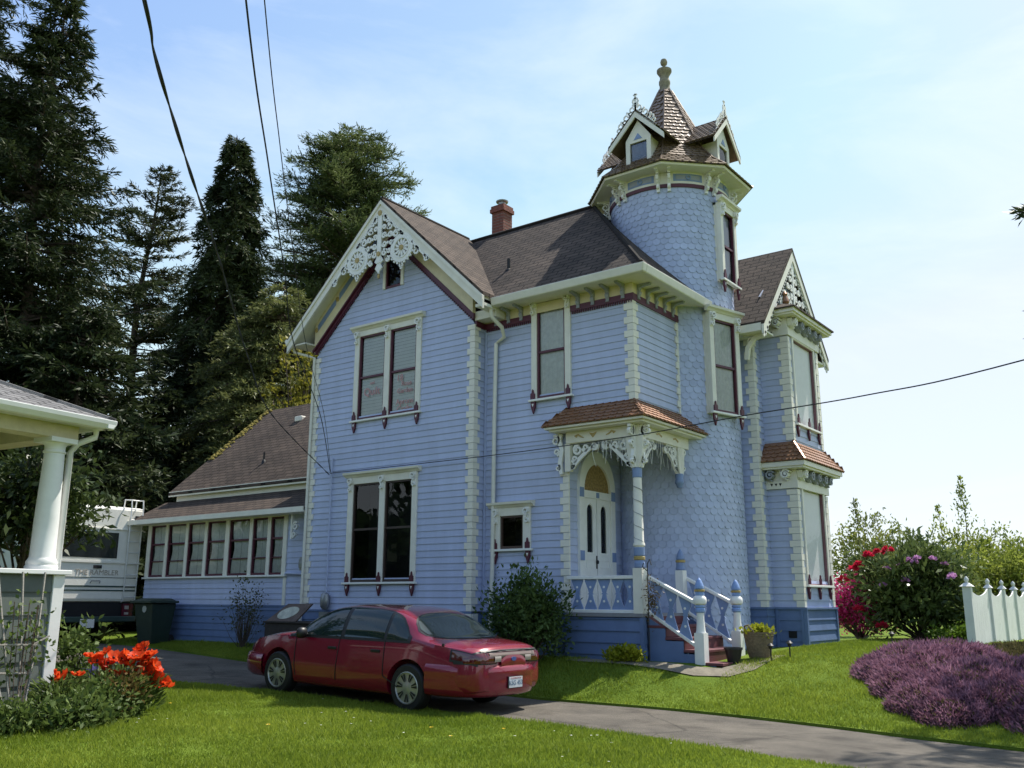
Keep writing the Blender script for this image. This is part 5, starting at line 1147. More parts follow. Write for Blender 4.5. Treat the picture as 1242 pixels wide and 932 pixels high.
mb = MB(); mb.fbox(FR_, 11.9, 14.25, .02, .14, .92, 1.06); mb.build('rear_bumper', RVG, RV, bevel=.02)
mb = MB()
for y in (13.86, 14.20):
    mb.tube([(RX+.02, y, 1.42), (RX+.10, y, 1.2) if False else (RX+.10, y, 1.48), (RX+.11, y, 3.9), (RX+.08, y, 4.12), (RX-.25, y, 4.14), (RX-.28, y, 3.92)], .018, 8)
for i in range(9): mb.cyl((RX+.11, 13.86, 1.55+.29*i), (RX+.11, 14.20, 1.55+.29*i), .014, 8)
mb.cyl((RX-.1, 13.86, 4.13), (RX-.1, 14.2, 4.13), .016, 8); mb.build('ladder', mat('white_ladder_tube', (.72, .72, .70), .3), RV, smooth=50)
mb = MB(); mb.fbox(FR_, 13.0, 13.22, .0, .03, 2.28, 2.36); mb.fbox(FR_, 14.05, 14.15, .0, .03, 3.62, 3.70); mb.build('marker_lamp', CBLACK, RV, bevel=.008)
mb = MB(); mb.fbox(FR_, 13.92, 14.22, -.03, .01, 1.05, 1.38); mb.build('tail_lamp', TAIL, RV); mb = MB(); mb.fbox(FR_, 13.98, 14.1, .011, .02, 1.24, 1.33); mb.fbox(FR_, 13.98, 14.1, .011, .02, 1.1, 1.16); mb.build('reverse_lamp', CLEAR, RV)
mb = MB(); mb.fbox(FR_, 12.72, 13.10, .142, .152, .78, 1.0); mb.build('license_plate', WHITE, RV)
mb = MB(); mb.tube([(RX+.01, 12.95, 1.9), (RX+.05, 12.97, 1.96), (RX+.05, 13.2, 1.96), (RX+.01, 13.22, 1.9)], .012, 6); mb.build('hatch_handle', METALG, RV)
text('rear_lettering', 'THE RAMBLER', .19, (0, 1, 0), (0, 0, 1), (RX+.006, 13.12, 2.17), mat('faded_brown_lettering', (.42, .37, .30), .6), RV)
mb = MB()
for y in (12.1, 14.05):
    m_ = MB(); m_.lathe(0, 0, [(.2, -.12), (.38, -.12), (.40, 0), (.38, .12), (.2, .12)], 20); m_.v = [(-24.9+px, y+pz, .36+.40+py) for px, py, pz in m_.v]; m_.build('tyre', BLACK, RV, smooth=40)
BIN = thing('wheeled_bin', 'dark green wheeled rubbish bin with flat lid against the sunroom base', 'rubbish bin', (-21.6, 13.75, .5))
GREENB = mat('dark_green_bin_plastic', (.018, .035, .026), .5, .15); zb = gz(-21.6, 13.6)
mb = MB(); mb.hexa([(-21.90, 13.5, zb+.02), (-21.35, 13.5, zb+.02), (-21.35, 14.0, zb+.02), (-21.90, 14.0, zb+.02), (-22.02, 13.38, zb+1.0), (-21.22, 13.38, zb+1.0), (-21.22, 14.08, zb+1.0), (-22.02, 14.08, zb+1.0)]); mb.build('bin_body', GREENB, BIN, bevel=.03)
mb = MB(); mb.box(-22.08, -21.16, 13.30, 14.1, zb+1.003, zb+1.06); mb.hexa([(-22.02, 13.36, zb+1.061), (-21.2, 13.36, zb+1.061), (-21.2, 14.05, zb+1.061), (-22.02, 14.05, zb+1.061), (-21.9, 13.5, zb+1.12), (-21.35, 13.5, zb+1.12), (-21.35, 14.0, zb+1.12), (-21.9, 14.0, zb+1.12)]); mb.cyl((-21.12, 13.4, zb+1.02), (-21.12, 14.0, zb+1.02), .02, 8); mb.build('lid', GREENB, BIN, bevel=.015)
mb = MB(); mb.disc(FS(13.40), -21.55, zb+.86, .085, -.0, .012, 16); mb.build('round_emblem', mat('pale_emblem', (.40, .42, .38), .6), BIN)
for x in (-21.85, -21.4):
    mb = MB(); m_ = MB(); m_.lathe(0, 0, [(.02, -.04), (.12, -.04), (.12, .04), (.02, .04)], 16); m_.v = [(x+pz, 14.05+px, zb+.12+py) for px, py, pz in m_.v]; m_.build('wheel', BLACK, BIN, smooth=40)
HB = thing('cold_frame_box', 'brown wooden box with a tilted lid and oval pane by the house corner', 'wooden box', (-15.8, 13.3, .5))
WOODB = mat('weathered_brown_wood', (.12, .085, .07), .8, .3, 9, .3, 30); zb = gz(-15.7, 13.2)
mb = MB(); mb.box(-16.42, -14.75, 13.05, 13.75, zb, 1.02); mb.box(-16.46, -14.70, 13.02, 13.78, 1.021, 1.06); mb.build('box_body', mat('dark_brown_wood', (.035, .028, .024), .8, .3, 9), HB, bevel=.01)
mb = MB(); mb.hexa([(-16.40, 13.05, 1.061), (-15.45, 13.05, 1.061), (-15.45, 13.10, 1.061), (-16.40, 13.10, 1.061), (-16.0, 13.30, 1.42), (-15.25, 13.30, 1.42), (-15.25, 13.36, 1.42), (-16.0, 13.36, 1.42)]); mb.build('tilted_lid', WOODB, HB, bevel=.008)
mb = MB(); q = [(-15.82+.28*math.cos(a)+.10*math.sin(a), 13.165+.085*math.sin(a)-.004, 1.235+.125*math.sin(a)) for a in np.linspace(0, 2*math.pi, 24, endpoint=False)]; mb.prism(q, (0, .02, -.006)); mb.build('oval_pane', mat('pale_lamp_pane', (.46, .46, .36), .3, .35, 5), HB)

# ------------------------------------------------------------------ neighbour's porch at the left
NB = thing('neighbouring_house', 'neighbouring bungalow with a white column porch and grey shingled roof', 'house', (-15, 2, 0))
ca, sa = math.cos(R(8)), math.sin(R(8)); NO = (-12.0, 6.25)
NU, NN = (-sa, ca), (ca, sa)                        # along the eave (away from us), outwards
FNB = Fr(NO, NU, NN)                                # wall face, u = 0 at the far corner and negative towards us
FNE = Fr(NO, (-ca, -sa), (-sa, ca))                 # end face of the porch
NGR = mat('shaded_green_grey_boards', (.10, .12, .105), .6, .12, 3); NWH = mat('bright_white_porch_paint', (.74, .74, .72), .5, .05); NCR = mat('cream_porch_ceiling', (.55, .48, .32), .6)  # board colour darkened to carry the dappled shade on the porch base
mb = MB(); siding(mb, FNB, -.1, 1.80, const(-7.0), const(-.14), pitch=.28, proud=.02); siding(mb, FNE, -.1, 1.8, const(.1), const(2.4), pitch=.28, proud=.02); mb.build('porch_base', NGR, NB)
mb = MB(); mb.fbox(FNB, -.14, .02, -.1, .035, -.1, 1.80); mb.fbox(FNB, -7.0, .08, -.25, .08, 1.80, 1.86); mb.fbox(FNE, .1, 2.4, -.2, .08, 1.80, 1.86); mb.build('rail_cap', NWH, NB, bevel=.008)
c0 = FNB.P(-.22, -.14, 0); mb = MB()
mb.lathe(c0[0], c0[1], [(.20, 1.861), (.20, 1.90), (.185, 1.92), (.19, 1.96), (.165, 2.0), (.155, 2.02), (.15, 2.5), (.125, 3.36), (.14, 3.37), (.14, 3.39), (.125, 3.4), (.128, 3.46), (.165, 3.5)], 28)
mb.fbox(FNB, -.41, -.03, -.33, .05, 3.5, 3.56); mb.build('porch_column', NWH, NB, smooth=40)
mb = MB(); mb.fbox(FNB, -8, .0, -.30, .0, 3.56, 3.74); mb.fbox(FNE, .30, 2.6, -.3, 0, 3.56, 3.74); mb.build('porch_beam', NCR, NB)
mb = MB(); mb.fbox(FNB, -8, .20, -2.6, .20, 3.741, 3.76); mb.build('porch_ceiling', mat('porch_ceiling_white', (.6, .6, .56), .6), NB)
mb = MB()
for F_, a, b in ((FNB, -8.5, .33), (FNE, -.33, 6.5)):
    q = [(.19, 3.73), (.28, 3.73), (.33, 3.79), (.34, 3.85), (.19, 3.85)]; mb.prism([F_.P(a, n_, z_) for n_, z_ in q], tuple(np.subtract(F_.P(b, 0, 0), F_.P(a, 0, 0))))
mb.build('gutter', NWH, NB, bevel=.01)
mb = MB(); d0 = FNE.P(-.03, .24, 3.73); d1 = FNE.P(-.03, .24, 3.64); d2 = FNE.P(.10, .08, 3.54); d3 = FNE.P(.20, .05, 3.42); d4 = FNE.P(.20, .05, .05)
mb.tube([d0, d1, d2, d3, d4], .042, 10); mb.build('downspout', NWH, NB, smooth=50)
e0, e1, e2, e3 = FNB.P(.31, .31, 3.85), FNB.P(-8.5, .31, 3.85), FNB.P(-8.5, -4.19, 5.75), FNB.P(-4.19, -4.19, 5.75)
kk = 1/math.hypot(4.5, 1.9)
mb = MB(); roof_slab(mb, [e1, e0, e3, e2], (NU[0], NU[1], 0), (-NN[0]*4.5*kk, -NN[1]*4.5*kk, 1.9*kk)); f1 = FNB.P(.31, -8.5, 3.85); f2 = FNB.P(-4.19, -4.2, 5.75)
roof_slab(mb, [e0, f1, f2], (-NN[0], -NN[1], 0), (-NU[0]*4.5*kk, -NU[1]*4.5*kk, 1.9*kk)); mb.tube([e0, e3], .04, 6); mb.build('porch_roof', ROOFG, NB)
mb = MB(); mb.fbox(FNB, -14, -1.6, -9, -2.4, -.1, 3.75); siding(mb, FNB, 0, 3.7, const(-14), const(-7.05), pitch=.2, base=-.3); siding(mb, FNE, 0, 3.7, const(2.4), const(9), pitch=.2, base=-1.58, proud=.02); mb.build('house_wall', NGR, NB)
mb = MB(); q0, q1, q2, q3 = FNB.P(-14.5, .5, 3.86), FNB.P(-8.52, .5, 3.86), FNB.P(-8.52, -4.2, 6.2), FNB.P(-14.5, -4.2, 6.2); roof_slab(mb, [q0, q1, q2, q3], (NU[0], NU[1], 0), (-.7, 0, .7)); mb.build('main_roof', ROOFG, NB)
TRL = thing('garden_trellis', 'grey wooden fan trellis leaning on the neighbouring porch base', 'trellis', (-11.3, 5.75, 0))
WOODG = mat('silvery_grey_lath', (.27, .25, .22), .85, .25, 20, .3, 60); F0 = Fr((-11.42, 5.50), NU, NN); zt = .02
mb = MB()
for u in (-.30, -.10, .14, .36): mb.tube([F0.P(u*.22, .12, zt), F0.P(u*.9, -.12, 1.0), F0.P(u*1.35, -.34, 1.82)], .014, 5)
mb.build('upright_lath', WOODG, TRL)
mb = MB()
for z, w in ((.66, .20), (.98, .26)): mb.tube([F0.P(-w, .0, z), F0.P(w, .0-(z-.5)*.08, z-.02)], .013, 5)
mb.tube([F0.P(.03, -.06, .86), F0.P(.42, -.02, 1.06)], .012, 5); mb.build('cross_lath', WOODG, TRL)

# ------------------------------------------------------------------ fence
FEN = None
FENY = [19.35, 21.3, 22.8, 24.2, 25.6, 27.0, 28.4]; FX = -3.88; FWH = mat('white_fence_paint', (.72, .72, .70), .6, .08, 3, .15, 40)
FENCE = thing('picket_fence', 'white board fence with scalloped panels and ball-capped posts', 'fence', (FX, 23, .6))
for i, y in enumerate(FENY):
    w = .075 if i == 0 else .055; zt_ = 1.80
    mb = MB(); mb.box(FX-w, FX+w, y-w, y+w, .4, zt_); P_ = mb.build('fence_post', FWH, FENCE, bevel=.006)
    mb = MB(); mb.hexa([(FX-w*1.5, y-w*1.5, zt_+.001), (FX+w*1.5, y-w*1.5, zt_+.001), (FX+w*1.5, y+w*1.5, zt_+.001), (FX-w*1.5, y+w*1.5, zt_+.001), (FX-w*.5, y-w*.5, zt_+.07), (FX+w*.5, y-w*.5, zt_+.07), (FX+w*.5, y+w*.5, zt_+.07), (FX-w*.5, y+w*.5, zt_+.07)])
    mb.lathe(FX, y, [(.02, zt_+.07), (.03, zt_+.09), (.045, zt_+.12), (.038, zt_+.15), (.008, zt_+.19)], 12); mb.build('post_cap', FWH, P_, smooth=40)
    if i < len(FENY)-1:
        y1 = FENY[i+1]; mb = MB(); n = 9; F_ = FE(FX)
        for k_ in range(n):
            a, b = y+w+(y1-y-w-.055)*k_/n, y+w+(y1-y-w-.055)*(k_+1)/n; q = (k_+.5)/n
            q0, q1 = k_/n, (k_+1)/n; f_ = lambda q: 1.80-.16*math.sin(math.pi*q)**.8
            mb.fpoly(F_, [(a+.002, .58), (b-.002, .58), (b-.002, f_(q1)), (a+.002, f_(q0))], -.012, .012)
        mb.build('board_panel', FWH, FENCE)

# ------------------------------------------------------------------ overhead wires
CAB = mat('black_cable', (.01, .01, .012), .6)
def smooth_path(P, n=10):
    out = []
    for i in range((len(P)-1)*n+1): out.append(tuple(catmull(P, i/n)))
    return out
P = smooth_path([(-15.62, 13.93, 4.22), (-12.98, 10.19, 4.66), (-9.66, 7.12, 4.58), (-6.86, 4.68, 4.50), (-5.43, 3.39, 4.48), (-4.52, 2.56, 4.53), (-4.13, 2.24, 4.57), (-2.5, .8, 4.75), (4, -5, 5.8), (10, -10, 7.4)], 12)
mb = MB()
L_ = 0; A_ = []; 
for i, p in enumerate(P):
    if i: L_ += math.dist(P[i-1], p)
    A_.append(L_)
mb.tube(P, .005, 6)
for ph in (0, math.pi):
    mb.tube([(p[0]+.008*math.cos(a*5+ph), p[1]+.002*math.sin(a*5+ph), p[2]+.008*math.sin(a*5+ph)) for p, a in zip(P, A_)], .006, 5)
tag(mb.build('service_cable', CAB, smooth=60), 'thick twisted service cable coming down from the upper left to the house', 'cable')
for k_, (lab, pts, r_) in enumerate((('thin overhead wire, nearer to the thick twisted cable, crossing the gable eave', [(-15.6, 13.93, 4.3), (-13, 11.3, 4.85), (-10.24, 8.33, 5.11), (-8.63, 6.82, 5.39), (-6.56, 4.92, 5.43), (-4.77, 3.3, 5.46), (-1, 0, 5.8), (9, -9, 7.6)], .0075),
                       ('thinnest overhead wire, farther right of the two beside the weeping conifer', [(-15.58, 13.93, 4.28), (-13, 11.4, 4.85), (-10.13, 8.47, 5.09), (-7.96, 6.38, 5.41), (-6.18, 4.75, 5.41), (-4.62, 3.34, 5.42), (-1, .1, 5.75), (9.2, -9, 7.6)], .0048))):
    mb = MB(); mb.tube(smooth_path(pts, 10), r_, 5); tag(mb.build('overhead_wire', CAB, smooth=60), lab, 'wire')
mb = MB(); mb.tube(smooth_path([(-15.6, 13.93, 4.25), (-14, 13.92, 4.24), (-10.81, 13.76, 4.21), (-7.58, 13.18, 4.15), (-5.28, 12.53, 4.13), (-3.32, 11.84, 4.06), (-1.39, 10.91, 4.03), (4, 8, 4.2), (12, 3, 4.9)], 10), .0085, 5); tag(mb.build('telephone_wire', CAB, smooth=60), 'black wire running level across the house front to the right edge', 'wire')
# ------------------------------------------------------------------ plants
def npmesh(name, V, F, m, parent=None):
    V = np.ascontiguousarray(V, np.float32); F = np.ascontiguousarray(F, np.int32); k = F.shape[1]
    me = bpy.data.meshes.new(name); me.vertices.add(len(V)); me.vertices.foreach_set('co', V.ravel())
    me.loops.add(F.size); me.loops.foreach_set('vertex_index', F.ravel()); me.polygons.add(len(F))
    me.polygons.foreach_set('loop_start', np.arange(0, F.size, k, dtype=np.int32)); me.update(calc_edges=True)
    return link(name, me, m, parent)
def leaf_arrays(C, A, L, Wd, rg, flat=0.0):
    """diamond leaves: base C, axis A, length L, width Wd; flat=1 keeps the blade level"""
    n = len(C); A = A/(np.linalg.norm(A, axis=1, keepdims=True)+1e-9)
    Rv = rg.normal(size=(n, 3)); Rv = Rv*(1-flat)+np.array((0, 0, 1.))*flat*1.5
    S = np.cross(A, Rv); S /= (np.linalg.norm(S, axis=1, keepdims=True)+1e-9)
    L = np.broadcast_to(np.asarray(L, float).reshape(-1, 1), (n, 1)); Wd = np.broadcast_to(np.asarray(Wd, float).reshape(-1, 1), (n, 1))
    N = np.cross(S, A); m = C+A*L*.5+N*L*.08
    V = np.stack([C, m+S*Wd*.5, C+A*L, m-S*Wd*.5], 1).reshape(-1, 3)
    F = np.arange(4*n).reshape(n, 4)
    return V, F
def leaves(name, C, A, L, Wd, m, parent, rg, flat=0.0):
    V, F = leaf_arrays(C, A, L, Wd, rg, flat); return npmesh(name, V, F, m, parent)
NEEDLE = leafmat('dark_spruce_needles', (.012, .024, .010), (.066, .086, .032), .2, .4)
NEEDLE2 = leafmat('pine_needles', (.018, .030, .014), (.095, .110, .040), .22, .4)
CEDARN = leafmat('cedar_needles', (.030, .055, .020), (.190, .230, .085), .3, .4)
WEEPN = leafmat('weeping_conifer_needles', (.014, .026, .013), (.085, .110, .042), .2, .4)
BARK = mat('brown_bark', (.085, .062, .045), .95, .35, 7, .7, 25)
def conifer(name, label, pos, H, Rm, zlow, nb, m, seed, p=.75, droop=.25, tip=.15, leafL=.28, leafW=.075, tw=.22, sub=5, twl=.42, hang=.3, lean=(0, 0), irregular=.45, sides=None, group='tall conifers behind the house', tr=.32, bare=0, flat=.3, spray=0):
    rg = np.random.default_rng(seed); x0, y0, z0 = pos; T = thing(name, label, 'tree', pos, group)
    ax = lambda z: np.array((x0+lean[0]*(z-z0)/H+.12*math.sin(z*.5+seed), y0+lean[1]*(z-z0)/H+.1*math.cos(z*.43+seed), z))
    t_ = MB(); zs = np.linspace(z0-.2, z0+H, 14); t_.tube([tuple(ax(z)) for z in zs], [max(.015, tr*(1-.97*(i/13))**.9) for i in range(14)], 9); t_.build('trunk', BARK, T, smooth=60)
    Cs, As, Ls = [], [], []; bm_ = MB()
    for b in range(nb+bare):
        dead = b >= nb
        q = rg.random()**1.0 if not dead else -rg.random()*.35
        z = z0+zlow+(H-zlow)*q; c = ax(z); az = rg.random()*2*math.pi
        if sides is not None and rg.random() < .5: az = sides+rg.normal()*1.0
        L = max(.25, Rm*max(0.02, (1-max(q, 0)))**p*(1-irregular+irregular*1.3*rg.random()))
        if dead: L *= .6
        d = np.array((math.cos(az), math.sin(az), 0)); s_ = np.linspace(0, 1, 7)
        path = c[None]+d[None]*(L*s_)[:, None]+np.array((0, 0, 1.))[None]*(L*(.10*s_-droop*s_**1.5*1.3+tip*s_**4))[:, None]
        bm_.tube([tuple(v) for v in path[::2]], [.05*L/3+.012, .035*L/3+.01, .02*L/3+.006, .005], 4, False)
        if dead:
            for _ in range(5):
                i_ = rg.integers(2, 6); bm_.tube([tuple(path[i_]), tuple(path[i_]+rg.normal(size=3)*.35)], .006, 3, False)
            continue
        nt_ = max(4, int(L/tw)*2)
        u = rg.random(nt_)**.75*.92+.08; pi_ = np.stack([np.interp(u, s_, path[:, k]) for k in range(3)], 1)
        side = np.where(rg.random(nt_) < .5, 1, -1)[:, None]; perp = np.array((-d[1], d[0], 0))
        ang = rg.uniform(.35, 1.15, nt_)[:, None]
        td = d[None]*np.cos(ang)+perp[None]*np.sin(ang)*side+np.array((0, 0, 1.))[None]*(rg.normal(size=(nt_, 1))*.18-hang*rg.random((nt_, 1)))
        tl = (twl*(.45+.9*rg.random(nt_))*(1.15-.6*u)*min(1.4, .45+L/3))[:, None]
        if spray: 
            td = td+np.array((0, 0, 1.))[None]*spray*u[:, None]
        for k in range(sub):
            f = (k+.4*rg.random((nt_, 1)))/sub; cc = pi_+td*tl*f+np.array((0, 0, -1.))[None]*hang*.35*tl*f**2
            Cs.append(cc); As.append(td+rg.normal(size=(nt_, 3))*.42); Ls.append(leafL*(.7+.6*rg.random(nt_)))
        cc = np.stack([np.interp(np.linspace(.3, 1, 12), s_, path[:, k]) for k in range(3)], 1); Cs.append(cc); As.append(d[None]+rg.normal(size=(12, 3))*.5); Ls.append(np.full(12, leafL))
    bm_.build('branches', BARK, T, recalc=False)
    C = np.concatenate(Cs); A = np.concatenate(As); L = np.concatenate(Ls)
    o = leaves('crown', C, A, L, leafW*(.7+.6*rg.random(len(C))), m, T, rg, flat); return T
conifer('spruce_tree', 'tallest dark spruce cut off by the top left corner of the photo', (-36.2, 12.6, .3), 31, 7.4, 2.5, 420, NEEDLE, 1, .85, .26, .22, .30, .055, .2, 9, .60, .35, irregular=.6)
conifer('spruce_tree', 'dark spruce with upswept ragged branch tips at the left, lower than its neighbour', (-32.9, 14.6, .3), 24.5, 6.3, 1.5, 520, NEEDLE, 2, .80, .22, .26, .30, .055, .2, 9, .60, .35, irregular=.55)
conifer('pine_tree', 'open pine with a bare leaning trunk between the spruces and the weeping conifer', (-41.2, 23.4, .3), 23.2, 4.0, 8.6, 210, NEEDLE2, 3, .5, .0, .12, .26, .05, .24, 9, .46, -.15, lean=(-.5, 1.0), irregular=.65, bare=50, sides=R(20), tr=.36, flat=0)
conifer('weeping_conifer', 'narrow weeping conifer with a blunt drooping top beside the cedar', (-34.6, 24.0, .3), 22.6, 3.7, .8, 700, WEEPN, 4, .55, .62, -.1, .32, .06, .18, 8, .5, .9, irregular=.35, tr=.34, flat=.1)
conifer('cedar_tree', 'broad feathery cedar rising right behind the front gable', (-34.3, 31.0, .3), 25.6, 6.4, 3.0, 760, CEDARN, 5, .34, .10, .02, .22, .045, .16, 9, .66, .05, irregular=.5, tr=.45, flat=.5, spray=.35)
conifer('cedar_tree', 'lower cedar with pale drooping sprays in front of the weeping conifer', (-28.4, 22.4, .3), 13.4, 5.2, .6, 460, leafmat('pale_cedar_needles', (.045, .065, .025), (.26, .28, .10), .3, .4), 6, .5, .28, -.05, .2, .045, .16, 9, .6, .35, irregular=.5, tr=.22, flat=.5)
conifer('young_conifer', 'small dark conifer low behind the motorhome', (-29.0, 15.0, .3), 10.5, 4.4, .3, 260, NEEDLE, 7, .5, .2, .1, .3, .09, .2, 5, .5, .3, tr=.2)
conifer('young_conifer', 'small dark conifer left of the back roof below the pine', (-33.6, 20.6, .3), 9.5, 4.2, .3, 240, NEEDLE, 8, .45, .2, .1, .3, .09, .2, 5, .5, .3, tr=.2)
conifer('young_conifer', 'small dark conifer right behind the ridge of the back roof', (-29.5, 21.6, .3), 8.2, 3.6, .3, 240, NEEDLE, 9, .4, .2, .1, .3, .09, .2, 5, .5, .3, tr=.2)

def bushy(name, label, cat, pos, rx, ry, rz, nclump, per, L, Wd, m, seed, group=None, clump=.28, zc=None, up=.25, stems=9, hollow=.35, flat=.2, squash=1.0, stemr=.02, trunk=0, droop=0, bottom=-.75, tag_it=True, stemmat=None):
    """leaf clumps spread unevenly through an egg-shaped volume on branching stems"""
    rg = np.random.default_rng(seed); x, y, z = pos; T = thing(name, label, cat, pos, group); zc = rz if zc is None else zc
    dv = rg.normal(size=(nclump*3, 3)); dv /= np.linalg.norm(dv, axis=1, keepdims=True); dv = dv[dv[:, 2] > bottom][:nclump]
    rr_ = (hollow+(1-hollow)*rg.random(len(dv))**.5)*(.78+.34*np.sin(dv[:, 0]*5+seed)*np.cos(dv[:, 1]*4.3+dv[:, 2]*3+seed)+.14*rg.normal(size=len(dv)))
    cc = np.array((x, y, z+zc))+dv*rr_[:, None]*np.array((rx, ry, rz)); cc[:, 2] = np.maximum(cc[:, 2], z+.05)
    C = np.repeat(cc, per, 0)+rg.normal(size=(len(cc)*per, 3))*clump*np.array((1, 1, squash)); A = np.repeat(dv, per, 0)*.6+rg.normal(size=(len(C), 3))*.7+np.array((0, 0, up-droop))
    leaves('foliage', C, A, L*(.65+.7*rg.random(len(C))), Wd*(.7+.6*rg.random(len(C))), m, T, rg, flat)
    s_ = MB()
    if trunk: s_.tube([(x, y, z-.1), (x+.05, y, z+zc*.5), (x, y+.03, z+zc)], [trunk, trunk*.8, trunk*.5], 7)
    idx = rg.choice(len(cc), min(stems*3, len(cc)), replace=False)
    for i in idx:
        b0 = np.array((x+rg.normal()*.06*rx, y+rg.normal()*.06*ry, z-.03 if not trunk else z+zc*rg.uniform(.4, .95))); mid = b0*.45+cc[i]*.55+np.array((0, 0, -.1*rz))
        s_.tube([tuple(b0), tuple(mid), tuple(cc[i])], [stemr, stemr*.7, stemr*.25], 4, False)
    s_.build('stems', stemmat or BARK, T, recalc=False)
    return T, cc, rg
PSHRUB = leafmat('porch_shrub_leaf', (.030, .062, .016), (.135, .200, .055), .35, 1.6)
SHRUB = leafmat('dark_shrub_leaf', (.010, .026, .008), (.045, .085, .022), .25, 1.6)
RHODO = leafmat('rhododendron_leaf', (.032, .062, .018), (.19, .24, .075), .3, 1.5, .25)
SPRING = leafmat('spring_green_leaf', (.10, .15, .02), (.34, .38, .07), .5, .8)
OLIVE = leafmat('olive_leaf', (.09, .125, .025), (.27, .29, .07), .5, .8)
YELLOWG = leafmat('yellow_green_leaf', (.12, .12, .015), (.30, .27, .04), .45, 1.2)
LIME = leafmat('lime_leaf', (.20, .24, .015), (.42, .42, .04), .4, 4)
HERB = leafmat('border_leaf', (.045, .08, .018), (.17, .23, .06), .35, 3)
RUST = leafmat('rusty_leaf', (.10, .05, .02), (.20, .16, .05), .35, 3)
HEATH = leafmat('mauve_heather', (.12, .048, .078), (.43, .235, .32), .35, 5, .8)
HEATHB = leafmat('spent_heather', (.05, .055, .02), (.17, .14, .06), .3, 2.5, .8)
PINK = leafmat('magenta_azalea_petal', (.45, .02, .12), (.72, .08, .28), .4, 2)
REDP = leafmat('crimson_petal', (.42, .01, .03), (.66, .03, .09), .4, 2)
LILAC = leafmat('lilac_petal', (.42, .16, .42), (.70, .42, .66), .4, 2)
POPPY = leafmat('orange_red_petal', (.62, .045, .012), (.90, .13, .03), .45, 8)
MAPLEL = bushy('maple_tree', 'slender maple with yellow spring leaves behind the back roof', 'tree', (-24.9, 20.9, .4), 1.15, 1.1, 2.3, 44, 24, .18, .13, YELLOWG, 11, None, .16, 8.0, .2, 14, .3, .2, stemr=.03, trunk=.12)
bushy('shrub', 'dark rounded evergreen shrub beside the porch base', 'shrub', (-9.95, 13.55, gz(-9.95, 13.3)), .88, .55, .80, 150, 46, .09, .045, PSHRUB, 12, None, .13, .86, .3, 16, .35, .1)
bushy('bare_shrub', 'sparse twiggy shrub against the sunroom base', 'shrub', (-18.2, 13.85, gz(-18.2, 13.8)), .75, .35, .85, 60, 9, .07, .035, leafmat('dull_olive_leaf', (.04, .045, .02), (.12, .13, .05), .3), 13, None, .1, .8, .2, 24, .3, .1, stemr=.008)
bushy('lime_plant', 'small bright yellow-green plant at the foot of the porch', 'plant', (-8.12, 13.92, gz(-8.12, 13.9)), .40, .14, .10, 44, 22, .08, .05, LIME, 14, None, .05, .09, .4, 6, .3, .2, stemr=.005)
# rhododendrons with flower trusses, azalea
def trusses(T, pts, m, r, seed, name='flower_truss'):
    rg = np.random.default_rng(seed)
    for p in pts:
        n = 34; d = rg.normal(size=(n, 3)); d[:, 2] = np.abs(d[:, 2])*.8+.1; d /= np.linalg.norm(d, axis=1, keepdims=True)
        leaves(name, np.array(p)+d*r*.35, d, r*.9, r*.6, m, T, rg)
RH, cc, rg = bushy('rhododendron', 'large dark-leaved rhododendron with red and lilac flowers by the fence end', 'shrub', (-5.55, 22.6, .7), 1.25, 1.2, 1.02, 400, 26, .20, .068, RHODO, 15, None, .17, 1.0, .35, 16, .55, .25)
pk = [(-6.75, 21.9, 2.22), (-6.6, 21.9, 2.30), (-6.95, 21.8, 1.98), (-6.4, 21.95, 2.52), (-6.15, 21.9, 2.58), (-5.95, 21.9, 2.62), (-6.6, 21.6, 1.32), (-6.1, 21.5, .98)]
trusses(RH, pk, REDP, .125, 16)
trusses(RH, [(-5.45, 21.6, 2.38), (-5.25, 21.55, 2.42), (-5.65, 21.7, 2.3), (-5.3, 21.5, 2.33), (-4.8, 21.9, 2.3), (-4.6, 21.6, 2.05), (-5.9, 21.5, 2.2), (-4.95, 21.6, 2.4), (-5.5, 21.4, 1.95), (-4.6, 21.5, 2.0), (-6.0, 21.5, 1.85)], LILAC, .085, 17)
AZ, cc, rg = bushy('azalea', 'magenta azalea in full flower beside the bay window', 'shrub', (-7.0, 22.9, .7), .9, .8, .72, 200, 8, .09, .05, RHODO, 18, None, .14, .7, .3, 10, .4, .2)
C = np.repeat(cc, 48, 0)+rg.normal(size=(len(cc)*48, 3))*.13; leaves('flowers', C, rg.normal(size=C.shape)+np.array((0, -.3, .5)), .065, .05, PINK, AZ, rg)
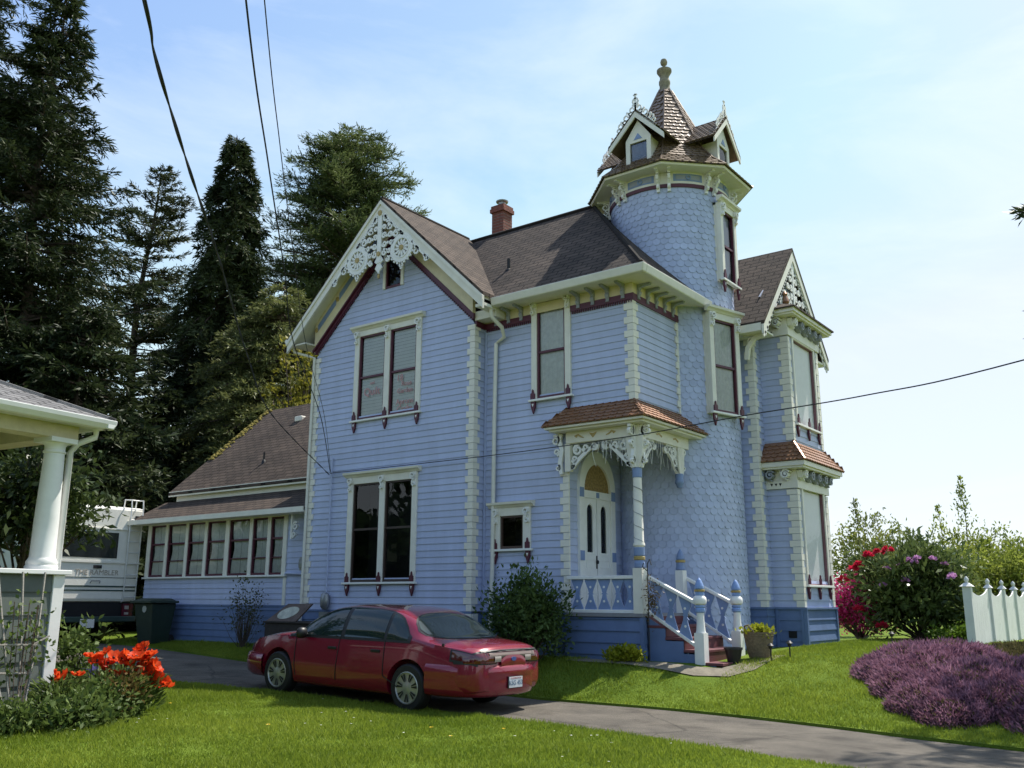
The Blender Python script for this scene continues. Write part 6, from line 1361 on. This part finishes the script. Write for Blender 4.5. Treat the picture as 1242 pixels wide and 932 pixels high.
# far hedge of small trees beyond the garden
for k_, (n_, lab, pos, rx, ry, rz, zc, cl, per, mm, L_, sd_) in enumerate((
    ('garden_tree', 'thin airy green tree just right of the bay window', (-8.4, 29.0, .7), 1.5, 1.3, 1.5, 1.9, 170, 26, OLIVE, .13, 21),
    ('garden_tree', 'low olive-green tree behind the red rhododendron flowers', (-6.6, 28.6, .7), 1.3, 1.2, 1.2, 1.3, 170, 34, OLIVE, .13, 22),
    ('garden_tree', 'bright green tree with a tall pointed leader above the fence', (-6.3, 32.5, .7), 1.5, 1.4, 1.45, 1.7, 190, 34, SPRING, .13, 23),
    ('garden_tree', 'yellowish green tree above the second and third fence posts', (-4.9, 30.6, .7), 1.5, 1.3, 1.15, 1.45, 210, 36, SPRING, .12, 24),
    ('garden_tree', 'dense green tree at the right edge beyond the fence', (-3.7, 33.5, .7), 2.0, 1.5, 1.4, 1.6, 240, 36, SPRING, .13, 25),
    ('garden_tree', 'olive tree peeping between the pointed tree and the yellowish one', (-5.9, 35.0, .7), 2.0, 1.5, 1.35, 1.5, 190, 34, OLIVE, .14, 26))):
    T, cc, rg = bushy(n_, lab, 'tree', pos, rx, ry, rz, cl, per, L_, L_*.45, mm, sd_, 'small trees beyond the garden', .16, zc, .3, 14, .25, .1, trunk=.06, stemr=.02)
    sp = MB(); Cs = []                                  # upright shoots that break the outline
    shoots = {2: [(-6.35, 32.3, 2.35), (-7.1, 32.3, 1.5)], 4: [(-4.3, 33, 1.15), (-3.9, 33, 1.35)], 0: [(-8.7, 28.9, 1.25), (-8.1, 28.9, .8)], 1: [(-7.1, 28.4, 1.0)]}.get(k_, [(pos[0]+.3, pos[1], .7)])
    for sx_, sy_, h_ in shoots:
        z0_ = pos[2]+zc+rz*.45; sp.tube([(sx_, sy_, z0_-.8), (sx_+.05, sy_, z0_+h_*.4), (sx_, sy_, z0_+h_)], [.02, .012, .004], 5)
        n = int(130*h_); q = rg.random(n)**.8; wd_ = (.42*(1-q)**.7+.03); Cs.append(np.stack([sx_+rg.normal(size=n)*wd_*.55, sy_+rg.normal(size=n)*wd_*.5, z0_-.2+q*(h_+.2)], 1))
    C = np.concatenate(Cs); leaves('shoot_leaves', C, rg.normal(size=C.shape)*.7+np.array((0, 0, .8)), L_, L_*.42, mm, T, rg); sp.build('shoots', BARK, T, recalc=False)
bushy('copper_shrub', 'low reddish shrub showing between the fence posts', 'shrub', (-3.4, 30.2, .7), 1.6, .8, .7, 120, 30, .12, .05, leafmat('copper_leaf', (.10, .02, .02), (.22, .06, .05), .4), 27, None, .15, .75, .2, 8, .4, .2)
bushy('low_hedge', 'low bright green hedge on the lawn behind the heather', 'hedge', (-4.55, 21.2, .68), .55, .35, .16, 60, 30, .07, .04, leafmat('bright_hedge_leaf', (.06, .12, .01), (.15, .24, .03), .35), 28, None, .08, .15, .3, 5, .3, .2, stemr=.006)
mb = MB(); mb.cyl((-15.0, 58.0, 0), (-15.0, 58.0, 6.0), .06); mb.cyl((-15.55, 57.8, 5.6), (-14.45, 58.2, 5.6), .05); tag(mb.build('utility_pole', mat('pale_weathered_pole', (.4, .38, .36), .8)), 'thin distant pole with a crossarm above the hedge trees', 'pole')
# twigs reaching in at the right edge
RS = conifer('spruce_tree', 'conifer whose dark tips just reach in at the right edge of the sky', (-.52, 17.6, .4), 13.0, 1.85, 4.0, 60, NEEDLE, 31, .3, .1, .1, .2, .05, .25, 5, .4, .2, irregular=.5, group=None, tr=.2)
# foliage hanging in front of the motorhome
LAUREL = leafmat('dark_laurel_leaf', (.015, .028, .008), (.075, .105, .03), .3, 1.2, .35)
bushy('laurel_tree', 'dark leafy tree behind the white porch column hanging over the motorhome', 'tree', (-15.75, 7.5, .1), 1.25, 1.1, 1.1, 135, 30, .17, .07, LAUREL, 33, None, .17, 3.0, .0, 14, .25, .2, trunk=.10, stemr=.025, droop=.35)
bushy('rose_bush', 'loose leafy bush at the foot of the porch in front of the motorhome', 'bush', (-12.75, 6.95, .05), .42, .4, .68, 46, 16, .10, .055, HERB, 34, None, .12, .62, .2, 10, .2, .2, stemr=.008)
# vines on the trellis
rg = np.random.default_rng(41); n = 260; C = np.stack([rg.uniform(-.42, .42, n), rg.uniform(-.1, .15, n), .95+rg.normal(size=n)*.28], 1); C = np.array([F0.P(a, -b, c) for a, b, c in C])
VT = thing('climbing_rose', 'thin leafy climber growing up the fan trellis', 'climbing plant', tuple(F0.P(0, .1, 0))); leaves('foliage', C, rg.normal(size=C.shape), .075, .045, HERB, VT, rg)
mb = MB()
for i in range(9):
    a = rg.uniform(-.4, .4); mb.tube([F0.P(a*.2, .1, 0), F0.P(a*.7, 0, .6), F0.P(a, -.05, 1.0+rg.random()*.5)], .006, 4)
mb.build('stems', BARK, VT)
# flower bed and poppies
BED = kind(MB().add([(x, y, gz(x, y)+.03) for x, y in ((-12.2, 5.0), (-11.3, 4.8), (-10.9, 5.3), (-10.9, 6.1), (-11.15, 6.7), (-11.7, 7.2), (-12.4, 7.5), (-12.9, 7.3), (-12.1, 6.4))], [tuple(range(9))]).build('flower_bed_soil', mat('dark_bed_soil', (.045, .035, .025), .95, .4, 12, .8, 50)), 'structure')
bed = [(-11.0, 5.35, .30, .22, HERB), (-10.85, 5.9, .35, .26, HERB), (-11.3, 6.35, .38, .34, HERB), (-11.2, 6.6, .34, .34, HERB), (-11.7, 7.0, .42, .42, HERB), (-11.65, 6.95, .28, .34, HERB), (-12.1, 7.3, .36, .36, HERB), (-10.95, 6.2, .25, .18, HERB), (-11.45, 5.1, .3, .2, HERB), (-12.5, 7.5, .3, .3, HERB)]
for k_, (x, y, r_, h_, mm) in enumerate(bed):
    bushy('border_plant', 'clump of low green border plants around the poppies', 'plant', (x, y, gz(x, y)), r_, r_, h_*.7, 46, 24, .085, .04, mm, 50+k_, 'low border plants', .09, h_*.55, .4, 6, .2, .2, stemr=.004)
bushy('rusty_plant', 'reddish brown leafy plant low under the orange poppies', 'plant', (-11.25, 6.75, gz(-11.2, 6.75)), .24, .24, .24, 36, 18, .07, .035, RUST, 61, None, .08, .32, .3, 5, .3, .2, stemr=.004)
def poppy_clump(label, x, y, heads, seed):
    rg = np.random.default_rng(seed); z = gz(x, y); T = thing('poppy_plant', label, 'poppies', (x, y, z), 'orange poppies in the corner bed')
    st = MB(); n = 500; q = rg.random(n); a = rg.random(n)*6.28; r_ = .28*rg.random(n)**.6
    C = np.stack([x+r_*np.cos(a), y+r_*np.sin(a), z+.05+q*.42], 1); leaves('foliage', C, np.stack([np.cos(a), np.sin(a), .7+0*a], 1)+rg.normal(size=(n, 3))*.4, .13, .028, HERB, T, rg)
    for hx, hy, hz in heads:
        st.tube([(x+(hx-x)*.25, y+(hy-y)*.25, z), (x+(hx-x)*.7, y+(hy-y)*.7, z+(hz-z)*.65), (hx, hy, hz)], .006, 5)
        V, F = [], []; np_ = 6; s = rg.uniform(.085, .108); tilt = Matrix.Rotation(rg.normal()*.45, 3, 'X') @ Matrix.Rotation(rg.normal()*.45, 3, 'Y'); tw_ = rg.random()*6
        for k in range(np_):
            a0 = tw_+k*2*math.pi/np_; w = .72; b = len(V)
            for i in range(4):
                rr_ = s*(.12+.3*i); lift = s*(.05+.55*(i/3)**1.4)*(1 if k % 2 else .75)
                for j in range(5):
                    aa = a0+(j-2)/2*w*(.35+.65*math.sin(min(1, (i+.6)/3)*1.57)); wv = 1+.10*math.sin(j*2.7+k)
                    V.append(tuple(tilt @ Vector((rr_*math.cos(aa)*wv, rr_*math.sin(aa)*wv, lift+.012*math.sin(j*3+k*2+i)))))
            F += [(b+i*5+j, b+i*5+j+1, b+(i+1)*5+j+1, b+(i+1)*5+j) for i in range(3) for j in range(4)]
        m_ = MB(); m_.add([(hx+v[0], hy+v[1], hz+v[2]) for v in V], F); fl = m_.build('flower', POPPY, T, smooth=80, recalc=False)
        m_ = MB(); m_.lathe(hx, hy, [(.006, hz), (.016, hz+.012), (.016, hz+.03), (.006, hz+.036)], 8); m_.build('seed_head', CBLACK, fl)
    st.build('stems', HERB, T)
def heads(pts, d):      # (lateral, height) around a spot in the bed
    return pts
def at(k, L): return [(x*k, y*k, 1.5+(z-1.5)*k) for x, y, z in L]
poppy_clump('tallest poppy plant, its heads crowding together at the right of the bed', -11.45, 7.15, at(1.07, [(-10.62, 6.6, .89), (-10.59, 6.64, .91), (-10.56, 6.68, .79), (-10.58, 6.66, .71), (-10.54, 6.73, .73), (-10.6, 6.62, .77), (-10.54, 6.72, .63), (-10.57, 6.67, .6), (-10.62, 6.6, .65), (-10.56, 6.69, .84), (-10.66, 6.6, .80), (-10.52, 6.75, .69)]), 71)
poppy_clump('poppy plant in the middle of the row with a knot of orange heads', -11.4, 6.85, at(1.05, [(-10.89, 6.53, .78), (-10.86, 6.59, .75), (-10.83, 6.64, .66), (-10.87, 6.56, .82), (-10.81, 6.66, .78), (-10.89, 6.53, .59), (-10.76, 6.6, .73), (-10.72, 6.62, .80)]), 72)
poppy_clump('poppy plant leaning out over the lawn at the right end of the bed', -11.75, 7.05, at(1.10, [(-10.27, 6.59, .6), (-10.24, 6.64, .56), (-10.2, 6.69, .51), (-10.25, 6.62, .53), (-10.18, 6.72, .49), (-10.33, 6.49, .45)]), 73)
poppy_clump('poppy plant left of the middle one, its heads above the dark bush', -11.6, 6.7, at(1.04, [(-11.33, 6.37, .8), (-11.29, 6.44, .74), (-11.25, 6.52, .84), (-11.23, 6.55, .71), (-11.2, 6.6, .77), (-11.26, 6.5, .65)]), 75)
poppy_clump('short poppy plant nearest the porch corner with few heads', -11.6, 6.15, at(1.04, [(-11.15, 5.87, .6), (-11.12, 5.93, .58), (-11.04, 6.07, .61)]), 74)
mb = MB(); LP = thing('lupin', 'blue-violet flower spike beside the porch corner', 'flower', (-12.25, 6.95, 0)); rg = np.random.default_rng(77)
for dx in (0, .06): mb.tube([(-12.25+dx, 6.9+dx, .05), (-12.25+dx, 6.9+dx, .6)], .006, 4)
mb.build('stems', HERB, LP); n = 160; C = np.stack([-12.22+rg.normal(size=n)*.03, 6.93+rg.normal(size=n)*.035, .38+rg.random(n)*.25], 1); leaves('spike', C, rg.normal(size=(n, 3)), .035, .025, leafmat('violet_petal', (.12, .10, .35), (.30, .26, .55), .4), LP, rg)

# heather mounds
def heather(label, x, y, rx, ry, h, m, seed, n=26000, rot=0, L=.055):
    rg = np.random.default_rng(seed); T = thing('heather', label, 'heather', (x, y, gz(x, y)), 'heather mounds by the fence')
    a = rg.random(n)*2*math.pi; q = np.sqrt(rg.random(n)); edge = 1+.10*np.sin(a*3+seed)+.07*np.sin(a*7+seed*2)
    px, py = q*np.cos(a)*rx*edge, q*np.sin(a)*ry*edge; X = x+px*math.cos(rot)-py*math.sin(rot); Y = y+px*math.sin(rot)+py*math.cos(rot)
    hh = h*(1-q**2.6)**.62*(1+.07*np.sin(X*4.1+1)*np.sin(Y*3.7)+.08*np.sin(X*9)*np.sin(Y*8.3)+.10*np.sin(X*13+Y*7)*np.sin(Y*11-X*3)); Z = ground_z(X, Y)+hh
    C = np.stack([X, Y, Z-.03], 1); A = np.stack([np.cos(a)*q*.8, np.sin(a)*q*.8, .75+0*a], 1)+rg.normal(size=(n, 3))*.38
    leaves('flower_sprays', C, A, L*(.6+.8*rg.random(n))*np.where(rg.random(n) < .09, 1.9, 1), .02, m, T, rg)
    sel = rg.random(n) < .10; sel &= (np.sin(X*5.3+1)*np.sin(Y*4.9+seed) > .1); leaves('green_sprigs', C[sel]+np.array((0, 0, .012)), A[sel]+rg.normal(size=(int(sel.sum()), 3))*.3, L*1.25, .022, HEATHB, T, rg)
    g_ = MB(); V = []; F = []; k, r_ = 28, 7
    for i in range(r_+1):
        qq = i/r_
        for j in range(k):
            aa = 2*math.pi*j/k; e_ = 1+.10*math.sin(aa*3+seed)+.07*math.sin(aa*7+seed*2); px, py = qq*math.cos(aa)*rx*e_*.97, qq*math.sin(aa)*ry*e_*.97
            xx, yy = x+px*math.cos(rot)-py*math.sin(rot), y+px*math.sin(rot)+py*math.cos(rot); V.append((xx, yy, gz(xx, yy)+max(-.02, h*(1-qq**2.6)**.62*.9-.05)))
    g_.add(V, [(i*k+j, i*k+(j+1) % k, (i+1)*k+(j+1) % k, (i+1)*k+j) for i in range(r_) for j in range(k)]); g_.build('twiggy_base', mat('heather_twigs', (.035, .025, .022), .95, .3, 20, .6, 60), T, smooth=70)
heather('big mauve heather mound nearest the lawn, in front of the fence end', -3.65, 15.2, 1.0, 1.7, .32, HEATH, 81, 46000, R(8))
heather('long low mauve heather mound along the driveway at the right edge', -2.75, 14.0, 1.25, 1.5, .34, HEATH, 82, 46000, R(0))
heather('mauve heather mound cut off by the right edge of the photo', -1.45, 13.9, 1.3, 1.6, .42, HEATH, 83, 30000)
heather('brownish faded heather below the fence panels at the right edge', -2.55, 17.3, .95, 1.2, .16, HEATHB, 84, 16000)

# pots, stake lights, fallen bits
PB = thing('basket_planter', 'woven basket planter with bright green leaves beside the newel post', 'planter', (-6.42, 15.45, gz(-6.42, 15.45)))
zb = gz(-6.42, 15.45)+.01; mb = MB(); mb.lathe(-6.42, 15.45, [(.17, zb), (.20, zb+.10), (.225, zb+.25), (.25, zb+.40), (.26, zb+.43), (.23, zb+.42), (.2, zb+.3)], 22)
for i in range(10): mb.lathe(-6.42, 15.45, [(.178+.0083*i, zb+.035+.04*i), (.186+.0083*i, zb+.05+.04*i), (.18+.0083*i, zb+.065+.04*i)], 22)
mb.build('basket', mat('woven_brown_basket', (.20, .15, .09), .85, .35, 25, .6, 60), PB, smooth=50)
rg = np.random.default_rng(91); n = 420; C = np.array((-6.42, 15.45, zb+.42))+rg.normal(size=(n, 3))*np.array((.11, .11, .045)); leaves('foliage', C, rg.normal(size=(n, 3))+np.array((0, 0, .8)), .08, .05, LIME, PB, rg)
mb = MB(); mb.tube([(-6.62, 15.38, zb+.42), (-6.60, 15.30, zb+.52), (-6.5, 15.22, zb+.54), (-6.4, 15.21, zb+.43)], .015, 6); mb.build('handle', mat('basket_handle', (.2, .15, .09), .85), PB)
BPOT = thing('black_pot', 'small black plastic pot standing empty on the lowest step', 'pot', (-6.65, 14.78, .5)); zb = .535
mb = MB(); mb.lathe(-6.62, 14.85, [(.10, zb-.02), (.14, zb+.2), (.155, zb+.2), (.155, zb+.235), (.135, zb+.235), (.12, zb+.12)], 22); mb.build('pot_body', CBLACK, BPOT, smooth=40)
mb = MB(); mb.lathe(-6.62, 14.85, [(.128, zb+.16), (.128, zb+.175)], 18); mb.build('soil', BARK, BPOT)
for lab, x, y in (('black stake light on the lawn, right of the basket planter', -5.95, 15.6), ('black stake light nearest the basket planter', -6.12, 15.2), ('black stake light by the heather mound', -4.95, 18.0)):
    z = gz(x, y); T = thing('stake_light', lab, 'garden light', (x, y, z), 'stake lights on the lawn'); mb = MB(); mb.cyl((x, y, z), (x, y, z+.2), .012, 8); mb.build('stake', CBLACK, T)
    mb = MB(); mb.lathe(x, y, [(.03, z+.2), (.035, z+.24), (.06, z+.25), (.02, z+.29)], 12); mb.build('lamp_head', CBLACK, T, smooth=40)
HK = thing('plant_hook', 'thin black iron hook with a dried hanging plant beside the porch post', 'hook', (-7.82, 14.18, .5)); mb = MB(); mb.tube([(-7.80, 14.16, .5), (-7.80, 14.16, 2.12), (-7.74, 14.14, 2.2), (-7.70, 14.12, 2.1)], .009, 6); mb.tube([(-7.80, 14.16, 2.0), (-7.88, 14.14, 2.08), (-7.86, 14.14, 2.14)], .008, 6); mb.build('iron_rod', CBLACK, HK)
rg = np.random.default_rng(93); n = 240; C = np.array((-7.72, 14.14, 1.55))+rg.normal(size=(n, 3))*np.array((.07, .05, .16)); leaves('dried_plant', C, rg.normal(size=(n, 3)), .06, .02, RUST, HK, rg)

# grass
GR = leafmat('lawn_grass', (.105, .170, .012), (.32, .38, .05), .45, .45, .55)
def grass(name, n, xr, yr, dens, hmin, hmax, seed, keep):
    rg = np.random.default_rng(seed); X = rg.uniform(*xr, n); Y = rg.uniform(*yr, n); k = keep(X, Y); X, Y = X[k], Y[k]; n = len(X); Z = ground_z(X, Y)
    a = rg.random(n)*2*math.pi; patch = np.sin(X*2.3+1.3*np.sin(Y*1.9))*np.sin(Y*2.7+1.1*np.sin(X*1.3)); thin = (patch > .72) & (rg.random(n) < .7); h = rg.uniform(hmin, hmax, n)*(.85+.35*np.sin(X*1.7+1)*np.sin(Y*1.3)+.22*np.sin(X*7+Y*3)*np.sin(Y*8))*np.where(thin, .45, 1)*np.where(rg.random(n) < .03, 1.7, 1); w = .0045+.0035*rg.random(n); b = rg.normal(size=(n, 2))*h[:, None]*.45
    P0 = np.stack([X-np.cos(a)*w, Y-np.sin(a)*w, Z-.005], 1); P1 = np.stack([X+np.cos(a)*w, Y+np.sin(a)*w, Z-.005], 1); P2 = np.stack([X+b[:, 0], Y+b[:, 1], Z+h], 1)
    V = np.stack([P0, P1, P2], 1).reshape(-1, 3); return kind(npmesh(name, V, np.arange(3*n).reshape(n, 3), GR), 'stuff')
grass('front_lawn_grass', 330000, (-15.5, -1.0), (3.6, 10.2), 0, .028, .06, 101, lambda x, y: (y < near_edge(x)-.0) & (x*.62+y > -5.2+.0*x) & ~((x < -11.1) & (y < 7.3) & (x+12.2 < (y-4.8)*.2+.9)))
grass('side_lawn_grass', 260000, (-11.0, -.3), (10.8, 21.5), 0, .03, .065, 102, lambda x, y: (y > far_edge(x)+.0) & ~((x < -6.48) & (y > np.where(x < -9.0, 14.2, 13.72))) & ~((x < -6.5) & (y > 15.9) & (y < 20.2)) & (x > -10.9) & (x > -.80*y))
grass('back_lawn_grass', 90000, (-24, -9.4), (12.2, 14.2), 0, .035, .08, 103, lambda x, y: (y > far_edge(x)) & (y < np.where(x < -16.3, 14.25, np.where(x < -11.5, 13.95, 13.75))))
rg = np.random.default_rng(5)
n = 60; cx_ = rg.integers(0, 9, n); X = np.array([-12.4, -11.6, -10.1, -9.2, -8.4, -7.1, -6.3, -5.2, -10.8])[cx_]+rg.normal(size=n)*.45; Y = np.array([8.2, 7.1, 8.9, 7.6, 8.6, 8.2, 9.0, 8.4, 6.4])[cx_]+rg.normal(size=n)*.4; k = Y < near_edge(X)-.2; X, Y = X[k], Y[k]; Z = ground_z(X, Y)+.045
C = np.repeat(np.stack([X, Y, Z], 1), 7, 0); a = np.tile(np.arange(7)*.9, len(X)); A = np.stack([np.cos(a), np.sin(a), .25+0*a], 1)
sel = np.repeat(rg.random(len(X)) < .45, 7); o = leaves('lawn_daisies', C[sel], A[sel], .016, .012, mat('white_daisy', (.7, .7, .6), .7, .05), None, rg, .8); kind(o, 'stuff')
sel = np.repeat(rg.random(len(X)) < .08, 7); o = leaves('lawn_dandelions', C[sel], A[sel], .028, .022, mat('yellow_dandelion', (.75, .50, .02), .7, .05), None, rg, .8); kind(o, 'stuff')

# leaf cloud added behind the viewer to darken the panes, seen only as reflections
rg = np.random.default_rng(120); n = 26000; a = rg.uniform(R(165), R(330), n); d = rg.uniform(34, 46, n); X = d*np.cos(a); Y = d*np.sin(a)+4; hh = (7+3*np.sin(a*9)+2*np.sin(a*23)); C = np.stack([X, Y, -.5+hh*rg.random(n)**.9], 1)
kind(leaves('added_reflection_woods', C, rg.normal(size=(n, 3)), 1.5, 1.1, SHRUB, None, rg), 'stuff')

# lettering becomes real mesh
dg = bpy.context.evaluated_depsgraph_get(); dg.update()
for o in [o for o in bpy.data.objects if o.type == 'FONT']:
    me = bpy.data.meshes.new_from_object(o.evaluated_get(dg)); n_ = bpy.data.objects.new('lettering', me); COL.objects.link(n_)
    n_.parent = o.parent; n_.matrix_parent_inverse = o.matrix_parent_inverse.copy(); n_.matrix_basis = o.matrix_basis.copy(); bpy.data.objects.remove(o)

# separate ornaments of one kind that were modelled together
def split(o, want=2):
    me = o.data; n = len(me.vertices); par = list(range(n))
    def fd(i):
        while par[i] != i: par[i] = par[par[i]]; i = par[i]
        return i
    for e in me.edges: par[fd(e.vertices[0])] = fd(e.vertices[1])
    gr = {}
    for p in me.polygons: gr.setdefault(fd(p.vertices[0]), []).append(p)
    if len(gr) < want or len(gr) > 12: return
    nm_ = o.name.split('.')[0]
    for ps in gr.values():
        ix = sorted({v for p in ps for v in p.vertices}); mp_ = {v: i for i, v in enumerate(ix)}
        m2_ = bpy.data.meshes.new(nm_); m2_.from_pydata([me.vertices[v].co for v in ix], [], [[mp_[v] for v in p.vertices] for p in ps]); m2_.materials.append(me.materials[0])
        q = bpy.data.objects.new(nm_, m2_); COL.objects.link(q); q.parent = o.parent; q.matrix_parent_inverse = o.matrix_parent_inverse.copy()
    bpy.data.objects.remove(o)
for o in [o for o in bpy.data.objects if o.name.split('.')[0] in ('blue_square', 'rake_panel', 'rake_rosette', 'stair_stringer', 'lace_boss', 'gilt_motif', 'frieze_panel_field', 'arrow_inlay', 'marker_lamp', 'stripe', 'rear_ledge', 'panel_moulding', 'roof_vent', 'conduit', 'heart_cutout', 'baluster_hole_light', 'eave_soffit', 'eave_return', 'clerestory_band', 'reverse_lamp', 'newel_band', 'column_band', 'roof_rosette')]: split(o)
